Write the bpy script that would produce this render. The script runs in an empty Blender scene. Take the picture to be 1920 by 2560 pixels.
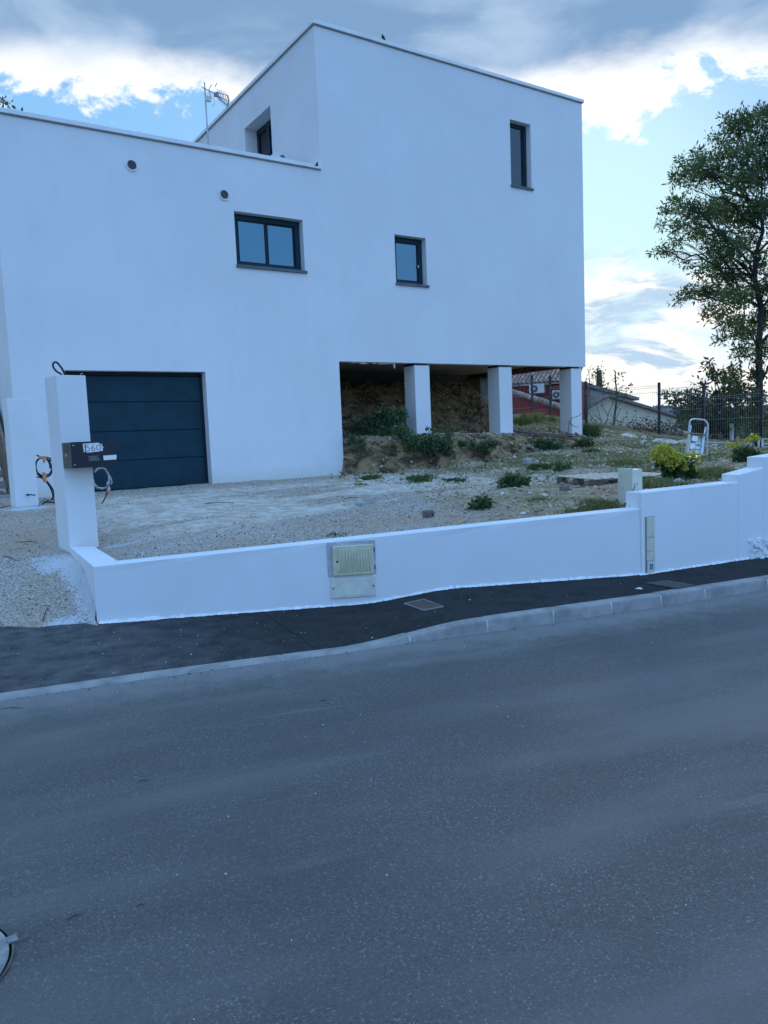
import bpy, bmesh, math, random
import numpy as np
from mathutils import Vector, Matrix, Quaternion
random.seed(7); RNG = np.random.default_rng(7)
R = math.radians
C = bpy.context.scene.collection
SC = bpy.context.scene

# ------------------------------------------------------------------ camera
F = 1900.0
EYE = np.array([0.0, 0.0, 1.6])
_d1 = np.array([2920., -308., F]); _d2 = np.array([-1251., -136., F])
AX = _d1 / np.linalg.norm(_d1)
AZ = np.cross(_d1, _d2); AZ /= np.linalg.norm(AZ)
if AZ[1] > 0: AZ = -AZ
AY = np.cross(AZ, AX)
M = np.array([AX, AY, AZ])
cam = bpy.data.cameras.new('camera'); co = bpy.data.objects.new('camera', cam); C.objects.link(co)
cam.sensor_fit = 'VERTICAL'; cam.sensor_height = 36.0; cam.sensor_width = 27.0
cam.lens = F / 2560 * 36; cam.clip_start = 0.05; cam.clip_end = 6000
_r = M[:, 0]; _u = -M[:, 1]; _b = -M[:, 2]
co.matrix_world = Matrix(((_r[0], _u[0], _b[0], 0), (_r[1], _u[1], _b[1], 0), (_r[2], _u[2], _b[2], 1.6), (0, 0, 0, 1)))
SC.camera = co

# ------------------------------------------------------------------ world, sun, exposure
SUN_AZ, SUN_EL = 47.0, 13.0            # azimuth from +Y towards +X, low behind the house
EXPOSURE = 1.0
SC.view_settings.view_transform = 'Standard'; SC.view_settings.look = 'None'
SC.view_settings.exposure = EXPOSURE; SC.view_settings.gamma = 1.0; SC.view_settings.use_curve_mapping = False
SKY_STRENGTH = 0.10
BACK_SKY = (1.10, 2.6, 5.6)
world = bpy.data.worlds.new('World'); SC.world = world; world.use_nodes = True

class NT:
    """small helper for writing node trees"""
    def __init__(s, tree): s.t = tree; s.n = tree.nodes; s.l = tree.links
    def node(s, typ, **kw):
        n = s.n.new(typ)
        for k, v in kw.items(): setattr(n, k, v)
        return n
    def put(s, sock, v):
        if v is None: return
        if hasattr(v, 'links') or isinstance(v, bpy.types.NodeSocket): s.l.new(v, sock)
        else:
            if isinstance(v, (tuple, list)) and len(v) == 3 and len(getattr(sock, 'default_value', (0, 0, 0))) == 4: v = tuple(v) + (1,)
            sock.default_value = v
    def math(s, op, a, b=None, c=None, clamp=False):
        n = s.node('ShaderNodeMath', operation=op, use_clamp=clamp)
        s.put(n.inputs[0], a); s.put(n.inputs[1], b)
        if c is not None: s.put(n.inputs[2], c)
        return n.outputs[0]
    def vmath(s, op, a, b=None):
        n = s.node('ShaderNodeVectorMath', operation=op); s.put(n.inputs[0], a); s.put(n.inputs[1], b); return n.outputs[0]
    def noise(s, vec, scale, detail=4, rough=0.5, dist=0.0, lac=2.0):
        n = s.node('ShaderNodeTexNoise'); s.put(n.inputs['Vector'], vec)
        n.inputs['Scale'].default_value = scale; n.inputs['Detail'].default_value = detail
        n.inputs['Roughness'].default_value = rough; n.inputs['Distortion'].default_value = dist
        n.inputs['Lacunarity'].default_value = lac
        return n.outputs['Fac']
    def smooth(s, v, a, b, lo=0.0, hi=1.0):
        n = s.node('ShaderNodeMapRange', interpolation_type='SMOOTHSTEP')
        s.put(n.inputs[0], v); s.put(n.inputs[1], a); s.put(n.inputs[2], b); s.put(n.inputs[3], lo); s.put(n.inputs[4], hi); return n.outputs[0]
    def mix(s, f, a, b, mode='MIX'):
        n = s.node('ShaderNodeMix', data_type='RGBA', blend_type=mode)
        s.put(n.inputs[0], f); s.put(n.inputs[6], a); s.put(n.inputs[7], b); return n.outputs[2]
    def sep(s, v):
        n = s.node('ShaderNodeSeparateXYZ'); s.put(n.inputs[0], v); return n.outputs
    def comb(s, x, y, z):
        n = s.node('ShaderNodeCombineXYZ'); s.put(n.inputs[0], x); s.put(n.inputs[1], y); s.put(n.inputs[2], z); return n.outputs[0]

w = NT(world.node_tree); w.n.clear()
tc = w.node('ShaderNodeTexCoord'); D = tc.outputs['Generated']
D = w.vmath('NORMALIZE', D)
dx, dy, dz = w.sep(D)
sky = w.node('ShaderNodeTexSky', sky_type='NISHITA'); sky.sun_disc = False
sky.sun_elevation = R(SUN_EL); sky.sun_rotation = R(SUN_AZ); sky.altitude = 100; sky.air_density = 1.0; sky.dust_density = 0.8; sky.ozone_density = 2.0
el = w.math('MULTIPLY', w.math('ARCSINE', dz), 57.2958)
fw = w.math('ADD', w.math('MULTIPLY', dx, math.sin(R(42))), w.math('MULTIPLY', dy, math.cos(R(42))))   # towards the sun
sd = (math.sin(R(SUN_AZ)) * math.cos(R(SUN_EL)), math.cos(R(SUN_AZ)) * math.cos(R(SUN_EL)), math.sin(R(SUN_EL)))
dot = w.node('ShaderNodeVectorMath', operation='DOT_PRODUCT'); w.put(dot.inputs[0], D); dot.inputs[1].default_value = sd
SUNWARD = dot.outputs['Value']
h = w.math('ADD', w.math('MAXIMUM', dz, 0.0), 0.10)
P = w.comb(w.math('DIVIDE', dx, h), w.math('DIVIDE', dy, h), 0.0)
Df = w.comb(dx, dy, w.math('MULTIPLY', dz, 1.7))
nA = w.noise(P, 1.1, 9, 0.55, 0.3)
Df2 = w.vmath('ADD', Df, (3.7, 1.9, 0.4))
nD = w.noise(Df2, 5.5, 12, 0.62, 0.35)
nF = w.noise(Df, 17.0, 9, 0.65, 0.3)
# clear sky: the physical sky, deepened ahead, brightened out of view, paler round the hidden sun
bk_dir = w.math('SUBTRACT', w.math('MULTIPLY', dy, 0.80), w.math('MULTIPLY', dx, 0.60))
back = w.mix(w.smooth(bk_dir, 0.25, -0.7), tuple(q * 0.75 for q in BACK_SKY), tuple(q * 1.85 for q in BACK_SKY))  # unseen sky behind the camera, brightened to light the facade above the side walls
back = w.mix(w.smooth(el, 38, 62), back, (3.6, 6.6, 11.5))  # unseen zenith, brightened to throw more light on level ground
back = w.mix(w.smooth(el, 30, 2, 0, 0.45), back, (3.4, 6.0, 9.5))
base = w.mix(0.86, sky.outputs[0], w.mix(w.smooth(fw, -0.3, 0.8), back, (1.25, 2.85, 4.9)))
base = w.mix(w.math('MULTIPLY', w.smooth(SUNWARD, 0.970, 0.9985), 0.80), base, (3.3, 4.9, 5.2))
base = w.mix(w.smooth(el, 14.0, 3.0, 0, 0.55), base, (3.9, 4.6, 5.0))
# cloud deck whose ragged lower rim lies about 24 degrees up, facing the sun
rim = w.math('ADD', el, w.math('MULTIPLY', w.math('SUBTRACT', nD, 0.5), 17.0))
rim = w.math('ADD', rim, w.math('MULTIPLY', w.math('SUBTRACT', nF, 0.5), 9.0))
front = w.smooth(fw, -0.05, 0.35)
deck = w.math('MULTIPLY', w.math('MULTIPLY', w.smooth(rim, 20.7, 22.3), front), w.smooth(el, 62, 40))  # deck fades overhead, out of view, so the bright zenith lights the ground
thick = w.math('ADD', el, w.math('MULTIPLY', w.math('SUBTRACT', w.noise(Df, 4.0, 7, 0.55, 0.3), 0.5), 7.5))
core = w.smooth(thick, 22.4, 25.0)
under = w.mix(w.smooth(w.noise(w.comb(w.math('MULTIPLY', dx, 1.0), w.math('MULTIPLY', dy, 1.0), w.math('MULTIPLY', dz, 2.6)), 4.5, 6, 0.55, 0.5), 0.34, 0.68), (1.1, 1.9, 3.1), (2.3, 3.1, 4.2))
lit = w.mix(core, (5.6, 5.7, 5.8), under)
# low broken clouds near the sun, drawn out sideways
Dl = w.comb(w.math('MULTIPLY', dx, 1.0), w.math('MULTIPLY', dy, 1.0), w.math('MULTIPLY', dz, 3.2))
lowb = w.noise(Dl, 6.5, 10, 0.6, 0.5)
lowm = w.math('MULTIPLY', w.smooth(lowb, 0.38, 0.56), w.smooth(w.math('ADD', el, w.math('MULTIPLY', lowb, 8.0)), 17.5, 13.5))
lowcol = w.mix(w.smooth(w.noise(Dl, 8.5, 9, 0.6, 0.7), 0.49, 0.62), (5.8, 5.6, 5.2), (2.6, 3.5, 4.5))
far = w.math('MULTIPLY', w.smooth(nA, 0.50, 0.72), w.math('MAXIMUM', w.smooth(fw, 0.3, -0.2), w.smooth(el, 42, 60)))
c = w.mix(w.math('MULTIPLY', far, 0.5), base, (3.2, 4.3, 6.0))  # unseen clouds behind and overhead, brightened to give greyer light
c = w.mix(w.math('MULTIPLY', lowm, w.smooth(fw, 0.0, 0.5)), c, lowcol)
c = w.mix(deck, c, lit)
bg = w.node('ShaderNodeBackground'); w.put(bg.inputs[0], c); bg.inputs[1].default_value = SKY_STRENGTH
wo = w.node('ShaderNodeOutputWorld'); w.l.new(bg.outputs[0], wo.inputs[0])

sun = bpy.data.lights.new('sun', 'SUN'); sun.energy = 0.5; sun.angle = R(14); sun.color = (1.0, 0.93, 0.84)
so = bpy.data.objects.new('sun', sun); C.objects.link(so)
so.rotation_euler = Vector(sd).to_track_quat('Z', 'Y').to_euler()

# ------------------------------------------------------------------ survey helpers
def ray(x, y): return M @ np.array([x - 960., y - 1280., F])
def onY(x, y, Y): r = ray(x, y); return EYE + r * (Y / r[1])
def onX(x, y, X): r = ray(x, y); return EYE + r * (X / r[0])
def onZ(x, y, z): r = ray(x, y); return EYE + r * ((z - 1.6) / r[2])
def onV(x, y, a, b):
    """vertical plane through ground points a, b"""
    r = ray(x, y); d = np.array(b[:2]) - np.array(a[:2]); n = np.array([d[1], -d[0]])
    return EYE + r * ((n @ (np.array(a[:2]) - EYE[:2])) / (n @ r[:2]))
def far_at(x, y, dist):
    r = ray(x, y); return EYE + r * (dist / F)

# ------------------------------------------------------------------ numpy noise
_lat = RNG.random((256, 256))
def vnoise(x, y):
    xi = np.floor(x).astype(int); yi = np.floor(y).astype(int); fx = x - xi; fy = y - yi
    fx = fx * fx * (3 - 2 * fx); fy = fy * fy * (3 - 2 * fy)
    g = lambda a, b: _lat[a % 256, b % 256]
    return (g(xi, yi) * (1 - fx) + g(xi + 1, yi) * fx) * (1 - fy) + (g(xi, yi + 1) * (1 - fx) + g(xi + 1, yi + 1) * fx) * fy
def fbm(x, y, o=4, rough=0.5):
    x = np.asarray(x, float); y = np.asarray(y, float)
    s = 0; a = 1; t = 0
    for i in range(o): s = s + a * vnoise(x * 2 ** i + 17.3 * i, y * 2 ** i + 9.1 * i); t += a; a *= rough
    return s / t
def sstep(v, a, b):
    t = np.clip((np.asarray(v, float) - a) / (b - a), 0, 1); return t * t * (3 - 2 * t)

# ------------------------------------------------------------------ object helpers
ORG = {}
def tagp(o, label=None, cat=None, group=None, kind=None):
    if label: o['label'] = label
    if cat: o['category'] = cat
    if group: o['group'] = group
    if kind: o['kind'] = kind
    return o
def thing(name, loc, label, cat, group=None):
    o = bpy.data.objects.new(name, None); o.empty_display_size = 0.1; C.objects.link(o)
    o.location = tuple(float(v) for v in loc); ORG[o.name] = np.array(loc, float)
    return tagp(o, label, cat, group)
def link(name, me, parent=None, loc=None):
    o = bpy.data.objects.new(name, me); C.objects.link(o)
    if parent is not None:
        o.parent = parent; ORG[o.name] = ORG[parent.name]
    else:
        l = np.array(loc if loc is not None else (0, 0, 0), float); o.location = tuple(l); ORG[o.name] = l
    return o
class MB:
    def __init__(s): s.v = []; s.f = []
    def add(s, vs, fs):
        b = len(s.v); s.v += [tuple(float(q) for q in v) for v in vs]; s.f += [tuple(b + i for i in f) for f in fs]; return s
    def box(s, x0, x1, y0, y1, z0, z1):
        v = [(x, y, z) for z in (z0, z1) for y in (y0, y1) for x in (x0, x1)]
        return s.add(v, [(0, 2, 3, 1), (4, 5, 7, 6), (0, 1, 5, 4), (2, 6, 7, 3), (0, 4, 6, 2), (1, 3, 7, 5)])
    def obox(s, c, ax, ay, az):
        """oriented box: centre and three half-axis vectors"""
        c, ax, ay, az = map(np.array, (c, ax, ay, az))
        v = [c + i * ax + j * ay + k * az for k in (-1, 1) for j in (-1, 1) for i in (-1, 1)]
        return s.add(v, [(0, 2, 3, 1), (4, 5, 7, 6), (0, 1, 5, 4), (2, 6, 7, 3), (0, 4, 6, 2), (1, 3, 7, 5)])
    def prism(s, poly, vec):
        n = len(poly); poly = [np.array(p, float) for p in poly]; vec = np.array(vec, float)
        fs = [tuple(range(n))[::-1], tuple(range(n, 2 * n))] + [(i, (i + 1) % n, n + (i + 1) % n, n + i) for i in range(n)]
        return s.add(poly + [p + vec for p in poly], fs)
    def tube(s, pts, rad, n=8, cap=True):
        pts = [np.array(p, float) for p in pts]; m = len(pts)
        rads = rad if hasattr(rad, '__len__') else [rad] * m
        rings = []; prev = None
        for i, p in enumerate(pts):
            t = pts[min(i + 1, m - 1)] - pts[max(i - 1, 0)]; L = np.linalg.norm(t); t = t / L if L > 1e-9 else np.array([0, 0, 1.])
            if prev is None:
                a = np.array([0, 0, 1.]) if abs(t[2]) < 0.9 else np.array([1., 0, 0])
                u = np.cross(t, a)
            else:
                u = prev - t * (prev @ t)
            u /= max(np.linalg.norm(u), 1e-9); prev = u; w_ = np.cross(t, u)
            rings.append([p + rads[i] * (math.cos(2 * math.pi * k / n) * u + math.sin(2 * math.pi * k / n) * w_) for k in range(n)])
        fs = []
        for i in range(m - 1):
            for k in range(n): fs.append((i * n + k, i * n + (k + 1) % n, (i + 1) * n + (k + 1) % n, (i + 1) * n + k))
        if cap: fs.append(tuple(range(n))[::-1]); fs.append(tuple((m - 1) * n + k for k in range(n)))
        return s.add([v for r_ in rings for v in r_], fs)
    def disc(s, c, nrm, r, depth, n=24):
        nrm = np.array(nrm, float); nrm /= np.linalg.norm(nrm)
        return s.tube([np.array(c), np.array(c) + nrm * depth], r, n)
    def ring(s, c, nrm, r0, r1, depth, n=28, a0=0, a1=2 * math.pi):
        c = np.array(c, float); nrm = np.array(nrm, float); nrm /= np.linalg.norm(nrm)
        a = np.array([0, 0, 1.]) if abs(nrm[2]) < 0.9 else np.array([1., 0, 0])
        u = np.cross(nrm, a); u /= np.linalg.norm(u); w_ = np.cross(nrm, u)
        vs = []; fs = []
        for k in range(n):
            t = a0 + (a1 - a0) * k / n; d = math.cos(t) * u + math.sin(t) * w_
            vs += [c + r0 * d, c + r1 * d, c + r1 * d + depth * nrm, c + r0 * d + depth * nrm]
        for k in range(n):
            q = (k + 1) % n
            for j in range(4): fs.append((4 * k + j, 4 * q + j, 4 * q + (j + 1) % 4, 4 * k + (j + 1) % 4))
        return s.add(vs, fs)
    def build(s, name, mat, parent=None, loc=None, smooth=False, bevel=0.0, seg=2):
        if parent is not None: o_ = ORG[parent.name]
        else: o_ = np.array(loc if loc is not None else np.min(np.array(s.v), 0) * 1.0, float)
        if parent is None and loc is None:
            a = np.array(s.v); o_ = np.array([(a[:, 0].min() + a[:, 0].max()) / 2, (a[:, 1].min() + a[:, 1].max()) / 2, a[:, 2].min()])
        me = bpy.data.meshes.new(name)
        me.from_pydata([(v[0] - o_[0], v[1] - o_[1], v[2] - o_[2]) for v in s.v], [], s.f)
        bm = bmesh.new(); bm.from_mesh(me); bmesh.ops.recalc_face_normals(bm, faces=bm.faces); bm.to_mesh(me); bm.free()
        if smooth: me.polygons.foreach_set('use_smooth', [True] * len(me.polygons))
        me.materials.append(mat)
        o = link(name, me, parent, o_)
        if bevel > 0:
            b = o.modifiers.new('bevel', 'BEVEL'); b.width = bevel; b.segments = seg; b.limit_method = 'ANGLE'; b.angle_limit = R(40)
        return o
def bulk(name, V, Fc, mat, parent=None, loc=(0, 0, 0), tint=None, smooth=False, attrs=None):
    """large mesh from arrays; faces all with the same number of corners; tint is one value per face"""
    o_ = ORG[parent.name] if parent is not None else np.array(loc, float)
    V = np.asarray(V, float) - o_; Fc = np.asarray(Fc, dtype=np.int32); k = Fc.shape[1]
    me = bpy.data.meshes.new(name)
    me.vertices.add(len(V)); me.vertices.foreach_set('co', V.astype(np.float32).ravel())
    me.loops.add(Fc.size); me.loops.foreach_set('vertex_index', Fc.ravel())
    me.polygons.add(len(Fc)); me.polygons.foreach_set('loop_start', np.arange(0, Fc.size, k, dtype=np.int32))
    me.update(calc_edges=True); me.validate()
    if smooth: me.polygons.foreach_set('use_smooth', [True] * len(me.polygons))
    if tint is not None:
        a = me.attributes.new('tint', 'FLOAT', 'FACE'); a.data.foreach_set('value', np.asarray(tint, np.float32))
    for kk, vv in (attrs or {}).items():
        a = me.attributes.new(kk, 'FLOAT', 'POINT'); a.data.foreach_set('value', np.asarray(vv, np.float32))
    me.materials.append(mat)
    return link(name, me, parent, o_)

# ------------------------------------------------------------------ materials
MAT = {}
def mat(name, col, rough=0.8, var=0.12, scale=4.0, bump=0.0, bscale=60.0, metallic=0.0, spec=0.5, detail=5, col2=None, coat=0.0):
    m = bpy.data.materials.new(name); m.use_nodes = True; t = NT(m.node_tree); b = m.node_tree.nodes['Principled BSDF']
    g = t.node('ShaderNodeNewGeometry').outputs['Position']
    n = t.noise(g, scale, detail, 0.6)
    a = tuple(min(1, q * (1 - var)) for q in col); c2 = col2 or tuple(min(1, q * (1 + var)) for q in col)
    t.put(b.inputs['Base Color'], t.mix(t.smooth(n, 0.3, 0.7), a, c2))
    b.inputs['Roughness'].default_value = rough; b.inputs['Metallic'].default_value = metallic
    b.inputs['Specular IOR Level'].default_value = spec; b.inputs['Coat Weight'].default_value = coat
    if bump:
        bn = t.node('ShaderNodeBump'); bn.inputs['Strength'].default_value = bump; bn.inputs['Distance'].default_value = 0.01
        t.put(bn.inputs['Height'], t.noise(g, bscale, 4, 0.6)); t.put(b.inputs['Normal'], bn.outputs[0])
    MAT[name] = m; return m
def tintmat(name, c0, c1, rough=0.75, spec=0.3, trans=0.0, grain=0.0):
    m = bpy.data.materials.new(name); m.use_nodes = True; t = NT(m.node_tree); b = m.node_tree.nodes['Principled BSDF']
    at = t.node('ShaderNodeAttribute', attribute_name='tint')
    c_ = t.mix(at.outputs['Fac'], c0, c1)
    if grain:
        g = t.node('ShaderNodeNewGeometry').outputs['Position']
        c_ = t.mix(t.math('MULTIPLY', t.smooth(t.noise(g, 90, 3, 0.6), 0.35, 0.65), grain), c_, tuple(q * 0.45 for q in c0))
    t.put(b.inputs['Base Color'], c_)
    b.inputs['Roughness'].default_value = rough; b.inputs['Specular IOR Level'].default_value = spec
    if trans:
        tr = t.node('ShaderNodeBsdfTranslucent'); t.put(tr.inputs[0], t.mix(0.5, c_, (0.25, 0.32, 0.05)))
        mx = t.node('ShaderNodeMixShader'); mx.inputs[0].default_value = trans
        t.l.new(b.outputs[0], mx.inputs[1]); t.l.new(tr.outputs[0], mx.inputs[2])
        t.l.new(mx.outputs[0], m.node_tree.nodes['Material Output'].inputs[0])
    MAT[name] = m; return m

def stucco(name, col=(0.80, 0.80, 0.80), dirtz=None):
    m = bpy.data.materials.new(name); m.use_nodes = True; t = NT(m.node_tree); b = m.node_tree.nodes['Principled BSDF']
    g = t.node('ShaderNodeNewGeometry').outputs['Position']; gx, gy, gz = t.sep(g)
    n1 = t.noise(g, 0.55, 5, 0.55, 0.4); n2 = t.noise(g, 3.0, 6, 0.65)
    # trowel passes: broad soft patches, taller than wide
    n3 = t.noise(t.comb(t.math('MULTIPLY', gx, 1.6), t.math('MULTIPLY', gy, 1.6), t.math('MULTIPLY', gz, 0.7)), 1.4, 5, 0.6, 0.8)
    c_ = t.mix(t.smooth(n1, 0.3, 0.7), tuple(q * 0.94 for q in col), col)
    c_ = t.mix(t.math('MULTIPLY', t.smooth(n3, 0.42, 0.66), 0.34), c_, tuple(q * 0.90 for q in col))
    c_ = t.mix(t.math('MULTIPLY', t.smooth(n2, 0.52, 0.75), 0.12), c_, tuple(q * 0.86 for q in col))
    spots = t.smooth(t.noise(g, 7.0, 2, 0.5), 0.775, 0.80)
    c_ = t.mix(t.math('MULTIPLY', spots, 0.2), c_, (0.4, 0.38, 0.34))
    if dirtz is not None:
        z0, z1 = dirtz
        k = t.math('ADD', gz, t.math('MULTIPLY', t.noise(g, 2.2, 6, 0.65), 0.35))
        c_ = t.mix(t.smooth(k, z1, z0, 0, 0.55), c_, (0.60, 0.57, 0.46))
    t.put(b.inputs['Base Color'], c_); b.inputs['Roughness'].default_value = 0.88; b.inputs['Specular IOR Level'].default_value = 0.25
    bn = t.node('ShaderNodeBump'); bn.inputs['Strength'].default_value = 0.35; bn.inputs['Distance'].default_value = 0.004
    t.put(bn.inputs['Height'], t.math('ADD', t.noise(g, 160, 3, 0.6), t.math('MULTIPLY', t.noise(g, 9, 4, 0.6), 1.6))); t.put(b.inputs['Normal'], bn.outputs[0])
    MAT[name] = m; return m

stucco('stucco_house', (0.80, 0.80, 0.80), dirtz=(0.95, 1.35))
stucco('stucco_wall', (0.80, 0.81, 0.82))
stucco('stucco_pier', (0.78, 0.79, 0.79))
mat('coping', (0.80, 0.80, 0.80), 0.45, 0.05, 2)
mat('coping_under', (0.25, 0.25, 0.26), 0.6)  # dark grey for the painted shadow under the coping; also backs the cabinet panels
mat('anthracite', (0.002, 0.033, 0.052), 0.6, 0.2, 3, spec=0.3)
mat('anthracite_dark', (0.004, 0.013, 0.024), 0.6, spec=0.3)
mat('sill', (0.10, 0.11, 0.13), 0.6, 0.2, 8, 0.2)
mat('concrete', (0.36, 0.36, 0.35), 0.9, 0.18, 6, 0.5, 120)
mat('concrete_soffit', (0.50, 0.47, 0.42), 0.9, 0.15, 2, 0.3, 60)
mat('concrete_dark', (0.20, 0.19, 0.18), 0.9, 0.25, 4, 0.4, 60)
mat('beam_brown', (0.16, 0.09, 0.06), 0.8, 0.25, 3, 0.3)
mat('black', (0.008, 0.008, 0.009), 0.5)
mat('box_black', (0.003, 0.009, 0.019), 0.5, 0.1, 10)
mat('box_grey', (0.022, 0.032, 0.034), 0.45, 0.2, 20)
mat('cable', (0.012, 0.013, 0.018), 0.55, 0.3, 40)
mat('cable_painted', (0.35, 0.37, 0.40), 0.8, 0.9, 30, 0.3, 90, col2=(0.72, 0.74, 0.76))
mat('tape_orange', (0.62, 0.24, 0.12), 0.6, 0.25, 30)
mat('tape_red', (0.60, 0.03, 0.02), 0.6, 0.1)
mat('plastic_cream', (0.50, 0.52, 0.44), 0.5, 0.08, 20)
mat('paper', (0.80, 0.80, 0.80), 0.8, 0.03)
mat('ink', (0.02, 0.035, 0.05), 0.7)
mat('meter_beige', (0.60, 0.57, 0.40), 0.55, 0.08, 12, 0.1, 60)
mat('meter_grey', (0.70, 0.68, 0.58), 0.6, 0.10, 9, 0.15, 60)
mat('meter_frame', (0.45, 0.47, 0.50), 0.75, 0.2, 12, 0.4, 80)
mat('cabinet_cream', (0.62, 0.60, 0.48), 0.55, 0.06, 8)
mat('sticker_blue', (0.03, 0.16, 0.35), 0.5)
mat('wood_grey', (0.15, 0.12, 0.09), 0.85, 0.35, 14, 0.4, 60)
mat('wood_stair', (0.24, 0.18, 0.12), 0.8, 0.25, 8, 0.3, 60)
mat('wood_tread', (0.30, 0.22, 0.16), 0.8, 0.25, 8, 0.3, 60)
mat('bark', (0.09, 0.075, 0.06), 0.9, 0.4, 12, 0.8, 40)
mat('bark_dark', (0.035, 0.030, 0.026), 0.9, 0.4, 12, 0.8, 40)
mat('twig', (0.16, 0.12, 0.09), 0.9, 0.3, 20)
mat('galvanised', (0.45, 0.46, 0.48), 0.4, 0.2, 20, metallic=0.6)
mat('antenna_metal', (0.35, 0.30, 0.32), 0.5, 0.2, 20, metallic=0.3)
mat('fence_dark', (0.012, 0.017, 0.030), 0.5, 0.1)
mat('fence_wire', (0.30, 0.31, 0.32), 0.5, 0.1, metallic=0.2)
mat('white_enamel', (0.70, 0.72, 0.72), 0.4, 0.06, 6)
mat('ladder_white', (0.55, 0.60, 0.62), 0.4, 0.1, 8)
mat('red_render', (0.26, 0.020, 0.022), 0.9, 0.15, 3, 0.3, 40)
mat('cream_render', (0.66, 0.58, 0.44), 0.9, 0.08, 2, 0.2, 40)
mat('grey_render', (0.38, 0.38, 0.38), 0.9, 0.12, 2, 0.2, 40)
mat('tile_terracotta', (0.42, 0.27, 0.21), 0.85, 0.35, 3, 0.4, 30, col2=(0.58, 0.46, 0.40))
mat('roof_dark', (0.20, 0.17, 0.15), 0.85, 0.3, 3)
mat('iron', (0.09, 0.09, 0.085), 0.55, 0.3, 25, 0.5, 60, metallic=0.3)
mat('iron_lid', (0.26, 0.26, 0.25), 0.8, 0.35, 14, 0.9, 30)
mat('iron_rust', (0.085, 0.065, 0.05), 0.85, 0.3, 25, 0.5, 60)
mat('curtain', (0.62, 0.64, 0.58), 0.9, 0.1, 6)
mat('interior', (0.02, 0.02, 0.022), 0.9)
mat('paint_splash', (0.78, 0.79, 0.80), 0.85, 0.08, 20, 0.5, 50)
mat('bird_black', (0.01, 0.01, 0.012), 0.6)
tintmat('stone', (0.30, 0.21, 0.12), (0.80, 0.69, 0.52), 0.9, 0.2, grain=0.35)
tintmat('stone_gravel', (0.22, 0.155, 0.115), (0.86, 0.78, 0.70), 0.9, 0.2)
tintmat('stone_painted', (0.45, 0.46, 0.48), (0.82, 0.83, 0.85), 0.9, 0.2)
tintmat('leaf_tree', (0.040, 0.075, 0.040), (0.17, 0.23, 0.09), 0.55, 0.4, trans=0.28)
tintmat('leaf_shrub', (0.018, 0.036, 0.018), (0.10, 0.15, 0.055), 0.5, 0.5, trans=0.2)
tintmat('leaf_weed', (0.022, 0.050, 0.028), (0.12, 0.18, 0.075), 0.6, 0.3, trans=0.2)
tintmat('leaf_pale', (0.10, 0.12, 0.04), (0.28, 0.28, 0.12), 0.7, 0.3, trans=0.3)
tintmat('leaf_far', (0.03, 0.05, 0.03), (0.09, 0.12, 0.05), 0.7, 0.2, trans=0.2)
tintmat('grass_blade', (0.09, 0.115, 0.035), (0.34, 0.31, 0.15), 0.7, 0.2, trans=0.2)
tintmat('grass_dark', (0.025, 0.055, 0.02), (0.09, 0.14, 0.045), 0.7, 0.2, trans=0.2)
tintmat('petal_yellow', (0.50, 0.46, 0.05), (0.76, 0.70, 0.14), 0.6, 0.2, trans=0.25)

def glassmat(name, tintc=(0.012, 0.016, 0.02)):
    m = bpy.data.materials.new(name); m.use_nodes = True; b = m.node_tree.nodes['Principled BSDF']
    b.inputs['Base Color'].default_value = tintc + (1,); b.inputs['Roughness'].default_value = 0.02; b.inputs['IOR'].default_value = 1.9
    b.inputs['Specular IOR Level'].default_value = 1.0; b.inputs['Coat Weight'].default_value = 1.0; b.inputs['Coat Roughness'].default_value = 0.01; b.inputs['Coat IOR'].default_value = 1.5; b.inputs['Coat Weight'].default_value = 0.4; b.inputs['Specular Tint'].default_value = (0.42, 0.85, 1.0, 1); b.inputs['Coat Tint'].default_value = (0.6, 0.9, 1.0, 1)
    MAT[name] = m
glassmat('glass')
def clearglass():
    m = bpy.data.materials.new('glass_clear'); m.use_nodes = True; t = NT(m.node_tree); m.node_tree.nodes.remove(m.node_tree.nodes['Principled BSDF'])
    tr = t.node('ShaderNodeBsdfTransparent'); gl = t.node('ShaderNodeBsdfGlossy'); gl.inputs['Roughness'].default_value = 0.02
    fr = t.node('ShaderNodeFresnel'); fr.inputs[0].default_value = 1.9
    mx = t.node('ShaderNodeMixShader'); t.l.new(fr.outputs[0], mx.inputs[0]); t.l.new(tr.outputs[0], mx.inputs[1]); t.l.new(gl.outputs[0], mx.inputs[2])
    t.l.new(mx.outputs[0], m.node_tree.nodes['Material Output'].inputs[0]); MAT['glass_clear'] = m
clearglass()

# ------------------------------------------------------------------ lines of the street
# kerb foot (road level z = 0), surveyed from left to right
KF = [onZ(x, y, 0.0) for x, y in ((0, 1752), (370, 1697), (608, 1665), (850, 1634), (1026, 1608), (1220, 1582), (1385, 1557), (1530, 1535), (1654, 1517), (1764, 1499), (1920, 1474))]
KF = [k[:2] for k in KF]
_dl = KF[0] - KF[1]; _dl /= np.linalg.norm(_dl); _dr = KF[-1] - KF[-2]; _dr /= np.linalg.norm(_dr)
KF = [KF[0] + _dl * 40] + KF + [KF[-1] + _dr * 4, KF[-1] + _dr * 60]
KF = np.array(KF)
_seg = np.linalg.norm(np.diff(KF, axis=0), axis=1); KS = np.concatenate([[0], np.cumsum(_seg)]) - 40.0   # arc length, 0 where the kerb enters the frame
def kpt(s): return np.array([np.interp(s, KS, KF[:, 0]), np.interp(s, KS, KF[:, 1])])
S_1220 = KS[6]
def kh(s):      # kerb top height: dropped along the driveway, full height further on
    return 0.018 + 0.092 * float(sstep(s, S_1220 - 1.15, S_1220 - 0.05))
def knorm(s):
    d = kpt(s + 0.02) - kpt(s - 0.02); d /= np.linalg.norm(d); return np.array([-d[1], d[0]])
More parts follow.
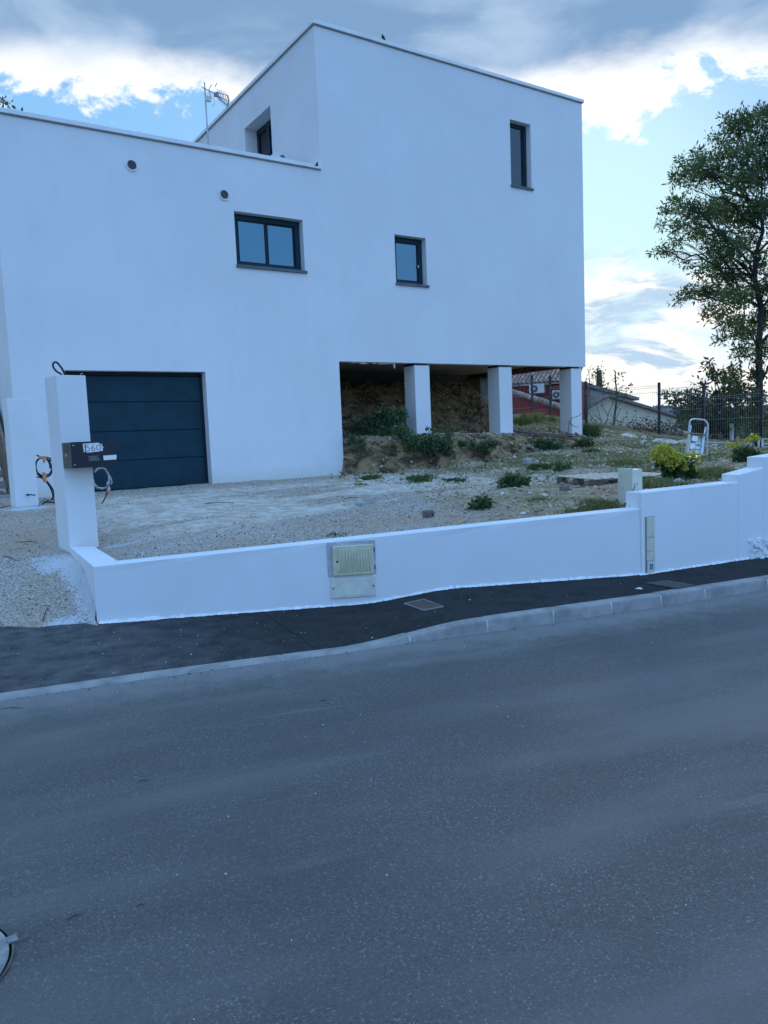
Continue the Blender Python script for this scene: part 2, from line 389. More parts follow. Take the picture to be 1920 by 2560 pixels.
def zpav(X, Y):
    s = np.interp(np.asarray(X, float) - 0.6 * (np.asarray(Y, float) - 4.5), KF[:, 0] - 0.6 * (KF[:, 1] - 4.5), KS)
    return 0.018 + 0.092 * sstep(s, S_1220 - 1.15, S_1220 - 0.05) + 0.004
def onPav(x, y):
    z = 0.05
    for _ in range(6): p = onZ(x, y, z); z = float(zpav(p[0], p[1]))
    return onZ(x, y, z)
# retaining wall front foot
WA = onPav(252, 1557); WB = onPav(1601, 1437); WC = onPav(1868, 1397)
WA[0] = 1.49; WA[1] = WA[1]
dAB = (WB - WA)[:2]; dAB /= np.linalg.norm(dAB); dBC = (WC - WB)[:2]; dBC /= np.linalg.norm(dBC)
nAB = np.array([-dAB[1], dAB[0]]); nBC = np.array([-dBC[1], dBC[0]])
zA = onV(252, 1415, WA, WB)[2]; zB = onV(1598, 1272, WA, WB)[2]
zB2 = onV(1608, 1231, WB, WC)[2]
_p = onV(1842, 1205, WB, WC); zC = _p[2]; sC = np.linalg.norm((_p - WB)[:2])
zC2 = onV(1842, 1187, WB, WC)[2]
_p = onV(1906, 1169, WB, WC); zD = _p[2]; sD = np.linalg.norm((_p - WB)[:2]); zD2 = onV(1906, 1143, WB, WC)[2]
zTOP_R = 0.63
print('WALL', WA, WB, WC, 'tops', zA, zB, zB2, zC, zC2, zD, zD2, sC, sD)
WT = 0.20
def wallfront(s):      # plan point of the wall's front by distance beyond B (negative: before B)
    return WB[:2] + (dAB * s if s < 0 else dBC * s)

# ------------------------------------------------------------------ house numbers
HX0, HX1, HY = 1.81, 15.08, 13.5
ZS2 = 3.33                       # underside of the slab, behind the lip of the facade
HXM = 7.645; ZLOW, ZUP, ZSOF = 6.87, 9.57, 3.16
HYB = 23.0
VX = 7.86                        # where the basement stops and the void starts
PIL = [(9.755, 10.155), (12.18, 12.58), (14.585, 14.96)]

# ------------------------------------------------------------------ terrain
ctrl = []
def cp(x, y, z): ctrl.append((x, y, z))
LAB = np.linalg.norm((WB - WA)[:2])
for k in range(6):
    t = k / 5; p = WA[:2] + dAB * LAB * t + nAB * 0.25; cp(p[0], p[1], zA + (zB - zA) * t - 0.05)
for s_, z_ in ((0.3, zB2 - 0.07), (1.2, zC - 0.05), (1.8, zC2 - 0.06), (3.0, zD2 - 0.05), (5, zD2 + 0.0)):
    p = WB[:2] + dBC * s_ + nBC * 0.3; cp(p[0], p[1], z_)
for x in (2.0, 3.8, 5.2, 6.6, 7.8): cp(x, 13.4, 0.865 if x > 2.5 else 0.84)
cp(1.6, 11.7, 0.79); cp(1.6, 8.7, 0.49); cp(1.3, 8.2, 0.45); cp(1.6, 10.2, 0.64); cp(3, 10.5, 0.74); cp(5.5, 10.5, 0.78); cp(4, 8, 0.67)
cp(-2.5, 12.5, 0.78); cp(-6, 13, 0.75); cp(-2.5, 10.2, 0.55); cp(-6, 10, 0.5); cp(0.3, 10.2, 0.63)
for px, py, z in ((900, 1194, .85), (960, 1198, .84), (1100, 1190, .87), (1200, 1181, .90), (1330, 1168, .97)):
    p = onZ(px, py, z); cp(p[0], p[1], z)
cp(7.6, 7.4, 0.86); cp(8.6, 8.0, 0.87); cp(9.5, 8.0, 0.97); cp(12, 9, 1.02); cp(12.5, 11.6, 1.12); cp(15.8, 13.0, 1.32); cp(15.5, 15.5, 1.62)
cp(17, 13.6, 1.30); cp(18.5, 16, 1.45)
for y, z in ((11, .60), (12.9, .68), (14.83, .95), (16.5, 1.28), (19.7, 1.78), (21.5, 2.15), (22.5, 2.2), (26, 2.4)): cp(22, y, z)
cp(15, 20, 2.0); cp(15, 26, 2.6); cp(8, 24, 1.4); cp(2, 24, 1.2); cp(8, 17, 1.2); cp(3, 17, .9); cp(12, 17, 1.6)
cp(26, 10, 0.5); cp(26, 18, 1.2); cp(26, 26, 2.0); cp(18, 6, .9); cp(14, 5.5, 1.0); cp(18, 9.5, .85)
ctrl = np.array(ctrl)
def _tps(A, B):
    d = np.sqrt(((A[:, None, :] - B[None, :, :]) ** 2).sum(-1)); return d ** 2 * np.log(d + 1e-6)
NCTRL = len(ctrl); _K = _tps(ctrl[:, :2], ctrl[:, :2]) + np.eye(NCTRL) * 0.05
_P = np.hstack([np.ones((NCTRL, 1)), ctrl[:, :2]])
_sol = np.linalg.solve(np.block([[_K, _P], [_P.T, np.zeros((3, 3))]]), np.concatenate([ctrl[:, 2], np.zeros(3)]))
def ztps(X, Y):
    X = np.asarray(X, float); Y = np.asarray(Y, float); sh = X.shape; Q = np.stack([X.ravel(), Y.ravel()], 1); out = np.zeros(len(Q))
    for i in range(0, len(Q), 20000):
        q = Q[i:i + 20000]; out[i:i + 20000] = _tps(q, ctrl[:, :2]) @ _sol[:NCTRL] + _sol[NCTRL] + q @ _sol[NCTRL + 1:]
    return out.reshape(sh)
# bank foot and bank top as Y of X
bfoot = np.array([onZ(px, py, z)[:2] for px, py, z in ((862, 1192, .85), (900, 1194, .85), (960, 1198, .84), (1100, 1190, .87), (1200, 1181, .90), (1330, 1168, .97))])
bfoot = bfoot[np.argsort(bfoot[:, 0])]
BFX = np.array([7.86, 8.2, 8.9, 9.8, 11.2, 12.6, 14.2, 15.6]); BFY = np.array([13.35, 12.9, 12.35, 12.15, 12.05, 12.2, 12.6, 13.3])
print('bank foot survey', bfoot)
def bank(X, Y):
    yf = np.interp(X, BFX, BFY) + 0.28 * (fbm(X * 1.3, Y * 0 + 3.0, 3) - 0.5)
    wd = np.interp(X, [7.8, 9.5, 11, 12.5, 14, 15.6], [0.26, 0.30, 0.42, 0.7, 1.0, 1.5])
    t = sstep(Y, yf, yf + wd) * 0.75 + sstep(Y, yf, yf + wd * 2.0) * 0.25
    top = np.interp(X, [7.8, 10, 12.5, 15, 16.5], [1.62, 1.60, 1.54, 1.46, 1.40])
    side = sstep(X, 7.8, 7.9) * (1 - sstep(X, 15.0, 16.6))
    return t * side, top
def yback(X):
    """where the pavement ends and the gravel of the driveway mouth begins"""
    return WA[1] + np.clip(1.5 - np.asarray(X, float), 0, 12) * 0.62
def zg(X, Y, rough=True):
    X = np.asarray(X, float); Y = np.asarray(Y, float)
    z = ztps(X, Y)
    # driveway mouth: falls to the pavement left of the return wall
    zp = zpav(X, Y)
    yb = yback(X)
    ramp = sstep(Y, yb - 0.15, yb + 1.5) * 0.92 + 0.08 * sstep(Y, yb, yb + 3.5)
    ml = 1 - sstep(X, 1.46, 1.56)
    z = z * (1 - ml) + ml * (zp + (z - zp) * ramp)
    t, top = bank(X, Y)
    deep = sstep(Y, 15.2, 18.0)
    tt = np.where(deep > 0, np.maximum(top, z * deep + top * (1 - deep)), top)
    z = z * (1 - t) + np.maximum(tt, z) * t
    # trodden flat under the pallet
    fl = 1 - sstep(np.hypot((X - 8.25) / 1.5, (Y - 7.35) / 1.25), 0.75, 1.15)
    z = z * (1 - fl) + 0.850 * fl
    # spoil heap under the house
    hy = sstep(Y, 14.9 + 0.5 * (fbm(X * 1.1, Y * 0 + 8, 3) - 0.5), 16.9)
    hx = 1 - sstep(X + 0.5 * (fbm(X * 0 + 5, Y * 1.5, 3) - 0.5), 13.7, 14.9)
    heap = 1.6 + (3.06 - 1.6) * hy + 0.0 * X
    inside = sstep(X, 7.8, 7.9) * hx * (1 - sstep(Y, 20.5, 22.5))
    z = np.where(inside * hy > 0.001, z + (np.maximum(heap, z) - z) * inside * sstep(hy, 0, 0.05), z)
    if rough:
        gravel = gmask(X, Y)
        z = z + (fbm(X * 2.5, Y * 2.5, 4, 0.55) - 0.5) * (0.05 + 0.07 * (1 - gravel)) * (1 - 0.7 * fl) * sstep(Y, WA[1] - 0.2, WA[1] + 0.5)
        z = z + (fbm(X * 9, Y * 9, 3, 0.6) - 0.5) * 0.035 * (1 - gravel)
        ib = np.clip(t * (1 - t) * 4, 0, 1) * (Y < 15) + np.clip(hy * (1 - hy) * 4, 0, 1) * inside
        z = z + (fbm(X * 4.0, Y * 3.5 + X, 5, 0.65) - 0.5) * 0.60 * ib
        z = z + (fbm(X * 3.0, Y * 3.0, 5, 0.65) - 0.5) * 0.30 * inside * sstep(hy, 0.3, 1.0) * (Y > 15) - 0.06 * inside * sstep(hy, 0.8, 1)
    edge = Y - yb + 0.25 * (fbm(X * 3, Y * 3, 4, 0.6) - 0.5)
    z = z + ml * (-0.035 + 0.047 * sstep(edge, -0.10, 0.06)) * (Y < yb + 1.0)
    return z
def gmask(X, Y):
    """1 on the gravelled driveway, 0 on bare soil to the right"""
    e = X - (5.2 + (Y - 6.2) * 0.42) + 1.1 * (fbm(X * 1.2, Y * 1.2, 3) - 0.5)
    return 1 - sstep(e, -0.4, 0.6)
def zat(x, y): return float(zg(np.array([x]), np.array([y]))[0])
def drop(px, py, t0=4.0, t1=60.0):
    """ground point seen at a place of the photograph"""
    r = ray(px, py) / F; t = np.arange(t0, t1, 0.01); p = EYE[None] + r[None] * t[:, None]
    k = np.nonzero(p[:, 2] < zg(p[:, 0], p[:, 1]))[0]
    return p[k[0]] if len(k) else p[-1]

# ------------------------------------------------------------------ far terrain (one sheet to the horizon)
def zfar(X, Y):
    d = np.hypot(X, Y)
    z = -0.45 - 0.4 * sstep(d, 12, 30) - 2.2 * sstep(X, 25, 45) * sstep(Y, 5, 30)
    z = z + 9 * sstep(d, 250, 1200) * (0.4 + 1.2 * fbm(X / 260 + 9, Y / 260 + 4, 3)) * sstep(Y, 50, 300)
    return z
g1 = np.concatenate([-np.geomspace(3000, 4, 40), np.linspace(-3, 3, 4), np.geomspace(4, 3000, 40)]) ; g1 = np.unique(np.round(g1, 3))
gx, gy = np.meshgrid(g1 + 12, g1 + 14); nx = len(g1)
V = np.stack([gx.ravel(), gy.ravel(), zfar(gx, gy).ravel()], 1)
i, j = np.meshgrid(np.arange(nx - 1), np.arange(nx - 1)); a = (j * nx + i).ravel(); Fq = np.stack([a, a + 1, a + nx + 1, a + nx], 1)
mat('field', (0.075, 0.085, 0.045), 0.95, 0.35, 0.05, 0.3, 3, col2=(0.14, 0.125, 0.075))
o = bulk('terrain', V, Fq, MAT['field'], smooth=True); tagp(o, kind='structure', label='grassy open land falling away behind the house and fence')

# ------------------------------------------------------------------ plot ground
def groundmat():
    m = bpy.data.materials.new('plot_soil'); m.use_nodes = True; t = NT(m.node_tree); b = m.node_tree.nodes['Principled BSDF']
    g = t.node('ShaderNodeNewGeometry').outputs['Position']
    A = lambda n: t.node('ShaderNodeAttribute', attribute_name=n).outputs['Fac']
    gr, gs, pt, bk, du = A('gravel'), A('grass'), A('paint'), A('bank'), A('dust')
    fine = t.noise(g, 38, 6, 0.7); mid = t.noise(g, 6, 6, 0.65); big = t.noise(g, 1.1, 5, 0.6)
    vor = t.node('ShaderNodeTexVoronoi'); t.put(vor.inputs['Vector'], g); vor.inputs['Scale'].default_value = 85; vor.inputs['Randomness'].default_value = 1
    vr = t.sep(vor.outputs['Color'])[0]
    soil = t.mix(t.smooth(mid, 0.3, 0.7), (0.21, 0.145, 0.08), (0.52, 0.39, 0.235))
    soil = t.mix(t.smooth(fine, 0.45, 0.7), soil, (0.64, 0.53, 0.38))
    stone = t.mix(vr, (0.30, 0.235, 0.18), (0.76, 0.69, 0.62))
    stone = t.mix(t.smooth(big, 0.42, 0.62), stone, t.mix(0.6, stone, (0.54, 0.38, 0.25)))
    c_ = t.mix(gr, soil, stone)
    dustc = t.mix(t.smooth(mid, 0.35, 0.65), (0.60, 0.48, 0.35), (0.82, 0.76, 0.69))
    c_ = t.mix(t.math('MULTIPLY', du, t.smooth(t.math('ADD', fine, t.math('MULTIPLY', mid, 0.8)), 0.50, 0.95)), c_, dustc)
    n5 = t.noise(t.comb(t.sep(g)[0], t.sep(g)[1], t.math('MULTIPLY', t.sep(g)[2], 1.8)), 3.0, 7, 0.7, 0.6)
    bank_ = t.mix(t.smooth(n5, 0.38, 0.64), (0.075, 0.052, 0.033), (0.50, 0.34, 0.175))
    bank_ = t.mix(t.smooth(t.noise(g, 1.7, 5, 0.6), 0.5, 0.66), bank_, (0.50, 0.35, 0.18))
    bank_ = t.mix(t.smooth(t.noise(g, 16, 5, 0.7), 0.55, 0.72), bank_, (0.36, 0.32, 0.26))
    c_ = t.mix(bk, c_, bank_)
    gra = t.mix(t.smooth(fine, 0.3, 0.7), (0.08, 0.09, 0.035), (0.22, 0.20, 0.09))
    c_ = t.mix(t.math('MULTIPLY', gs, t.smooth(mid, 0.35, 0.55)), c_, gra)
    c_ = t.mix(t.math('MULTIPLY', t.smooth(pt, 0.05, 0.5), t.smooth(t.math('ADD', t.math('ADD', t.math('MULTIPLY', vr, 0.45), t.math('MULTIPLY', fine, 0.6)), t.math('MULTIPLY', pt, 0.6)), 0.66, 0.92)), c_, (0.74, 0.75, 0.77))
    t.put(b.inputs['Base Color'], c_); b.inputs['Roughness'].default_value = 0.95; b.inputs['Specular IOR Level'].default_value = 0.15
    bn = t.node('ShaderNodeBump'); bn.inputs['Strength'].default_value = 0.9; bn.inputs['Distance'].default_value = 0.02
    hh = t.math('ADD', t.math('MULTIPLY', vor.outputs['Distance'], -0.9), t.math('MULTIPLY', fine, 1.2))
    hh = t.math('ADD', hh, t.math('MULTIPLY', n5, t.math('MULTIPLY', bk, 9.0)))
    t.put(bn.inputs['Height'], hh); t.put(b.inputs['Normal'], bn.outputs[0])
    MAT['plot_soil'] = m
groundmat()
def bankmask(X, Y):
    t, top = bank(X, Y)
    t2, _ = bank(X, Y + 0.16)
    b_ = sstep(t2, 0.01, 0.10) * (1 - 0.75 * sstep(t, 0.88, 1.0)) * (Y < 15.5)
    hy = sstep(Y, 14.5, 15.0) * (1 - sstep(X, 14.0, 15.2)) * sstep(X, 7.8, 7.9)
    tr = sstep(t, 0.3, 0.9) * 0.55
    return np.clip(np.maximum(np.maximum(b_, hy), tr), 0, 1)
def grassmask(X, Y):
    g_ = sstep(fbm(X * 0.9 + 31, Y * 0.9 + 7, 4, 0.6), 0.40, 0.56) * (1 - gmask(X, Y))
    g_ = g_ * (1 - 0.8 * bankmask(X, Y)) * sstep(X, 7.5, 10.5)
    return np.maximum(g_, sstep(X, 15.0, 19) * sstep(Y, 16, 19) * 0.7)
def paintmask(X, Y):
    n_ = 0.5 * (fbm(X * 5, Y * 5, 4, 0.65) - 0.5)
    d = []
    # overspray round both piers and along the foot of the return wall
    d.append(0.9 - np.hypot((X - 1.42) / 0.34, (Y - 8.55) / 0.42))
    d.append(0.9 - np.hypot((X - 1.7) / 0.55, (Y - 11.80) / 0.30))
    d.append((0.75 - np.abs(X - 1.50) / 0.26) * sstep(Y, 7.0, 7.2) * (1 - sstep(Y, 8.6, 8.9)) * (X < 1.6))
    d.append(0.9 - np.hypot((X - 1.25) / 0.40, (Y - 7.28) / 0.25))
    d.append((0.7 - np.hypot((X - 2.15) / 0.50, (Y - 8.6) / 0.22)))
    d.append(0.6 * (1 - np.hypot((X - 12.3) / 0.9, (Y - 13.4) / 0.4)))
    d = np.max(np.array(d), 0)
    return np.clip(d * 1.3 + 1.6 * n_ * (d > -0.35), 0, 1)
def dustmask(X, Y):
    r_ = sstep(fbm(X * 0.55 + 3, Y * 1.5 + 40, 4, 0.55), 0.38, 0.52)
    return r_ * sstep(Y, 7.2, 8.6) * (1 - sstep(Y, 11.9, 13.0)) * sstep(X, 1.6, 3.0) * (1 - sstep(X, 8.5, 10.5))
xs = np.concatenate([np.arange(-9, -1, 0.16), np.arange(-1, 16, 0.055), np.arange(16, 27.01, 0.11)])
ys = np.concatenate([np.arange(4.2, 11.6, 0.05), np.arange(11.6, 13.6, 0.026), np.arange(13.6, 18.0, 0.06), np.arange(18.0, 27.0, 0.12)])
X, Y = np.meshgrid(xs, ys); Z = zg(X, Y); nx, ny = len(xs), len(ys)
i, j = np.meshgrid(np.arange(nx - 1), np.arange(ny - 1)); a = (j * nx + i).ravel(); Fq = np.stack([a, a + 1, a + nx + 1, a + nx], 1)
cx = (X[:-1, :-1] + 0.03).ravel(); cy = (Y[:-1, :-1] + 0.03).ravel()
def behind_wall(x, y, off=0.06):
    d1 = (x - WB[0]) * nAB[0] + (y - WB[1]) * nAB[1]; d2 = (x - WB[0]) * nBC[0] + (y - WB[1]) * nBC[1]
    return np.where(x < WB[0], d1, d2) > off
keep = np.where(cx > 1.505, np.where(cx > 1.9, behind_wall(cx, cy), behind_wall(cx, cy, 0.035) & (cy > WA[1] - 0.02)), cy > yback(cx) - 0.35)
Fq = Fq[keep]; used = np.unique(Fq); rem = -np.ones(nx * ny, int); rem[used] = np.arange(len(used))
xx = X.ravel()[used]; yy = Y.ravel()[used]
o = bulk('ground', np.stack([xx, yy, Z.ravel()[used]], 1), rem[Fq], MAT['plot_soil'], smooth=True,
         attrs=dict(gravel=gmask(xx, yy), grass=grassmask(xx, yy), paint=paintmask(xx, yy), bank=bankmask(xx, yy), dust=dustmask(xx, yy)))
tagp(o, kind='structure', label='gravel driveway and rough stony soil of the unfinished plot')

# ------------------------------------------------------------------ road
def roadmat(name, dark):
    m = bpy.data.materials.new(name); m.use_nodes = True; t = NT(m.node_tree); b = m.node_tree.nodes['Principled BSDF']
    g = t.node('ShaderNodeNewGeometry').outputs['Position']
    A = lambda n: t.node('ShaderNodeAttribute', attribute_name=n).outputs['Fac']
    s_, v_ = A('s'), A('v')
    fine = t.noise(g, 210, 3, 0.7); fine2 = t.noise(g, 75, 4, 0.7); mid = t.noise(g, 5, 5, 0.6)
    vor = t.node('ShaderNodeTexVoronoi'); t.put(vor.inputs['Vector'], g); vor.inputs['Scale'].default_value = 170
    vc = t.sep(vor.outputs['Color'])
    sv = t.comb(t.math('MULTIPLY', s_, 0.35), t.math('MULTIPLY', v_, 1.5), 0.0)
    band = t.noise(sv, 1.0, 4, 0.55, 0.3)
    if dark:
        c_ = t.mix(t.smooth(fine2, 0.35, 0.7), (0.008, 0.009, 0.010), (0.024, 0.024, 0.025))
        c_ = t.mix(t.smooth(vc[0], 0.90, 0.99), c_, (0.075, 0.075, 0.078))
        dst = A('dust')
        k = t.math('MULTIPLY', t.math('MULTIPLY', dst, 0.85), t.smooth(t.math('ADD', mid, t.math('MULTIPLY', fine2, 0.6)), 0.30, 1.15))
        c_ = t.mix(k, c_, (0.17, 0.175, 0.18))
        sc = t.noise(t.comb(t.math('MULTIPLY', s_, 1.2), t.math('MULTIPLY', v_, 7.0), 0.0), 1.6, 6, 0.7, 1.2)
        c_ = t.mix(t.math('MULTIPLY', t.smooth(sc, 0.58, 0.72), t.math('ADD', 0.05, t.math('MULTIPLY', dst, 0.14))), c_, (0.20, 0.19, 0.17))
    else:
        c_ = t.mix(t.smooth(fine2, 0.3, 0.72), (0.070, 0.068, 0.066), (0.145, 0.141, 0.138))
        c_ = t.mix(0.22, c_, t.mix(vc[2], (0.03, 0.03, 0.03), (0.20, 0.195, 0.19)))
        c_ = t.mix(t.math('MULTIPLY', t.smooth(vc[0], 0.90, 0.99), 0.6), c_, (0.36, 0.35, 0.34))
        c_ = t.mix(t.math('MULTIPLY', t.smooth(t.noise(g, 1.3, 5, 0.6), 0.4, 0.65), 0.35), c_, (0.075, 0.074, 0.073))
        c_ = t.mix(t.math('MULTIPLY', t.smooth(vc[1], 0.88, 0.95), 0.65), c_, (0.055, 0.055, 0.056))
        c_ = t.mix(t.math('MULTIPLY', t.smooth(band, 0.42, 0.68), 0.62), c_, (0.195, 0.190, 0.185))
        c_ = t.mix(t.math('MULTIPLY', t.smooth(mid, 0.5, 0.75), 0.18), c_, (0.09, 0.09, 0.09))
        # pale dust washed up against the kerb
        e = t.math('ADD', v_, t.math('MULTIPLY', t.math('SUBTRACT', mid, 0.5), 0.7))
        k = t.math('MULTIPLY', t.smooth(e, 0.62, 0.0), t.math('ADD', 0.22, t.math('MULTIPLY', fine2, 0.7)))
        c_ = t.mix(k, c_, (0.31, 0.305, 0.30))
        # scuffs running with the traffic
        sc = t.noise(t.comb(t.math('MULTIPLY', s_, 0.6), t.math('MULTIPLY', v_, 9.0), 2.0), 1.3, 6, 0.65, 0.5)
        zone = t.smooth(t.noise(t.comb(t.math('MULTIPLY', s_, 0.5), t.math('MULTIPLY', v_, 0.7), 5.0), 1.0, 2, 0.5), 0.5, 0.65)
        c_ = t.mix(t.math('MULTIPLY', t.math('MULTIPLY', t.smooth(sc, 0.56, 0.66), zone), 0.28), c_, (0.27, 0.26, 0.25))
    t.put(b.inputs['Base Color'], c_); t.put(b.inputs['Roughness'], t.math('ADD', 0.85 if dark else 0.62, t.math('MULTIPLY', fine2, 0.15)))
    b.inputs['Specular IOR Level'].default_value = 0.12 if dark else 0.45
    bn = t.node('ShaderNodeBump'); bn.inputs['Strength'].default_value = 0.85; bn.inputs['Distance'].default_value = 0.006
    t.put(bn.inputs['Height'], t.math('ADD', t.math('ADD', fine, fine2), t.math('MULTIPLY', vor.outputs['Distance'], -0.8))); t.put(b.inputs['Normal'], bn.outputs[0])
    MAT[name] = m
roadmat('asphalt_old', False); roadmat('asphalt_new', True)
ss = np.concatenate([np.linspace(-39.5, -2, 20), np.arange(-1.9, KS[-3] + 3, 0.12), np.linspace(KS[-3] + 3.2, KS[-1] - 0.5, 30)])
vs_ = np.concatenate([np.linspace(-0.06, 2, 12), np.linspace(2.3, 9, 12)])
kp = np.array([kpt(s) for s in ss])
# a smoothed normal so that the sheet never folds on the inside of the bend
kn0 = np.array([knorm(s) for s in ss]); kn = kn0.copy()
for _ in range(60): kn[1:-1] = (kn[:-2] + kn[1:-1] + kn[2:]) / 3
kn /= np.linalg.norm(kn, axis=1)[:, None]
def sheet(name, mt, kind, vlist, zfun, sign, extra=None, label=None):
    ns, nv = len(ss), len(vlist[0]) if np.ndim(vlist) == 2 else len(vlist)
    vv = np.asarray(vlist) if np.ndim(vlist) == 2 else np.tile(vlist, (ns, 1))
    P_ = kp[:, None, :] + sign * kn[:, None, :] * vv[:, :, None]
    Zz = zfun(P_[..., 0], P_[..., 1]); V = np.concatenate([P_, Zz[..., None]], 2).reshape(-1, 3)
    i, j = np.meshgrid(np.arange(nv - 1), np.arange(ns - 1)); a = (j * nv + i).ravel(); Fq = np.stack([a, a + 1, a + nv + 1, a + nv], 1)
    at = dict(s=np.repeat(ss, nv), v=vv.ravel())
    if extra: at.update(extra(V))
    o = bulk(name, V, Fq if sign > 0 else Fq[:, ::-1], mt, attrs=at, smooth=True); return tagp(o, kind=kind, label=label)
sheet('road', MAT['asphalt_old'], 'structure', vs_, lambda x, y: x * 0, -1, label='weathered grey asphalt road with pale dust along the kerb')
# pavement: from behind the kerb to the foot of the wall or the gravel
KW = 0.115
def back_v(k):
    p, n_ = kp[k], kn[k]
    for v in np.arange(0.2, 6, 0.01):
        q = p + n_ * v
        if q[0] > WA[0]:
            if behind_wall(q[0], q[1], 0.07): return v
        elif q[1] > yback(q[0]) + 0.05: return v
    return 1.8
bv = np.array([back_v(k) for k in range(len(ss))])
vp = np.array([np.linspace(KW - 0.01, b_, 16) for b_ in bv])
def pdust(V):
    x, y = V[:, 0], V[:, 1]
    d = np.clip(1.15 - sstep(x, 0.6, 2.9), 0, 1) * 0.95 + 0.10
    d = np.maximum(d, 0.9 * (1 - sstep(np.hypot((x - 1.2) / 0.9, (y - 7.0) / 0.5), 0.3, 1.0)))
    return dict(dust=d)
sheet('pavement', MAT['asphalt_new'], 'structure', vp, lambda x, y: zpav(x, y) + 0.006 * (fbm(x * 2, y * 2, 3) - 0.5), 1, pdust, label='newly laid dark asphalt pavement along the white wall')
# seam where a later strip of asphalt begins
mat('asphalt_patch', (0.012, 0.013, 0.015), 0.85, 0.4, 40, 0.8, 200, col2=(0.030, 0.031, 0.035))
a0 = onPav(668, 1536); a1 = onPav(795, 1624)
_d = (a1 - a0)[:2] / np.linalg.norm((a1 - a0)[:2]); _n = np.array([-_d[1], _d[0]])
m = MB(); pts = []
for k in range(13):
    p = a0[:2] + (a1 - a0)[:2] * k / 12 + _n * 0.006 * math.sin(k * 1.7); pts.append((p[0], p[1], float(zpav(p[0], p[1])) + 0.002))
m.tube(pts, 0.006, 5); o = m.build('seam', MAT['asphalt_patch']); tagp(o, 'thin raised seam across the dark pavement between two asphalt strips', 'seam', kind='structure')

# ------------------------------------------------------------------ kerb: each stone a part
kerb = thing('kerb', (KF[3][0], KF[3][1], 0), 'row of pale concrete kerb stones between road and pavement', 'kerb')
kerb['kind'] = 'structure'
jr = [KS[5], KS[6], KS[7], KS[8], KS[9], KS[10], KS[11]]
st = list(jr); q = jr[0]
while q > -14: q -= random.choice([0.98, 1.0, 1.0]); st.insert(0, q)
q = jr[-1]
while q < jr[-1] + 16: q += 0.62; st.append(q)
mt_k = mat('kerb_concrete', (0.26, 0.26, 0.25), 0.9, 0.15, 5, 0.5, 110, col2=(0.35, 0.345, 0.335))
for k in range(len(st) - 1):
    s0, s1 = st[k] + 0.004, st[k + 1] - 0.004; nseg = max(2, int((s1 - s0) / 0.12)); V = []; Fq = []
    dzr = random.uniform(-0.003, 0.003)
    for q in range(nseg + 1):
        s = s0 + (s1 - s0) * q / nseg; p = kpt(s); n_ = knorm(s); hh = kh(s) + dzr
        b_ = min(0.022, hh * 0.6)
        prof = [(0.0, -0.08), (0.0, 0.0), (0.008, hh - b_), (0.014, hh - b_ * 0.35), (0.032, hh), (KW, hh + 0.002), (KW, -0.08)]
        V += [(p[0] + n_[0] * a_, p[1] + n_[1] * a_, z_) for a_, z_ in prof]
    L = 7
    for q in range(nseg):
        for e in range(L): Fq.append((q * L + e, q * L + (e + 1) % L, (q + 1) * L + (e + 1) % L, (q + 1) * L + e))
    m = MB(); m.add(V, Fq + [tuple(range(L)), tuple(range(nseg * L, nseg * L + L))[::-1]])
    m.build('kerb_stone', mt_k, kerb)
mj = mat('mortar', (0.55, 0.55, 0.54), 0.95, 0.15, 30)
m = MB()
for s in st[1:-1]:
    p = kpt(s); n_ = knorm(s); d_ = np.array([n_[1], -n_[0]]); hh = kh(s)
    m.prism([np.array([*(p + n_ * a_ - d_ * 0.007), z_]) for a_, z_ in ((0.002, -0.05), (0.006, hh - 0.018), (0.03, hh - 0.004), (KW - 0.004, hh - 0.003), (KW - 0.004, -0.05))], np.array([*(d_ * 0.014), 0]))
m.build('mortar_joints', mj, kerb)['kind'] = 'stuff'

# ------------------------------------------------------------------ street wall
wallroot = thing('street_wall', (WA[0], WA[1], 0), 'low white rendered wall along the pavement, stepping up to the right', 'wall')
low = MB()
Lr = LAB
def P3(p, z): return np.array([p[0], p[1], z])
nseg = 14
pier1_lf = onZ(175, 1368, zA)[:2]; pier1_rf = onZ(247, 1359, zA)[:2]
print('pier', pier1_lf, pier1_rf)
# low run A-B: outline drawn in plan with its thickness, top sloping from zA to zB
V = []; Fq = []
for k in range(nseg + 1):
    t = k / nseg; p = WA[:2] + dAB * Lr * t; zt = zA + (zB - zA) * t
    wob = 0.004 * math.sin(k * 2.3)
    ft = p - nAB * 0.012; bk_ = p + nAB * WT
    V += [P3(ft, -0.10), P3(p - nAB * 0.010, float(zpav(p[0], p[1])) + 0.05), P3(p + nAB * wob, zt - 0.06), P3(p, zt - 0.006), P3(p + nAB * 0.006, zt), P3(bk_, zt + 0.002), P3(bk_, zt - 0.6)]
L = 7
for k in range(nseg):
    for e in range(L): Fq.append((k * L + e, k * L + (e + 1) % L, (k + 1) * L + (e + 1) % L, (k + 1) * L + e))
low.add(V, Fq + [tuple(range(L)), tuple(range(nseg * L, nseg * L + L))[::-1]])
low.build('wall_run', MAT['stucco_wall'], wallroot)
# return run A - pier
rt = MB(); dRT = pier1_lf - WA[:2]; LRT = np.linalg.norm(dRT); dRT /= LRT; nRT = np.array([dRT[1], -dRT[0]])
e0 = WA[:2] + dRT * 0.0; e1 = WA[:2] + dRT * (LRT + 0.05)
c0 = e0 + nRT * 0.0; cc = onZ(292, 1401, zA)[:2]; cd = onZ(239, 1369, zA)[:2]
rt.prism([P3(e0, -0.1), P3(cc, -0.1), P3(cd + dRT * 0.1, -0.1), P3(e1, -0.1)], (0, 0, 0.10 + zA + 0.0035))
rt.build('return_run', MAT['stucco_wall'], wallroot, bevel=0.005)
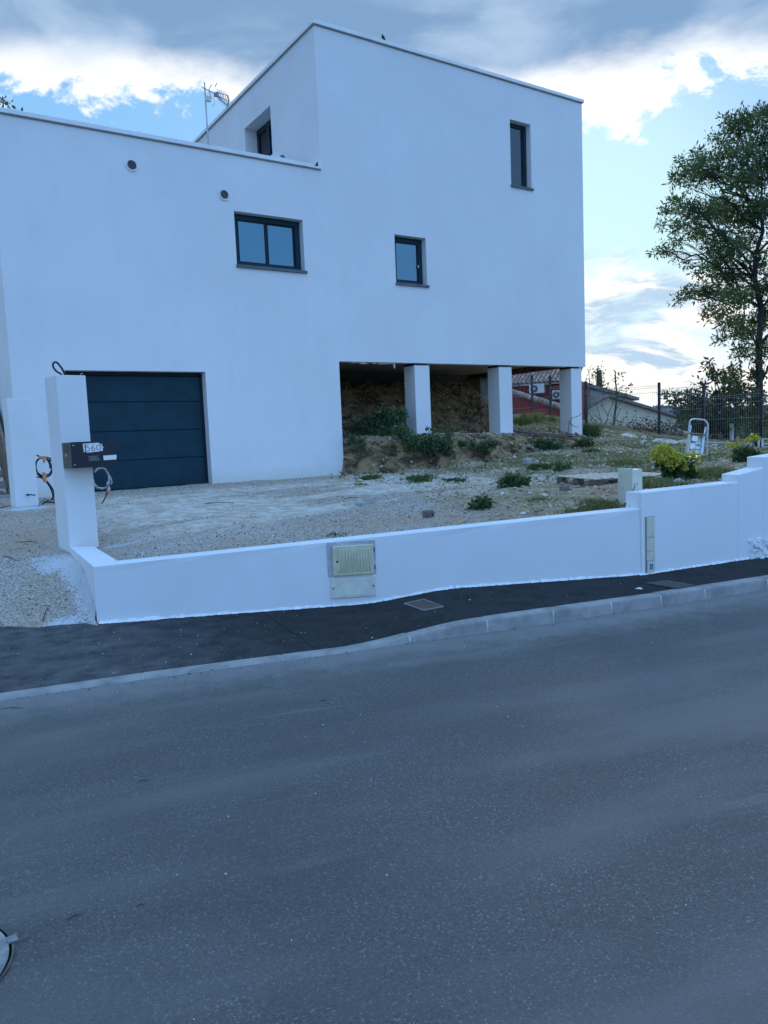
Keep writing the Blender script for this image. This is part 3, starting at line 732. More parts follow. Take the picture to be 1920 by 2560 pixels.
# high runs from B
def run(name, s0, s1, z0, z1, thick=WT, fo=0.0):
    m = MB(); a_, b_ = wallfront(s0), wallfront(s1)
    n_ = nBC
    m.add([P3(a_ - n_ * fo, -0.1), P3(b_ - n_ * fo, -0.1), P3(b_ + n_ * thick, -0.1), P3(a_ + n_ * thick, -0.1), P3(a_ - n_ * fo, z0), P3(b_ - n_ * fo, z1), P3(b_ + n_ * thick, z1 + 0.002), P3(a_ + n_ * thick, z0 + 0.002)],
          [(0, 3, 2, 1), (4, 5, 6, 7), (0, 1, 5, 4), (1, 2, 6, 5), (2, 3, 7, 6), (3, 0, 4, 7)])
    return m.build(name, MAT['stucco_wall'], wallroot, bevel=0.006)
run('wall_run', 0.0, sC, zB2, zC, fo=0.02)
run('wall_run', sC, sD, zC2, zD, fo=0.02)
run('wall_run', sD, 9.0, zD2, zD2 + 0.5, fo=0.02)
# ragged white render at the foot of the wall, and splashes on the asphalt
m = MB(); r_ = random.Random(3)
def footpt(s): p = wallfront(s); n_ = nAB if s < 0 else nBC; return p, n_
s = -LAB + 0.02
while s < 2.6:
    p, n_ = footpt(s); d_ = np.array([n_[1], -n_[0]]); z_ = float(zpav(p[0], p[1])) + 0.003
    wdt = r_.uniform(0.008, 0.028) + (0.02 if s < -LAB + 0.5 else 0); hgt = r_.uniform(0.010, 0.03); L_ = r_.uniform(0.02, 0.06)
    off = 0.012 if s < 0 else 0.02
    m.add([P3(p - n_ * (off - 0.01), z_), P3(p - n_ * (off + wdt), z_), P3(p + d_ * L_ - n_ * (off + wdt * r_.uniform(0.4, 1)), z_), P3(p + d_ * L_ - n_ * (off - 0.01), z_), P3(p - n_ * (off - 0.004), z_ + hgt), P3(p + d_ * L_ - n_ * (off - 0.004), z_ + hgt)],
          [(0, 1, 4), (1, 2, 5, 4), (2, 3, 5), (0, 4, 5, 3)])
    s += L_ * 0.8
m.build('render_skirt', MAT['paint_splash'], wallroot)
# exposed stony patch at the right end of the wall foot
m = MB(); V = []
ca = onV(1900, 1375, WB, WC)
for k in range(90):
    c_ = ca + np.array([*(dBC * r_.uniform(-0.20, 0.45)), r_.uniform(-0.1, 0.13)]) - np.array([*nBC, 0]) * r_.uniform(0.0, 0.07)
    if c_[2] < 0.10: c_[2] = 0.12
    a_ = Vector((r_.gauss(0, 1), r_.gauss(0, 1), r_.gauss(0, 1))).normalized(); sz = r_.uniform(0.008, 0.028)
    q_ = a_.to_track_quat('Z', 'Y').to_matrix(); ax_ = [np.array(q_.col[i]) * sz * r_.uniform(0.5, 1.2) for i in range(3)]
    m.obox(c_, *ax_)
m.build('rubble_patch', MAT['paint_splash'], wallroot, bevel=0.004, seg=1)['kind'] = 'stuff'

# ------------------------------------------------------------------ gate piers
def pier(px_lf, px_rf, base_z, top_z, depth, label, foot):
    lf, rf = px_lf, px_rf; d_ = (rf - lf) / np.linalg.norm(rf - lf); n_ = np.array([-d_[1], d_[0]])
    c_ = (lf + rf) / 2 + n_ * depth / 2
    m = MB(); m.obox((c_[0], c_[1], (foot + top_z) / 2), (*(rf - lf) / 2, 0), (*(n_ * depth / 2), 0), (0, 0, (top_z - foot) / 2))
    o = m.build('gate_pier', MAT['stucco_pier'], loc=(c_[0], c_[1], base_z), bevel=0.006)
    tagp(o, label, 'pier', 'gate piers'); return d_, n_, c_
sc_ = np.linalg.norm(pier1_lf) 
def above(px, py, base2):
    r = ray(px, py); k = np.hypot(*base2) / np.hypot(*r[:2]); return EYE + r * k
z1t = above(145, 937, pier1_lf)[2]
pd, pn, pc = pier(pier1_lf, pier1_rf, zA, z1t, 0.36, 'tall white rendered gate pier carrying the black letter box', 0.35)
p2l = onZ(41, 1272, 0.79)[:2]; p2r = onZ(95, 1266, 0.79)[:2]; p2r = p2l + pd * 0.315; z2t = above(27, 996, p2l)[2]
p2d, p2n, p2c = pier(p2l, p2r, 0.79, z2t, 0.24, 'smaller plain white gate pier in front of the wooden stair', 0.6)
print('pier tops', z1t, z2t, 'widths', np.linalg.norm(pier1_rf - pier1_lf), np.linalg.norm(p2r - p2l))

# ------------------------------------------------------------------ the house
house = thing('house', (HX0, HY, 0.85), 'white rendered two-storey flat-roofed house standing partly on pillars', 'house')
GX0, GX1, GZ0, GZ1 = 2.62, 5.035, 0.86, 2.915
W1 = (5.775, 7.19, 4.89, 5.85); W2 = (9.34, 10.155, 4.83, 5.815); W3 = (12.68, 13.33, 7.29, 8.735)
holes = [(GX0, GX1, 0.3, GZ1), W1, W2, W3]
def holed(name, x0, x1, z0, z1, holes, place, depth, mt, inside=None, cell=0.5):
    """sheet with rectangular openings and their reveals; place(u, w, d) gives the world point"""
    us = sorted(set([x0, x1] + [h_[0] for h_ in holes] + [h_[1] for h_ in holes])); ws = sorted(set([z0, z1] + [h_[2] for h_ in holes] + [h_[3] for h_ in holes] + ([ZLOW, ZSOF] if inside else [])))
    if inside: us = sorted(set(us + [HXM, VX]))
    us = [u for u in us if x0 - 1e-6 <= u <= x1 + 1e-6]; ws = [w_ for w_ in ws if z0 - 1e-6 <= w_ <= z1 + 1e-6]
    idx = {}; V = []; Fq = []
    def vid(u, w_, d):
        k = (round(u, 4), round(w_, 4), d)
        if k not in idx: idx[k] = len(V); V.append(place(u, w_, d))
        return idx[k]
    for i in range(len(us) - 1):
        for j in range(len(ws) - 1):
            cu, cw = (us[i] + us[i + 1]) / 2, (ws[j] + ws[j + 1]) / 2
            if any(h_[0] < cu < h_[1] and h_[2] < cw < h_[3] for h_ in holes): continue
            if inside and not inside(cu, cw): continue
            Fq.append((vid(us[i], ws[j], 0), vid(us[i + 1], ws[j], 0), vid(us[i + 1], ws[j + 1], 0), vid(us[i], ws[j + 1], 0)))
    for a_, b_, c_, d_ in holes:
        for (p, q) in (((a_, c_), (b_, c_)), ((b_, c_), (b_, d_)), ((b_, d_), (a_, d_)), ((a_, d_), (a_, c_))):
            i0 = len(V); V += [place(*p, 0), place(*q, 0), place(*q, depth), place(*p, depth)]; Fq.append((i0, i0 + 1, i0 + 2, i0 + 3))
    m = MB(); m.add(V, Fq); return m.build(name, mt, house)
def ins(u, w_):
    if u < HXM: return w_ < ZLOW
    if u < VX: return True
    return w_ > ZSOF
holed('wall', HX0, HX1, 0.3, ZUP, holes, lambda u, w_, d: (u, HY + d, w_), 0.22, MAT['stucco_house'], ins)
# other outside faces
m = MB(); m.add([(HX0, HY, 0.3), (HX0, HYB, 0.3), (HX0, HYB, ZLOW), (HX0, HY, ZLOW)], [(0, 1, 2, 3)]); m.build('wall', MAT['stucco_house'], house)
holed('wall', HY, HYB, ZLOW - 0.4, ZUP, [(15.58, 16.98, 6.55, 8.83)], lambda u, w_, d: (HXM + d, u, w_), 0.38, MAT['stucco_house'])
m = MB(); m.add([(HX1, HY, ZSOF), (HX1, HY + 0.24, ZSOF), (HX1, HY + 0.24, ZS2 - 0.02), (HX1, HYB, ZS2 - 0.02), (HX1, HYB, ZUP), (HX1, HY, ZUP)], [(0, 1, 2, 3, 4, 5)]); m.build('wall', MAT['stucco_house'], house)
m = MB(); m.add([(HX0, HYB, 0.3), (HX1, HYB, 0.3), (HX1, HYB, ZUP), (HXM, HYB, ZUP), (HXM, HYB, ZLOW), (HX0, HYB, ZLOW)], [(0, 1, 2, 3, 4, 5)])
m = MB(); m.add([(HX0, HYB, 0.3), (VX, HYB, 0.3), (VX, HYB, ZSOF), (HX1, HYB, ZSOF), (HX1, HYB, ZUP), (HXM, HYB, ZUP), (HXM, HYB, ZLOW), (HX0, HYB, ZLOW)], [(0, 1, 2, 3, 4, 5, 6, 7)]); m.build('wall', MAT['stucco_house'], house)
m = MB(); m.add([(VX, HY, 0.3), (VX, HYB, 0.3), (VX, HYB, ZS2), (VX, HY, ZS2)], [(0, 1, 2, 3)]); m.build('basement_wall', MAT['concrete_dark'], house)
m = MB(); m.box(VX, HX1, HY + 0.0, HYB, ZSOF, ZSOF + 0.18)
m = MB(); m.add([(VX, HY + 0.24, ZSOF), (HX1 - 0.003, HY + 0.24, ZSOF), (HX1 - 0.003, HY + 0.24, ZS2), (VX, HY + 0.24, ZS2), (VX, HY, ZSOF), (HX1, HY, ZSOF)], [(0, 1, 2, 3), (4, 5, 1, 0)]); m.build('facade_lip', MAT['stucco_house'], house)
m = MB(); m.add([(VX, HY + 0.24, ZS2), (HX1, HY + 0.24, ZS2), (HX1, HYB, ZS2), (VX, HYB, ZS2)], [(0, 3, 2, 1)]); m.build('soffit', MAT['concrete_soffit'], house)
m = MB(); m.add([(HX0, HY, ZLOW - 0.3), (HXM, HY, ZLOW - 0.3), (HXM, HYB, ZLOW - 0.3), (HX0, HYB, ZLOW - 0.3)], [(0, 1, 2, 3)]); m.build('roof', MAT['concrete'], house)
m = MB(); m.add([(HXM, HY, ZUP - 0.2), (HX1, HY, ZUP - 0.2), (HX1, HYB, ZUP - 0.2), (HXM, HYB, ZUP - 0.2)], [(0, 1, 2, 3)]); m.build('roof', MAT['concrete'], house)
# parapet backs
m = MB(); m.box(HX0 + 0.01, HXM - 0.003, HY + 0.23, HY + 0.25, ZLOW - 0.3, ZLOW - 0.002); m.build('parapet', MAT['stucco_house'], house)
# cross beams under the slab
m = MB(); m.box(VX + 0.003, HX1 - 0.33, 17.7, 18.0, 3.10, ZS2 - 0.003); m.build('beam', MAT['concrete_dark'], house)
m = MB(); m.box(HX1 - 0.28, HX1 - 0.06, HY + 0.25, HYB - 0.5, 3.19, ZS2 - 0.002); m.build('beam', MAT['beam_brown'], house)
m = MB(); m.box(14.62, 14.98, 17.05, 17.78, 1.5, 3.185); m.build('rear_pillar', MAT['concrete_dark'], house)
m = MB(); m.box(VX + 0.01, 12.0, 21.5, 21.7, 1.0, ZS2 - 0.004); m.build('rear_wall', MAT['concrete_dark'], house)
for k, (a_, b_) in enumerate(PIL):
    m = MB(); m.box(a_, b_, HY + 0.03, HY + 0.43, 1.2, 3.115); p_ = m.build('pillar', MAT['stucco_house'], house, bevel=0.006)
    m = MB(); m.box(a_ - 0.02 + 0.0, b_ - 0.08, HY + 0.035, HY + 0.40, 3.117, ZSOF - 0.003); m.build('bearing_pad', MAT['black'], p_)
# coping (white metal) with its shadow gap
def coping(x0, x1, y0, y1, z, ends=0.03):
    m = MB(); m.box(x0, x1, y0, y1, z - 0.012, z + 0.060); c_ = m.build('coping', MAT['coping'], house, bevel=0.006)
    return c_
coping(HX0 - 0.04, HXM - 0.002, HY - 0.045, HY + 0.28, ZLOW)
coping(HX0 - 0.04, HX0 + 0.25, HY + 0.282, HYB, ZLOW)
coping(HXM - 0.045, HX1 + 0.045, HY - 0.045, HY + 0.24, ZUP)
coping(HXM - 0.045, HXM + 0.24, HY + 0.242, HYB, ZUP)
coping(HX1 - 0.2, HX1 + 0.045, HY + 0.242, HYB, ZUP)
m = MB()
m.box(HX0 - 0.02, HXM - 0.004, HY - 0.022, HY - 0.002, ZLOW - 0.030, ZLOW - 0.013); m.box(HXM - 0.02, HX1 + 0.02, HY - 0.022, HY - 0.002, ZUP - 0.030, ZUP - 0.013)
m.box(HXM - 0.022, HXM - 0.002, HY + 0.001, HYB, ZUP - 0.030, ZUP - 0.013); m.build('shade_strip', MAT['coping_under'], house)  # dark strips added to paint the shadow line under the coping
# joints in the coping sheets
for x in (4.1, 6.3, 9.6, 11.7, 13.7):
    z = ZLOW if x < HXM else ZUP; m = MB(); m.box(x, x + 0.03, HY - 0.049, HY + 0.22, z - 0.014, z + 0.063); m.build('coping_joint', MAT['coping'], house)
m = MB(); p = onY(792, 412, HY - 0.05); m.add([p + np.array([-0.055, 0, -0.02]), p + np.array([0.03, 0, 0.07]), p + np.array([0.035, 0.0, -0.02]), p + np.array([-0.0, 0.05, -0.01])], [(0, 2, 1), (0, 1, 3), (1, 2, 3), (0, 3, 2)]); o = m.build('membrane_corner', MAT['black'], house)
# windows
def window(spec, sashes, handle=False, depth=0.15, glass='glass', fr=0.075, name='window'):
    x0, x1, z0, z1 = spec; y = HY + depth
    w_ = MB(); w_.box(x0 + .001, x1 - .001, y, y + 0.06, z0 + .001, z0 + fr * 0.8); w_.box(x0 + .001, x1 - .001, y, y + 0.06, z1 - fr, z1 - .001)
    w_.box(x0 + .001, x0 + fr, y + .001, y + 0.059, z0 + fr * 0.8, z1 - fr); w_.box(x1 - fr, x1 - .001, y + .001, y + 0.059, z0 + fr * 0.8, z1 - fr)
    f = w_.build(name, MAT['anthracite'], house, bevel=0.004)
    n_ = sashes; wd = (x1 - x0 - 2 * fr) / n_
    for k in range(n_):
        a_ = x0 + fr + k * wd; b_ = a_ + wd; yy = y + (0.012 if k % 2 == 0 else 0.03); sf = 0.04
        m = MB(); m.box(a_, b_, yy, yy + 0.03, z0 + fr * 0.8, z0 + fr * 0.8 + sf * 0.6); m.box(a_, b_, yy, yy + 0.03, z1 - fr - sf * 0.6, z1 - fr)
        m.box(a_, a_ + sf, yy + .001, yy + 0.029, z0 + fr * 0.8 + sf * 0.6, z1 - fr - sf * 0.6); m.box(b_ - sf, b_, yy + .001, yy + 0.029, z0 + fr * 0.8 + sf * 0.6, z1 - fr - sf * 0.6)
        m.build('sash', MAT['anthracite_dark'], f)
        m = MB(); m.box(a_ + sf, b_ - sf, yy + 0.012, yy + 0.016, z0 + fr * 0.8 + sf * 0.6, z1 - fr - sf * 0.6); m.build('pane', MAT[glass], f)
    m = MB(); m.prism([(x0 - 0.03 if False else x0 - 0.012, HY - 0.04, z0 - 0.055), (x0 - 0.012, HY - 0.04, z0 - 0.005), (x0 - 0.012, HY - 0.001, z0 + 0.0015), (x0 - 0.012, HY - 0.001, z0 - 0.055)], (x1 - x0 + 0.045, 0, 0))
    m.box(x0 + .002, x1 - .002, HY + 0.001, HY + depth - 0.002, z0 + 0.0005, z0 + 0.006)
    m.build('sill', MAT['sill'], f)
    if handle:
        m = MB(); m.box(x1 - fr - 0.03, x1 - fr - 0.015, y - 0.02, y - 0.002, z0 + 0.38, z0 + 0.44); m.build('handle', MAT['white_enamel'], f)
    m = MB(); m.box(x0, x1, y + 0.12, y + 0.125, z0, z1); m.build('room_dark', MAT['interior'], f)
    return f
window(W1, 2, fr=0.10); window(W2, 1, fr=0.10, handle=True); w3 = window(W3, 1, glass='glass_clear', fr=0.075)
x0, x1, z0, z1 = W3
m = MB(); V = []; Fq = []
for k in range(25):
    x = x0 + 0.20 + (x1 - x0 - 0.26) * k / 24; y = HY + 0.235 + 0.012 * math.sin(k * 1.9); V += [(x, y, z0), (x - 0.04 * (k / 24), y, z1)]
for k in range(24): Fq.append((2 * k, 2 * k + 2, 2 * k + 3, 2 * k + 1))
m.add(V, Fq); m.build('curtain', MAT['curtain'], w3, smooth=True)
# terrace door in the side of the upper block
f = MB(); X_ = HXM + 0.30; a_, b_, c_, d_ = 15.58, 16.98, 6.56, 8.83
f.box(X_, X_ + 0.07, a_ + .001, a_ + 0.10, c_, d_ - .001); f.box(X_, X_ + 0.07, b_ - 0.10, b_ - .001, c_, d_ - .001); f.box(X_ + .001, X_ + 0.069, a_ + 0.10, b_ - 0.10, d_ - 0.12, d_ - .001); f.box(X_ + .001, X_ + 0.069, 16.32, 16.44, c_, d_ - 0.12)
f = f.build('terrace_door', MAT['anthracite'], house, bevel=0.004)
m = MB(); m.box(X_ + 0.03, X_ + 0.035, a_ + 0.1, b_ - 0.1, c_, d_ - 0.12); m.build('pane', MAT['glass_clear'], f)
m = MB(); V = []; Fq = []
for k in range(21): V += [(X_ + 0.10 + 0.015 * math.sin(k * 1.7), a_ + 0.1 + 0.55 * k / 20, c_), (X_ + 0.10 + 0.015 * math.sin(k * 1.7), a_ + 0.1 + 0.55 * k / 20, d_)]
for k in range(20): Fq.append((2 * k, 2 * k + 2, 2 * k + 3, 2 * k + 1))
m.add(V, Fq); m.build('curtain', MAT['curtain'], f, smooth=True)
m = MB(); m.box(X_ + 0.2, X_ + 0.205, a_, b_, c_, d_); m.build('room_dark', MAT['interior'], f)
# garage door
gd = MB(); gy = HY + 0.20; gd.box(GX0 + .001, GX0 + 0.05, gy - 0.01, gy + 0.05, GZ0, GZ1 - .001); gd.box(GX1 - 0.05, GX1 - .001, gy - 0.01, gy + 0.05, GZ0, GZ1 - .001); gd.box(GX0 + 0.05, GX1 - 0.05, gy - 0.009, gy + 0.05, GZ1 - 0.06, GZ1 - .001)
gdo = gd.build('garage_door', MAT['anthracite_dark'], house)
zt = [GZ0 + 0.012, 1.375, 1.885, 2.395, GZ1 - 0.062]
for k in range(4):
    m = MB(); x0, x1, z0, z1 = GX0 + 0.052, GX1 - 0.052, zt[k] + 0.003, zt[k + 1] - 0.003
    V = []
    pr = [(0.008, z0), (0.0, z0 + 0.010), (0.0, z1 - 0.016), (0.010, z1 - 0.004), (0.012, z1)]
    Fq = []
    for (dy, z) in pr: V += [(x0, gy + dy, z), (x1, gy + dy, z)]
    for q in range(4): Fq.append((2 * q, 2 * q + 1, 2 * q + 3, 2 * q + 2))
    V += [(x0, gy + 0.04, z0), (x1, gy + 0.04, z0), (x0, gy + 0.04, z1), (x1, gy + 0.04, z1)]
    Fq += [(10, 11, 1, 0), (8, 9, 13, 12)]
    m.add(V, Fq); m.build('door_panel', MAT['anthracite'], gdo)
m = MB(); m.box(GX0 + 0.05, GX1 - 0.05, gy + 0.045, gy + 0.05, GZ0, GZ1 - 0.06); m.build('door_back', MAT['black'], gdo)
m = MB(); m.box(GX0 + 0.052, GX1 - 0.052, gy - 0.004, gy + 0.03, GZ0 - 0.01, GZ0 + 0.013); m.build('rubber_seal', MAT['black'], gdo)
m = MB(); m.box(GX0 + 0.002, GX1 - 0.002, HY - 0.03, gy + 0.10, 0.6, GZ0 - 0.012); m.build('threshold', MAT['concrete'], house)
# vents
for (px, py) in ((329, 413), (560, 487)):
    c_ = onY(px, py, HY)
    m = MB(); m.ring(c_ + np.array([0, -0.022, 0]), (0, 1, 0), 0.078, 0.100, 0.024, 32); v_ = m.build('air_vent', MAT['white_enamel'], house, smooth=False)
    m = MB(); m.disc(c_ + np.array([0, -0.004, 0]), (0, 1, 0), 0.079, 0.003, 28); m.build('vent_back', MAT['black'], v_)
    m = MB()
    for k in range(-4, 5):
        z = k * 0.0165; hw = math.sqrt(max(0.079 ** 2 - z * z, 0.0001))
        m.prism([(c_[0] - hw, c_[1] - 0.018, c_[2] + z - 0.006), (c_[0] - hw, c_[1] - 0.006, c_[2] + z + 0.005), (c_[0] - hw, c_[1] - 0.004, c_[2] + z + 0.003)], (2 * hw, 0, 0))
    m.build('louvre', MAT['fence_wire'], v_)
# plaster drips on the front edge of the soffit
m = MB(); r_ = random.Random(5)
for k in range(16):
    x = r_.uniform(8.2, 9.3); y = HY + r_.uniform(0.06, 0.12); L_ = r_.uniform(0.012, 0.035)
    m.box(x, x + r_.uniform(0.04, 0.12), y, y + 0.03, ZSOF - L_, ZSOF - 0.001)
m.box(9.25, 9.275, HY + 0.07, HY + 0.09, ZSOF - 0.11, ZSOF - 0.001)
m.build('plaster_drips', MAT['paint_splash'], house)['kind'] = 'stuff'

# ------------------------------------------------------------------ letter box on the tall pier
bl = pier1_lf + pd * 0.0; BW, BH, BD = 0.475, 0.275, 0.27
t_ = above(173, 1106, pier1_lf - pn * BD); zt_ = t_[2]; zb_ = above(173, 1171, pier1_lf - pn * BD)[2]; BH = zt_ - zb_
bx0 = pier1_lf - pn * 0.004
def BP(u, d, z): q = bx0 + pd * u - pn * d; return np.array([q[0], q[1], zb_ + z])      # u along the pier face, d out of it
def bbox(mb, u0, u1, d0, d1, z0, z1):
    c_ = (BP(u0, d0, z0) + BP(u1, d1, z1)) / 2
    return mb.obox(c_, (*(pd * (u1 - u0) / 2), 0), (*(pn * (d1 - d0) / 2), 0), (0, 0, (z1 - z0) / 2))
box = thing('letter_box', (*(bx0 + pd * BW / 2 - pn * BD / 2), zb_), 'black metal letter box with taped house number, fixed to the tall pier', 'letter box')
m = MB(); bbox(m, 0.0, BW, 0.0, BD - 0.012, 0, BH); m.build('box_body', MAT['box_grey'], box, bevel=0.004)
m = MB(); bbox(m, 0.006, BW + 0.004, BD - 0.011, BD, -0.002, BH + 0.002); m.build('box_door', MAT['box_black'], box, bevel=0.003)
m = MB(); bbox(m, -0.003, -0.0005, 0.06, 0.20, BH * 0.62, BH * 0.93); m.build('mail_slot', MAT['box_black'], box, bevel=0.001)
m = MB(); bbox(m, -0.003, -0.0005, 0.09, 0.125, BH * 0.46, BH * 0.55); m.build('lock', MAT['galvanised'], box)
for z in (BH * 0.12, BH * 0.88):
    m = MB(); c_ = BP(0.022, BD + 0.001, z); m.disc(c_, (*(-pn), 0), 0.006, 0.003, 10); m.build('screw', MAT['white_enamel'], box)
def fp(u, z, d=0.0): return BP(u, BD + 0.0005 + d, z)           # point on the door front; u 0..BW, z 0..BH
def card(name, pts, mt, th=0.0015, parent=box, d=0.001):
    m = MB(); m.prism([fp(u * BW, z * BH, d) for u, z in pts], (*(-pn * th), 0)); return m.build(name, mt, parent)
nc = card('number_card', [(0.27, 0.60), (0.26, 0.93), (0.62, 0.945), (0.655, 0.86), (0.70, 0.80), (0.70, 0.61), (0.66, 0.63), (0.60, 0.60), (0.33, 0.575), (0.325, 0.60)], MAT['paper'])
def stroke(pts, r=0.0022, mt=None, parent=nc, name='digit'):
    m = MB(); m.tube([fp(u * BW, z * BH, 0.003) for u, z in pts], r, 5); return m.build(name, mt or MAT['ink'], parent)
def arc(cx, cz, rx, rz, a0, a1, n=14): return [(cx + rx * math.cos(R(a0 + (a1 - a0) * k / n)), cz + rz * math.sin(R(a0 + (a1 - a0) * k / n))) for k in range(n + 1)]
stroke([(0.395, 0.875), (0.335, 0.87), (0.325, 0.785)] + arc(0.355, 0.705, 0.048, 0.075, 100, -130), 0.0032)
stroke([(0.505, 0.885), (0.465, 0.82), (0.447, 0.74)] + arc(0.485, 0.695, 0.038, 0.058, 180, 500), 0.0032)
stroke(arc(0.605, 0.76, 0.048, 0.095, 60, 420, 20), 0.0032)
card('card_tape_and_shade', [(0.30, 0.60), (0.295, 0.90), (0.315, 0.93), (0.32, 0.60)], MAT['ink'], d=0.003)  # ink-dark strip painting a shadow beside the digits
card('card_tape_and_shade', [(0.655, 0.79), (0.645, 0.83), (0.68, 0.79), (0.72, 0.765), (0.735, 0.755), (0.725, 0.74), (0.695, 0.76)], MAT['paper'], d=0.006)
card('card_tape_and_shade', [(0.675, 0.88), (0.665, 0.92), (0.685, 0.91), (0.70, 0.80), (0.685, 0.79)], MAT['paper'], d=0.004)
np_ = card('name_plate', [(0.31, 0.20), (0.31, 0.46), (0.66, 0.46), (0.66, 0.20)], MAT['black'])
rr = random.Random(11)
for row, (u0, u1, h_) in enumerate([(0.36, 0.60, 0.030), (0.395, 0.565, 0.024), (0.36, 0.61, 0.030), (0.375, 0.60, 0.036)]):
    z = 0.425 - row * 0.052; u = u0; m = MB()
    while u < u1:
        L_ = rr.uniform(0.010, 0.020); h2 = h_ * rr.uniform(0.6, 1.0)
        m.tube([fp(u * BW, (z - h2 / 2) * BH, 0.003), fp((u + L_ * 0.5) * BW, (z + h2 / 2) * BH, 0.003), fp((u + L_) * BW, (z - h2 * 0.4) * BH, 0.003)], 0.0009, 4); u += L_ * 1.35
    o = m.build('engraved_line', MAT['paper'], np_)
card('blank_label', [(0.705, 0.245), (0.70, 0.43), (1.005, 0.44), (1.01, 0.38), (1.0, 0.26)], MAT['paper'])
# cable loop sticking out of the pier top
def cable_path(pts, n=6):
    pts = [np.array(p, float) for p in pts]; out = []
    for i in range(len(pts) - 1):
        p0 = pts[max(i - 1, 0)]; p1 = pts[i]; p2 = pts[i + 1]; p3 = pts[min(i + 2, len(pts) - 1)]
        for k in range(n):
            t = k / n; out.append(0.5 * ((2 * p1) + (-p0 + p2) * t + (2 * p0 - 5 * p1 + 4 * p2 - p3) * t * t + (-p0 + 3 * p1 - 3 * p2 + p3) * t ** 3))
    return out + [pts[-1]]
def on_pier(px, py, back=0.0):       # vertical plane parallel to the pier front, moved back
    q = pier1_lf + pn * back; return onV(px, py, q, q + pd)
pts = [on_pier(165, 945, .25), on_pier(157, 925, .25), on_pier(147, 911, .24), on_pier(139, 905, .22), on_pier(133, 909, .2), on_pier(133, 917, .2), on_pier(141, 928, .2), on_pier(152, 935, .2), on_pier(160, 945, .22)]
m = MB(); m.tube(cable_path(pts), 0.011, 8); o = m.build('cable_loop', MAT['cable'], smooth=True); tagp(o, 'short loop of black cable sprouting from the top of the tall pier', 'cable')
m = MB(); p = on_pier(200, 937, .1); m.tube(cable_path([p + np.array([0, 0, -0.02]), p + np.array([0.01, 0, 0.012]), p + np.array([0.03, 0, 0.008])]), 0.004, 6); o = m.build('wire_stub', MAT['cable_painted'], smooth=True); tagp(o, 'tiny pale wire stub on the pier top above the letter box', 'cable')
# painted cable coil hanging beside the tall pier, with a red-taped end
coil = thing('cable_coil', (*on_pier(255, 1200, .3)[:2], on_pier(255, 1250, .3)[2]), 'paint-spattered cable coil hanging right of the tall pier, with a red-taped end', 'cable')
B_ = .30
loops = [[(235, 1178), (246, 1171), (262, 1172), (270, 1184), (273, 1200), (270, 1213), (262, 1219), (250, 1220), (238, 1212), (233, 1200)],
         [(256, 1170), (266, 1178), (276, 1193), (279, 1207), (268, 1217), (254, 1223), (240, 1219), (234, 1212)],
         [(236, 1180), (250, 1172), (260, 1171), (266, 1180), (273, 1195), (268, 1209), (271, 1217)]]
for k, lp in enumerate(loops):
    m = MB(); m.tube(cable_path([on_pier(x, y, B_ + 0.012 * k) for x, y in lp]), 0.0085, 7); m.build('cable_strand', MAT['cable_painted'] if k != 1 else MAT['cable_painted'], coil, smooth=True)
m = MB(); m.tube(cable_path([on_pier(270, 1214, B_), on_pier(270, 1226, B_), on_pier(266, 1238, B_), on_pier(260, 1250, B_), on_pier(255, 1259, B_)]), 0.007, 7); m.build('cable_end', MAT['cable'], coil, smooth=True)
m = MB(); m.tube([on_pier(273, 1217, B_ - .01), on_pier(272, 1223, B_ - .01), on_pier(269, 1228, B_ - .01)], [0.010, 0.022, 0.014], 8); m.build('plastic_cap', MAT['plastic_cream'], coil, smooth=True)
m = MB(); m.tube([on_pier(268, 1228, B_ - .01), on_pier(267.5, 1233, B_ - .01), on_pier(267, 1238, B_ - .01)], [0.010, 0.017, 0.010], 8); m.build('red_tape', MAT['tape_red'], coil, smooth=True)
# second coil at the smaller pier
q2 = p2l + p2n * 0.15
def on_p2(px, py, back=0.0): q = q2 + p2n * back; return onV(px, py, q, q + p2d)
coil2 = thing('cable_coil', (*on_p2(110, 1210)[:2], 0.82), 'black cable coil bound with orange tape behind the smaller pier', 'cable')
L2 = [[(92, 1138), (104, 1143), (118, 1147), (127, 1160), (130, 1172), (122, 1186), (110, 1190), (96, 1183), (90, 1170), (92, 1152), (103, 1145), (116, 1148), (124, 1160), (125, 1172)],
      [(92, 1154), (100, 1146), (114, 1147), (128, 1152), (139, 1162), (146, 1177)],
      [(108, 1142), (120, 1144), (133, 1149)],
      [(92, 1184), (104, 1193), (116, 1202), (126, 1214), (134, 1228), (134, 1240), (128, 1250)],
      [(92, 1192), (102, 1194), (114, 1203), (124, 1216), (131, 1232), (133, 1243), (140, 1230), (145, 1217)],
      [(93, 1180), (104, 1190), (118, 1192), (128, 1184), (129, 1168), (122, 1154)]]
for k, lp in enumerate(L2):
    m = MB(); m.tube(cable_path([on_p2(x, y, 0.02 * k) for x, y in lp]), 0.011, 7); m.build('cable_strand', MAT['cable'], coil2, smooth=True)
for pp in ([(97, 1139), (98, 1147), (116, 1150), (118, 1143)], [(107, 1180), (107, 1196), (110, 1206), (118, 1206), (116, 1192), (120, 1184)], [(108, 1148), (110, 1158), (114, 1156), (113, 1148)]):
    m = MB(); m.prism([on_p2(x, y, -0.04) for x, y in pp], (*(p2n * 0.03), 0)); m.build('orange_tape', MAT['tape_orange'], coil2, bevel=0.005)
gz_ = 0.80
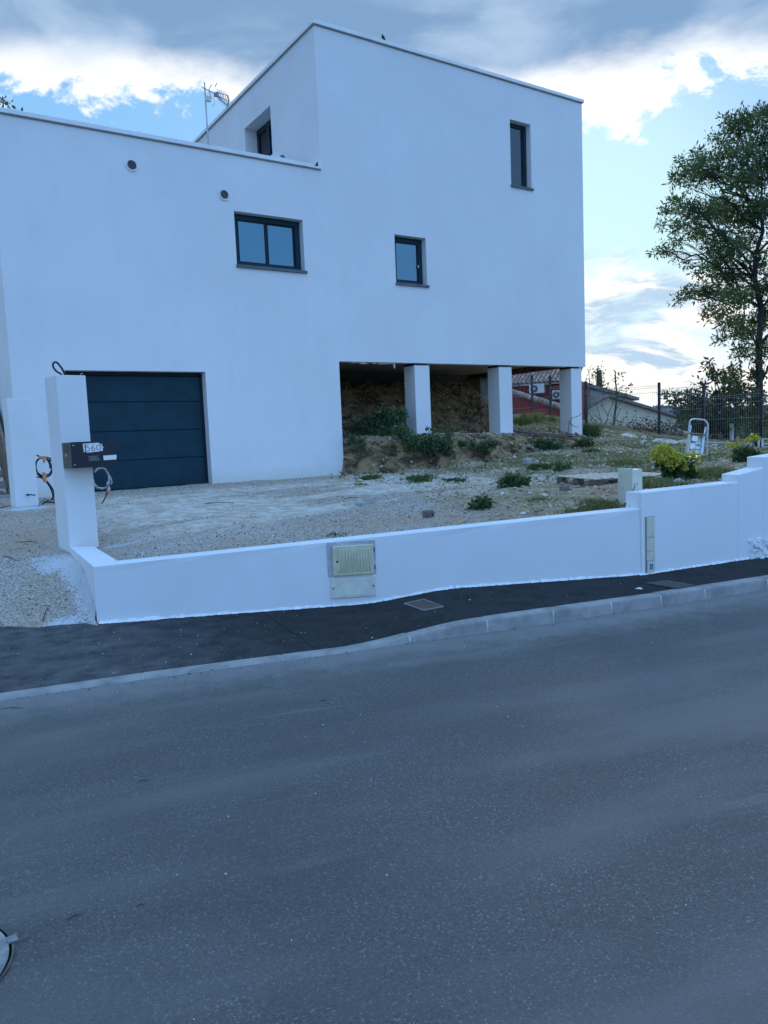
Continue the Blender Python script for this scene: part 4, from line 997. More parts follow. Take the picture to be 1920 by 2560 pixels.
for lp, mt_, r_ in (([(95, 1263), (104, 1254), (116, 1249), (128, 1247)], 'cable_painted', .010), ([(104, 1262), (116, 1255), (128, 1250), (142, 1248)], 'cable', .009), ([(118, 1258), (136, 1258), (154, 1262)], 'cable', .009), ([(96, 1267), (108, 1258), (120, 1252)], 'cable_painted', .010)):
    m = MB(); m.tube(cable_path([drop(x, y) + np.array([0, 0, 0.012]) for x, y in lp]), r_, 6); m.build('cable_on_ground', MAT[mt_], coil2, smooth=True)
m = MB(); m.prism([drop(121, 1253) + np.array([0, 0, .02]), drop(128, 1258) + np.array([0, 0, .02]), drop(130, 1249) + np.array([0, 0, .03])], (0, 0, .012)); m.build('orange_tape', MAT['tape_orange'], coil2)
m = MB(); m.tube([drop(138, 1277) + np.array([0, 0, .012]), drop(150, 1276) + np.array([0, 0, .012])], 0.010, 6); o = m.build('cable_scrap', MAT['cable'], smooth=True); tagp(o, 'short black cable scrap with a red tip on the gravel between the piers', 'cable')
m = MB(); m.tube([drop(150, 1276) + np.array([0, 0, .012]), drop(156, 1275.5) + np.array([0, 0, .012])], 0.011, 6); m.build('red_tip', MAT['tape_red'], o, smooth=True)
m = MB(); m.tube(cable_path([drop(-6, 1272) + np.array([0, 0, .01]), drop(8, 1270) + np.array([0, 0, .01]), drop(24, 1267) + np.array([0, 0, .015])]), 0.006, 6); o = m.build('cable_scrap', MAT['cable'], smooth=True); tagp(o, 'thin black cable on the gravel left of the smaller pier', 'cable')
# stub of rod in the smaller pier
fr_ = p2l - p2n * 0.0
def on_p2f(px, py, out=0.0): q = p2l - p2n * out; return onV(px, py, q, q + p2d)
m = MB(); m.tube([on_p2f(70, 1237.5, -0.02), on_p2f(68, 1237, 0.05), on_p2f(78, 1237, 0.10), on_p2f(88, 1238, 0.13)], [0.014, 0.014, 0.008, 0.010], 8); o = m.build('rod_stub', MAT['cable'], smooth=True); tagp(o, 'dark bent rod stub sticking out low on the smaller pier', 'rod')

# ------------------------------------------------------------------ wooden stair beside the left wall
stair = thing('wooden_stair', (1.2, 14.2, 0.82), 'weathered wooden outdoor stair climbing beside the left wall of the house', 'stair')
ST0 = onY(31, 1236, 13.3)
sx1 = HX0 - 0.06; nst = 9
for k in range(nst):
    y = 14.17 + 0.235 * k; z = 1.00 + 0.180 * k
    m = MB(); m.box(sx1 - 1.0, sx1 - 0.052, y, y + 0.26, z, z + 0.050); m.build('tread', MAT['wood_tread'], stair, bevel=0.004)
    m = MB(); m.box(sx1 - 1.0, sx1 - 0.052, y + 0.235, y + 0.25, z + 0.052, z + 0.12); m.build('riser', MAT['grey_render'], stair)
for x in (sx1 - 0.05, sx1 - 1.05):
    m = MB(); y0 = 14.02; y1 = y0 + 0.235 * nst + 0.3; dzs = 0.766 * (y1 - y0)
    m.prism([(x, y0, 0.80), (x, y0, 1.34), (x, y0 + 0.02, 1.59), (x, y1, 1.59 + dzs), (x, y1, 0.86 + dzs), (x, y0 + 0.22, 0.80)], (0.045, 0, 0)); m.build('stringer', MAT['wood_stair'], stair, bevel=0.004)
m = MB(); m.box(sx1 - 1.1, sx1, 13.9, 14.5, 0.70, 0.90); m.build('stair_base', MAT['concrete'], stair, bevel=0.01)

# ------------------------------------------------------------------ things let into the street wall
def wp(s, z, out=0.0):                 # point on the face of the wall; s metres right of corner A along A-B
    q = WA[:2] + dAB * s - nAB * out; return np.array([q[0], q[1], z])
def s_of(px, py): q = onV(px, py, WA, WB); return (q[:2] - WA[:2]) @ dAB, q[2]
def wbox(mb, s0, s1, z0, z1, o0, o1, dd=None, nn=None, base=None):
    c_ = (wp(s0, z0, o0) + wp(s1, z1, o1)) / 2
    return mb.obox(c_, (*(dAB * (s1 - s0) / 2), 0), (*(nAB * (o1 - o0) / 2), 0), (0, 0, (z1 - z0) / 2))
s0, zt0 = s_of(829, 1365); s1, _ = s_of(932, 1355); _, zl0 = s_of(831, 1440); sb0, zb0 = s_of(826, 1444); sb1, _ = s_of(937, 1430); _, zb1 = s_of(829, 1496)
print('meter', s0, s1, zt0, zl0, zb0, zb1)
meter = thing('meter_cabinet', wp((s0 + s1) / 2, zb1, 0), 'beige ribbed utility cabinet above a grey cover plate, set in the low wall', 'meter box')
m = MB(); wbox(m, s0 - 0.045, s1 + 0.02, zl0 - 0.005, zt0 + 0.035, 0.006, 0.013); m.build('recess_frame', MAT['meter_frame'], meter, bevel=0.006)
m = MB(); wbox(m, s0, s1, zl0, zt0, 0.014, 0.042); md = m.build('cabinet_door', MAT['meter_beige'], meter, bevel=0.010, seg=3)
wd = s1 - s0; ht = zt0 - zl0
for k in range(12):
    sc0 = s0 + wd * (0.125 + 0.070 * k) ; m = MB(); lo = zl0 + ht * 0.10; hi = zt0 - ht * 0.10
    if k == 0: hi = zl0 + ht * 0.36
    m.tube([wp(sc0, lo, 0.040), wp(sc0, lo + 0.012, 0.044), wp(sc0, hi - 0.012, 0.044), wp(sc0, hi, 0.040)], [0.003, 0.0072, 0.0072, 0.003], 6); m.build('rib', MAT['meter_beige'], md, smooth=True)
m = MB(); m.disc(wp(s0 + wd * 0.11, zl0 + ht * 0.49, 0.041), (*(-nAB), 0), 0.011, 0.003, 16); m.build('lock', MAT['black'], md)
m = MB()
for k in range(7): z = zt0 - ht * (0.12 + 0.055 * k); m.tube([wp(s0 + wd * 0.10, z, 0.043), wp(s0 + wd * 0.125, z - 0.004, 0.043), wp(s0 + wd * 0.11, z - 0.009, 0.043)], 0.0022, 4)
m.build('embossed_lettering', MAT['meter_beige'], md)
for zz in (0.80, 0.22):
    m = MB(); wbox(m, s1 + 0.001, s1 + 0.010, zl0 + ht * zz - 0.02, zl0 + ht * zz + 0.02, 0.013, 0.036); m.build('hinge', MAT['black'], md)
m = MB(); wbox(m, sb0, sb1, zb1, zb0 - 0.006, 0.008, 0.030); cp_ = m.build('cover_plate', MAT['meter_grey'], meter, bevel=0.010, seg=3)
m = MB(); w2 = sb1 - sb0; h2 = zb0 - zb1
for a_, b_, c_, d_ in ((0.10, 0.90, 0.14, 0.17), (0.10, 0.90, 0.80, 0.83), (0.10, 0.115, 0.17, 0.80), (0.885, 0.90, 0.17, 0.80)):
    wbox(m, sb0 + w2 * a_, sb0 + w2 * b_, zb1 + h2 * c_, zb1 + h2 * d_, 0.0285, 0.0325)
m.build('raised_border', MAT['meter_grey'], cp_)
for a_ in (0.05, 0.95):
    m = MB(); m.ring(wp(sb0 + w2 * a_, zb1 + h2 * 0.5, 0.0302), (*(-nAB), 0), 0.005, 0.010, 0.003, 14); m.build('bolt', MAT['iron'], cp_)
m = MB(); rr = random.Random(2)
for k in range(9):
    u = 0.36 + 0.031 * k; zc_ = 0.56 + 0.07 * math.sin(math.pi * (k + 0.5) / 9); a_ = wp(sb0 + w2 * u, zb1 + h2 * zc_, 0.0305)
    m.tube([a_, a_ + np.array([0, 0, 0.014]), a_ + np.array([*(dAB * 0.008), 0.012])], 0.0013, 4)
for k in range(11):
    a_ = wp(sb0 + w2 * (0.39 + 0.02 * k), zb1 + h2 * 0.44, 0.0305); m.tube([a_, a_ + np.array([*(dAB * 0.004), 0.010])], 0.0012, 4)
m.build('embossed_lettering', MAT['meter_grey'], cp_)
# tall narrow cream cabinet at the step of the wall
def wq(s, z, out=0.0): q = WB[:2] + dBC * s - nBC * out; return np.array([q[0], q[1], z])
def s_b(px, py): q = onV(px, py, WB, WC); return (q[:2] - WB[:2]) @ dBC, q[2]
t0, zt1 = s_b(1611, 1293); t1, _ = s_b(1630, 1290); zlow = 0.112
lev = [s_b(1610, y)[1] for y in (1293, 1344, 1379, 1403)] + [zlow]
tall = thing('narrow_cabinet', wq((t0 + t1) / 2, zlow, 0), 'tall narrow cream service cabinet where the wall steps up, with a small blue sticker', 'cabinet')
m = MB(); 
def qbox(mb, s0, s1, z0, z1, o0, o1):
    c_ = (wq(s0, z0, o0) + wq(s1, z1, o1)) / 2
    return mb.obox(c_, (*(dBC * (s1 - s0) / 2), 0), (*(nBC * (o1 - o0) / 2), 0), (0, 0, (z1 - z0) / 2))
for k in range(4):
    m = MB(); qbox(m, t0 + (0.006 if k == 3 else 0), t1, lev[k + 1] + 0.004, lev[k], 0.021, 0.034 + (0.003 if k == 0 else 0)); pnl = m.build('cabinet_panel', MAT['cabinet_cream'], tall, bevel=0.003)
    if k == 0: m = MB(); m.disc(wq(t0 + (t1 - t0) * 0.62, lev[1] + 0.03, 0.037), (*(-nBC), 0), 0.005, 0.003, 10); m.build('lock', MAT['black'], pnl)
    if k == 3:
        m = MB(); qbox(m, t0 + (t1 - t0) * 0.35, t0 + (t1 - t0) * 0.75, lev[3] - 0.085, lev[3] - 0.03, 0.0345, 0.036); st_ = m.build('sticker', MAT['sticker_blue'], pnl)
        m = MB(); a_ = t0 + (t1 - t0) * 0.42
        for q in range(3): m.tube([wq(a_ + 0.008 * q, lev[3] - 0.072, 0.0368), wq(a_ + 0.008 * q + 0.003, lev[3] - 0.048, 0.0368)], 0.0012, 4)
        m.build('sticker_mark', MAT['paper'], st_)
m = MB(); qbox(m, t0 - 0.012, t1 + 0.012, zlow - 0.05, lev[0] + 0.006, 0.012, 0.0225); m.build('cabinet_gap', MAT['coping_under'], tall)
# cream box post standing behind the step
q_ = WB[:2] + nBC * 0.235; c0_ = onV(1584, 1252, q_, q_ + dBC)[:2]
zt2 = above(1584, 1174, c0_)[2]; hb = 0.60; uw = 0.125; nw = 0.19
postb = thing('service_post', (*(c0_ + dBC * uw / 2 + nBC * nw / 2), 0.70), 'cream plastic service post standing behind the step of the wall', 'service post')
m = MB(); cc_ = c0_ + dBC * uw / 2 + nBC * nw / 2; m.obox((cc_[0], cc_[1], (0.70 + zt2) / 2), (*(dBC * uw / 2), 0), (*(nBC * nw / 2), 0), (0, 0, (zt2 - 0.70) / 2)); m.build('post_body', MAT['cabinet_cream'], postb, bevel=0.008)
m = MB(); cl_ = c0_ - dBC * 0.009 + nBC * (nw / 2 + 0.01); m.obox((cl_[0], cl_[1], (0.70 + zt2) / 2 + 0.012), (*(dBC * 0.008), 0), (*(nBC * (nw / 2 + 0.012)), 0), (0, 0, (zt2 - 0.70) / 2)); m.build('post_door', MAT['cabinet_cream'], postb, bevel=0.004)
for z in (zt2 - 0.07, zt2 - 0.20, zt2 - 0.33):
    m = MB(); a_ = c0_ - dBC * 0.018 + nBC * 0.15; m.disc((a_[0], a_[1], z), (*(-dBC), 0), 0.008, 0.003, 12); m.build('screw', MAT['galvanised'], postb)

# ------------------------------------------------------------------ covers in the ground
def pavq(px, py, dz=0.006): p = onPav(px, py); p[2] += dz; return p
# brownish rectangular cover
q = [pavq(*p) for p in ((1014, 1511), (1060, 1501), (1105, 1518), (1060, 1527))]
cov = thing('chamber_cover', np.mean(q, 0), 'brownish iron chamber cover in the dark pavement', 'manhole cover')
m = MB(); m.prism([(p[0], p[1], p[2] - 0.002) for p in q], (0, 0, 0.006)); m.build('cover_plate', MAT['iron_rust'], cov, bevel=0.002)
m = MB(); c_ = np.mean(q, 0)
for k in range(4):
    a_, b_ = c_ + (q[k] - c_) * 1.07, c_ + (q[(k + 1) % 4] - c_) * 1.07; m.tube([a_, b_], 0.008, 5)
m.build('cover_rim', MAT['concrete_dark'], cov)
# ribbed grey cover
q = [pavq(*p) for p in ((1613, 1460), (1668, 1453), (1738, 1465), (1690, 1473))]
cov = thing('chamber_cover', np.mean(q, 0), 'grey cast chamber cover with raised grid, in the pavement before the higher wall', 'manhole cover')
m = MB(); m.prism([(p[0], p[1], p[2] - 0.002) for p in q], (0, 0, 0.005)); pl_ = m.build('cover_plate', MAT['iron'], cov)
def bil(u, v): return (q[0] * (1 - u) + q[1] * u) * (1 - v) + (q[3] * (1 - u) + q[2] * u) * v
for k in range(13):
    u = (k + 0.5) / 13; m = MB(); m.tube([bil(u, 0.02) + np.array([0, 0, .004]), bil(u, 0.98) + np.array([0, 0, .004])], 0.0045, 4); m.build('grid_bar', MAT['iron'], pl_)
for k in range(13):
    u = (k + 0.5) / 13; m = MB(); m.tube([bil(0.02, u) + np.array([0, 0, .004]), bil(0.98, u) + np.array([0, 0, .004])], 0.0045, 4); m.build('grid_bar', MAT['iron'], pl_)
# round manhole in the road, cut by the left edge of the view
a_, b_, c_ = onZ(0, 2316, 0)[:2], onZ(38, 2378, 0)[:2], onZ(0, 2456, 0)[:2]
A_ = np.array([b_ - a_, c_ - a_]) * 2; bb = np.array([b_ @ b_ - a_ @ a_, c_ @ c_ - a_ @ a_]); cc_ = np.linalg.solve(A_, bb); rr_ = np.linalg.norm(cc_ - a_)
print('manhole', cc_, rr_)
mh = thing('manhole', (cc_[0], cc_[1], 0), 'round cast-iron manhole with a hinge lug in the grey road', 'manhole cover')
m = MB(); m.ring((cc_[0], cc_[1], -0.01), (0, 0, 1), rr_ - 0.010, rr_, 0.016, 72); m.build('manhole_frame', MAT['iron'], mh, bevel=0.002)
m = MB(); m.disc((cc_[0], cc_[1], -0.02), (0, 0, 1), rr_ - 0.009, 0.020, 64); m.build('manhole_gap', MAT['black'], mh)
m = MB(); m.disc((cc_[0], cc_[1], -0.01), (0, 0, 1), rr_ - 0.017, 0.017, 64); ml = m.build('manhole_lid', MAT['iron_lid'], mh, bevel=0.003)
hp = onZ(30, 2352, 0)[:2]; hd = hp - cc_; hd /= np.linalg.norm(hd); hn = np.array([-hd[1], hd[0]])
m = MB(); m.obox((*(cc_ + hd * (rr_ + 0.022)), 0.001), (*(hd * 0.026), 0), (*(hn * 0.022), 0), (0, 0, 0.003)); m.build('hinge_pocket', MAT['iron'], mh, bevel=0.002)
m = MB(); m.obox((*(cc_ + hd * (rr_ - 0.004)), 0.006), (*(hd * 0.016), 0), (*(hn * 0.017), 0), (0, 0, 0.005)); m.build('hinge_lug', MAT['iron_lid'], mh, bevel=0.003)
for k, ang in enumerate((-0.6, -1.0, -1.45, -1.9, 1.0, 1.6)):
    dd_ = np.array([hd[0] * math.cos(ang) - hd[1] * math.sin(ang), hd[0] * math.sin(ang) + hd[1] * math.cos(ang)])
    m = MB(); m.obox((*(cc_ + dd_ * (rr_ * 0.72)), 0.008), (*(dd_ * 0.05), 0), (-dd_[1] * 0.012, dd_[0] * 0.012, 0), (0, 0, 0.003)); m.build('lid_rib', MAT['iron_lid'], ml, bevel=0.002)

# ------------------------------------------------------------------ roof: antenna, outdoor unit, bird
AY_ = 16.0
def ap(px, py, dy=0.0): return onY(px, py, AY_ + dy)
ant = thing('tv_antenna', (ap(523, 362)[0], AY_, ZLOW - 0.3), 'slender television antenna on a mast behind the lower roof edge', 'antenna')
top = ap(511, 205); bot = ap(524, 362); bot = np.array([top[0], AY_, ZLOW - 0.3])
m = MB(); m.tube([bot, top], [0.019, 0.015], 8); m.build('mast', MAT['galvanised'], ant, smooth=True)
jb = MB(); c_ = ap(518, 249); jb.box(c_[0] - 0.055, c_[0] + 0.055, AY_ - 0.08, AY_ - 0.02, c_[2] - 0.06, c_[2] + 0.05); jb.build('amplifier_box', MAT['meter_grey'], ant, bevel=0.008)
bA, bB, bC = ap(511, 221, -0.03), ap(541, 236, 0.5), ap(536, 235, 0.4)
m = MB(); m.tube([bA + (bA - bB) * 0.15, bB], 0.010, 6); m.build('boom', MAT['antenna_metal'], ant)
for k in range(6):
    t = -0.1 + 0.15 * k; p = bA + (bB - bA) * t; 
    m = MB(); L_ = 0.06 + 0.012 * k; m.tube([p + np.array([-0.02 - L_, -0.10, -0.03]), p + np.array([0.02 + L_, 0.10, 0.03])], 0.005, 5); m.build('director', MAT['antenna_metal'], ant)
for (a_, b_) in (((529, 211), (521, 227)), ((521, 225), (530, 248)), ((542, 208), (538, 217))):
    m = MB(); m.tube([ap(*a_, 0.25), ap(*b_, 0.25)], 0.009, 5); m.build('dipole', MAT['antenna_metal'], ant)
m = MB(); c_ = bB; m.box(c_[0] - 0.05, c_[0] + 0.03, c_[1] - 0.03, c_[1] + 0.03, c_[2] - 0.05, c_[2] + 0.03); m.build('feed_box', MAT['antenna_metal'], ant, bevel=0.006)
for side, (p0, p1) in enumerate((((541, 230), (569, 239)), ((544, 240), (569, 252)), ((541, 240), (569, 265)))):
    dy = (-0.15, 0.0, 0.25)[side]
    m = MB(); a_, b_ = ap(*p0, 0.5), ap(*p1, 0.7 + dy); m.tube([a_, b_], 0.009, 6); fr_ = m.build('reflector_arm', MAT['antenna_metal'], ant)
    for k in range(6):
        p = a_ + (b_ - a_) * (0.15 + 0.16 * k); m = MB(); m.tube([p + np.array([-0.06, -0.12, 0.02]), p + np.array([0.06, 0.12, -0.02])], 0.004, 4); m.build('reflector_rod', MAT['antenna_metal'], fr_)
m = MB(); m.tube(cable_path([ap(569, 238, .6), ap(572, 250, .7), ap(569, 266, .9)]), 0.014, 6); m.build('reflector_edge', MAT['antenna_metal'], ant)
m = MB(); m.tube(cable_path([ap(534, 237, .4), ap(536, 252, .3), ap(534, 263, .2), ap(528, 265, .1)]), 0.004, 5); m.build('antenna_cable', MAT['antenna_metal'], ant)
ou = thing('outdoor_unit', (*onY(705, 392, 14.3)[:2], ZLOW - 0.3), 'small white outdoor unit behind the lower roof edge under the terrace door', 'outdoor unit')
p0 = onY(688, 383, 14.3); p1 = onY(722, 390, 14.3); zt3 = (p0[2] + p1[2]) / 2 + 0.03
m = MB(); m.box(p0[0], min(p1[0], HXM - 0.03), 14.3, 14.6, ZLOW - 0.28, zt3); m.build('casing', MAT['white_enamel'], ou, bevel=0.015)
m = MB(); m.box(p0[0] + 0.12, p0[0] + 0.20, 14.285, 14.299, zt3 - 0.075, zt3 - 0.045); m.build('vent_slot', MAT['iron'], ou)
p = onY(686, 392, 14.25); m = MB(); m.tube([p + np.array([-0.12, 0, -0.08]), p + np.array([0.05, 0, 0.02])], 0.012, 6); m.build('pipe', MAT['white_enamel'], ou)
b0 = onY(958, 109, HY); b0[2] = ZUP + 0.060
bird = MB(); bird.tube([b0 + np.array([0.075, 0, 0.0]), b0 + np.array([0.045, 0, 0.030]), b0 + np.array([0.015, 0, 0.055]), b0 + np.array([-0.006, 0, 0.075]), b0 + np.array([-0.012, 0, 0.098]), b0 + np.array([-0.008, 0, 0.112]), b0 + np.array([-0.004, 0, 0.125])], [0.006, 0.014, 0.029, 0.030, 0.018, 0.016, 0.003], 10)
bird.tube([b0 + np.array([0.005, 0.012, 0.0]), b0 + np.array([0.002, 0.01, 0.045])], 0.003, 5); bird.tube([b0 + np.array([0.005, -0.012, 0.0]), b0 + np.array([0.002, -0.01, 0.045])], 0.003, 5)
o = bird.build('bird', MAT['bird_black'], smooth=True); tagp(o, 'small dark bird perched on the upper roof edge', 'bird')

# ------------------------------------------------------------------ pallet
mat('wood_deck', (0.60, 0.52, 0.41), 0.85, 0.3, 14, 0.4, 60)
pz = []
pc4 = [drop(1388, 1183), drop(1494, 1208), drop(1590, 1188)]
PTOP = 0.965; A0 = onZ(1391, 1189, PTOP); A1 = onZ(1489, 1197, PTOP); A3 = onZ(1492, 1174, PTOP)
u_ = (A1 - A0)[:2]; Lw = np.linalg.norm(u_); u_ /= Lw; v_ = np.array([-u_[1], u_[0]])
if v_ @ A0[:2] < 0: v_ = -v_
print('pallet corners', A0, A1, A3, np.linalg.norm((A3 - A0)[:2]), v_)
print('pallet', A0, A1, Lw)
PZ = PTOP - 0.112; PL, PW2 = 1.15, Lw
pal = thing('pallet', (*(A0[:2] + u_ * PW2 / 2 + v_ * PL / 2), PZ), 'weathered grey wooden pallet lying on the stony ground behind the wall', 'pallet')
def pbx(a0, a1, b0, b1, z0, z1, name, mt='wood_grey'):
    z0, z1 = z0 * 0.81, z1 * 0.81
    c_ = A0[:2] + u_ * (a0 + a1) / 2 + v_ * (b0 + b1) / 2; m = MB(); m.obox((c_[0], c_[1], PZ + (z0 + z1) / 2), (*(u_ * (a1 - a0) / 2), 0), (*(v_ * (b1 - b0) / 2), 0), (0, 0, (z1 - z0) / 2)); return m.build(name, MAT[mt], pal, bevel=0.003)
for a_ in (0, PW2 / 2 - 0.07, PW2 - 0.14):
    for b_ in (0, PL / 2 - 0.05, PL - 0.10): pbx(a_, a_ + 0.14, b_ + .004, b_ + 0.098, 0.022, 0.098, 'block')
for b_ in (0, PL / 2 - 0.05, PL - 0.10): pbx(0, PW2, b_, b_ + 0.10, 0.0, 0.02, 'bottom_board')
for a_ in (0.01, PW2 / 2 - 0.06, PW2 - 0.13): pbx(a_, a_ + 0.12, 0, PL, 0.099, 0.118, 'stringer_board')
bb_ = 0.0
while bb_ < PL - 0.05: pbx(-0.005, PW2 + 0.005, bb_, bb_ + 0.074, 0.119, 0.138, 'deck_board', 'wood_deck'); bb_ += 0.137

# ------------------------------------------------------------------ fence along the side boundary
FX = 22.0
posts = [(9.9, .35), (11.4, .45), (12.9, .62), (14.83, .93), (16.5, 1.27), (19.7, 1.75), (21.5, 2.14), (22.5, 2.2), (24.8, 2.3), (27.2, 2.4)]
ptop = {12.9: 2.52, 14.83: 2.88, 16.5: 3.03, 19.7: 3.34, 21.5: 3.69, 22.5: 3.80}
fence = thing('mesh_fence', (FX, 16.5, 1.2), 'dark welded wire mesh fence with square posts along the side of the plot', 'fence')
for k, (y, z) in enumerate(posts):
    t_ = ptop.get(y, z + 1.95); m = MB(); m.box(FX - 0.035, FX + 0.035, y - 0.035, y + 0.035, z - 0.25, t_); po = m.build('post', MAT['fence_dark'], fence)
    m = MB(); m.box(FX - 0.038, FX + 0.038, y - 0.038, y + 0.038, t_, t_ + 0.012); m.build('post_cap', MAT['black'], po)
    if k + 1 < len(posts):
        y1 = posts[k + 1][0]; zt_ = t_ - 0.03; zb_2 = zt_ - 1.73
        m = MB(); n_ = int((y1 - y) / 0.075)
        for i in range(1, n_):
            yy = y + (y1 - y) * i / n_
            m.tube([(FX - 0.045, yy, zb_2), (FX - 0.045, yy, zt_ - 0.12), (FX - 0.085, yy, zt_ - 0.085), (FX - 0.045, yy, zt_ - 0.05), (FX - 0.045, yy, zt_)], 0.0032, 3, cap=False)
        for zz in (0.03, 0.49, 0.97, 1.45, 1.61, 1.68): m.tube([(FX - 0.05, y, zb_2 + zz), (FX - 0.05, y1, zb_2 + zz)], 0.0055, 3, cap=False)
        m.build('mesh_panel', MAT['fence_wire'], fence)

# ------------------------------------------------------------------ folding step and the electrical board leaning on it
G = drop(1741, 1150)
print('stool', G)
sr = ray(1741, 1150) / F; rt_ = np.array([M[0, 0], M[1, 0]]); rt_ /= np.linalg.norm(rt_); fwd = np.array([-rt_[1], rt_[0]])
dS = np.linalg.norm(G[:2]); pxm = 1900 / (sr @ sr) ** 0.0 / ((G - EYE) @ M[:, 2])
def SP(px, py, back=0.0):
    q = G[:2] + fwd * back; return onV(px, py, q, q + rt_)
stool = thing('folding_step', G, 'white tubular folding step standing in the grass near the fence', 'step stool')
path = [SP(1722, 1118), SP(1721.5, 1085), SP(1724, 1058), SP(1728, 1050), SP(1736, 1047.5), SP(1748, 1048.5), SP(1760, 1050), SP(1767, 1056), SP(1769.5, 1066), SP(1768, 1100), SP(1767, 1142)]
m = MB(); m.tube(cable_path(path, 4), 0.013, 8); m.build('hoop_frame', MAT['ladder_white'], stool, smooth=True)
m = MB(); m.tube([SP(1724, 1080, -.02), SP(1712, 1138, -.20)], 0.011, 7); m.build('leg', MAT['ladder_white'], stool, smooth=True)
m = MB(); m.tube([SP(1764.5, 1068, .06), SP(1756, 1110, .02), SP(1752, 1145, .0)], 0.011, 7); m.build('leg', MAT['ladder_white'], stool, smooth=True)
m = MB(); m.tube([SP(1727, 1063, -.02), SP(1725, 1080, -.05)], 0.012, 7); m.build('bracket', MAT['ladder_white'], stool)
for y in (1092, 1116): m = MB(); m.tube([SP(1757, y, .02), SP(1768, y - 1, .0)], 0.010, 6); m.build('step_bar', MAT['ladder_white'], stool)
bd = thing('electrical_board', SP(1735, 1135, -.22), 'white electrical distribution board leaning on the folding step', 'electrical board')
def EB(u, v, o=0.0):   # board plane: u 0..1 right, v 0..1 up
    a_ = SP(1716, 1133, -.30) * (1 - u) + SP(1752, 1134, -.24) * u; b_ = SP(1722, 1083, -.10) * (1 - u) + SP(1757.5, 1086, -.06) * u
    p = a_ * (1 - v) + b_ * v; return p - np.array([*fwd, 0]) * o
def ebx(name, u0, u1, v0, v1, o0, o1, mt, par):
    m = MB(); V = [EB(u, v, o) for o in (o0, o1) for v in (v0, v1) for u in (u0, u1)]
    m.add(V, [(0, 2, 3, 1), (4, 5, 7, 6), (0, 1, 5, 4), (2, 6, 7, 3), (0, 4, 6, 2), (1, 3, 7, 5)]); return m.build(name, MAT[mt], par, bevel=0.002)
bp_ = ebx('back_board', 0, 1, 0, 1, -0.01, 0.02, 'meter_grey', bd)
ebx('side_rail', -0.03, 0.03, 0, 1, 0.0, 0.07, 'cabinet_cream', bd); ebx('side_rail', 0.86, 1.03, 0, 1, 0.0, 0.07, 'ladder_white', bd)
ebx('top_shelf', -0.06, 1.05, 0.98, 1.02, -0.02, 0.12, 'wood_tread', bd)
ebx('meter_unit', 0.10, 0.46, 0.62, 0.88, 0.021, 0.10, 'white_enamel', bp_); ebx('breaker_box', 0.08, 0.30, 0.22, 0.50, 0.021, 0.07, 'white_enamel', bp_); ebx('breaker_box', 0.31, 0.45, 0.25, 0.50, 0.021, 0.06, 'white_enamel', bp_)
ebx('breaker_row', 0.50, 0.82, 0.40, 0.55, 0.021, 0.05, 'white_enamel', bp_); ebx('breaker_switch', 0.58, 0.76, 0.44, 0.49, 0.051, 0.06, 'black', bp_); ebx('breaker_row', 0.50, 0.82, 0.24, 0.35, 0.021, 0.05, 'white_enamel', bp_)
ebx('cover_sheet', 0.50, 0.82, 0.60, 0.93, 0.021, 0.03, 'cabinet_cream', bp_)
m = MB(); q = [drop(1700, 1150), drop(1758, 1145), drop(1768, 1143), drop(1740, 1152)]
m.prism([p + np.array([0, 0, 0.04]) for p in q], (0, 0, 0.012)); o = m.build('plastic_sheet', MAT['white_enamel']); tagp(o, 'thin white sheet lying flat at the foot of the folding step', 'sheet')
# perforated block standing on the gravel; slab of concrete and others
G = drop(1071, 1293); s_ = 22.0 / 1900 * ((G - EYE) @ M[:, 2])
m = MB(); m.obox(G + np.array([0, 0, s_ * 0.36]), (s_ * 0.52, 0.01, 0), (-0.01, s_ * 0.45, 0), (0, 0.004, s_ * 0.40)); blk = m.build('concrete_block', mat('block_brown', (0.15, 0.125, 0.11), 0.9, 0.25, 12, 0.4, 60), bevel=0.006); tagp(blk, 'small grey concrete block with a hole, alone on the gravel', 'block')
m = MB(); m.disc(G + np.array([s_ * 0.18 + 0.009, -s_ * 0.45 - 0.005, s_ * 0.38]), (0, 1, 0), s_ * 0.10, 0.004, 12); m.build('hole', MAT['black'], blk)
G = drop(913, 1261); m = MB(); m.obox(G + np.array([0, 0, 0.02]), (0.11, 0.03, 0.004), (-0.02, 0.07, 0), (0, 0, 0.022)); o = m.build('concrete_slab', MAT['concrete'], bevel=0.01); tagp(o, 'flat grey broken slab lying on the pale dusty patch of the driveway', 'slab')
m = MB(); m.obox(G + np.array([0.05, 0.03, 0.05]), (0.05, 0.01, 0), (0, 0.04, 0), (0, 0, 0.012)); m.build('slab_piece', MAT['concrete'], o, bevel=0.008)
G = drop(1319, 1158); m = MB(); m.obox(G + np.array([0, 0, 0.04]), (0.07, 0.0, 0.01), (0, 0.05, 0), (0, 0.01, 0.05)); o = m.build('broken_block', MAT['concrete'], bevel=0.008); tagp(o, 'small pale broken block lodged at the foot of the earth bank', 'block')
G = drop(1411, 1226); m = MB(); m.obox(G + np.array([0, 0, 0.02]), (0.055, 0.02, 0.01), (-0.01, 0.05, 0), (0.02, 0.01, 0.045)); o = m.build('brown_block', MAT['block_brown'], bevel=0.015); tagp(o, 'brown broken block on the soil just in front of the pallet', 'block')

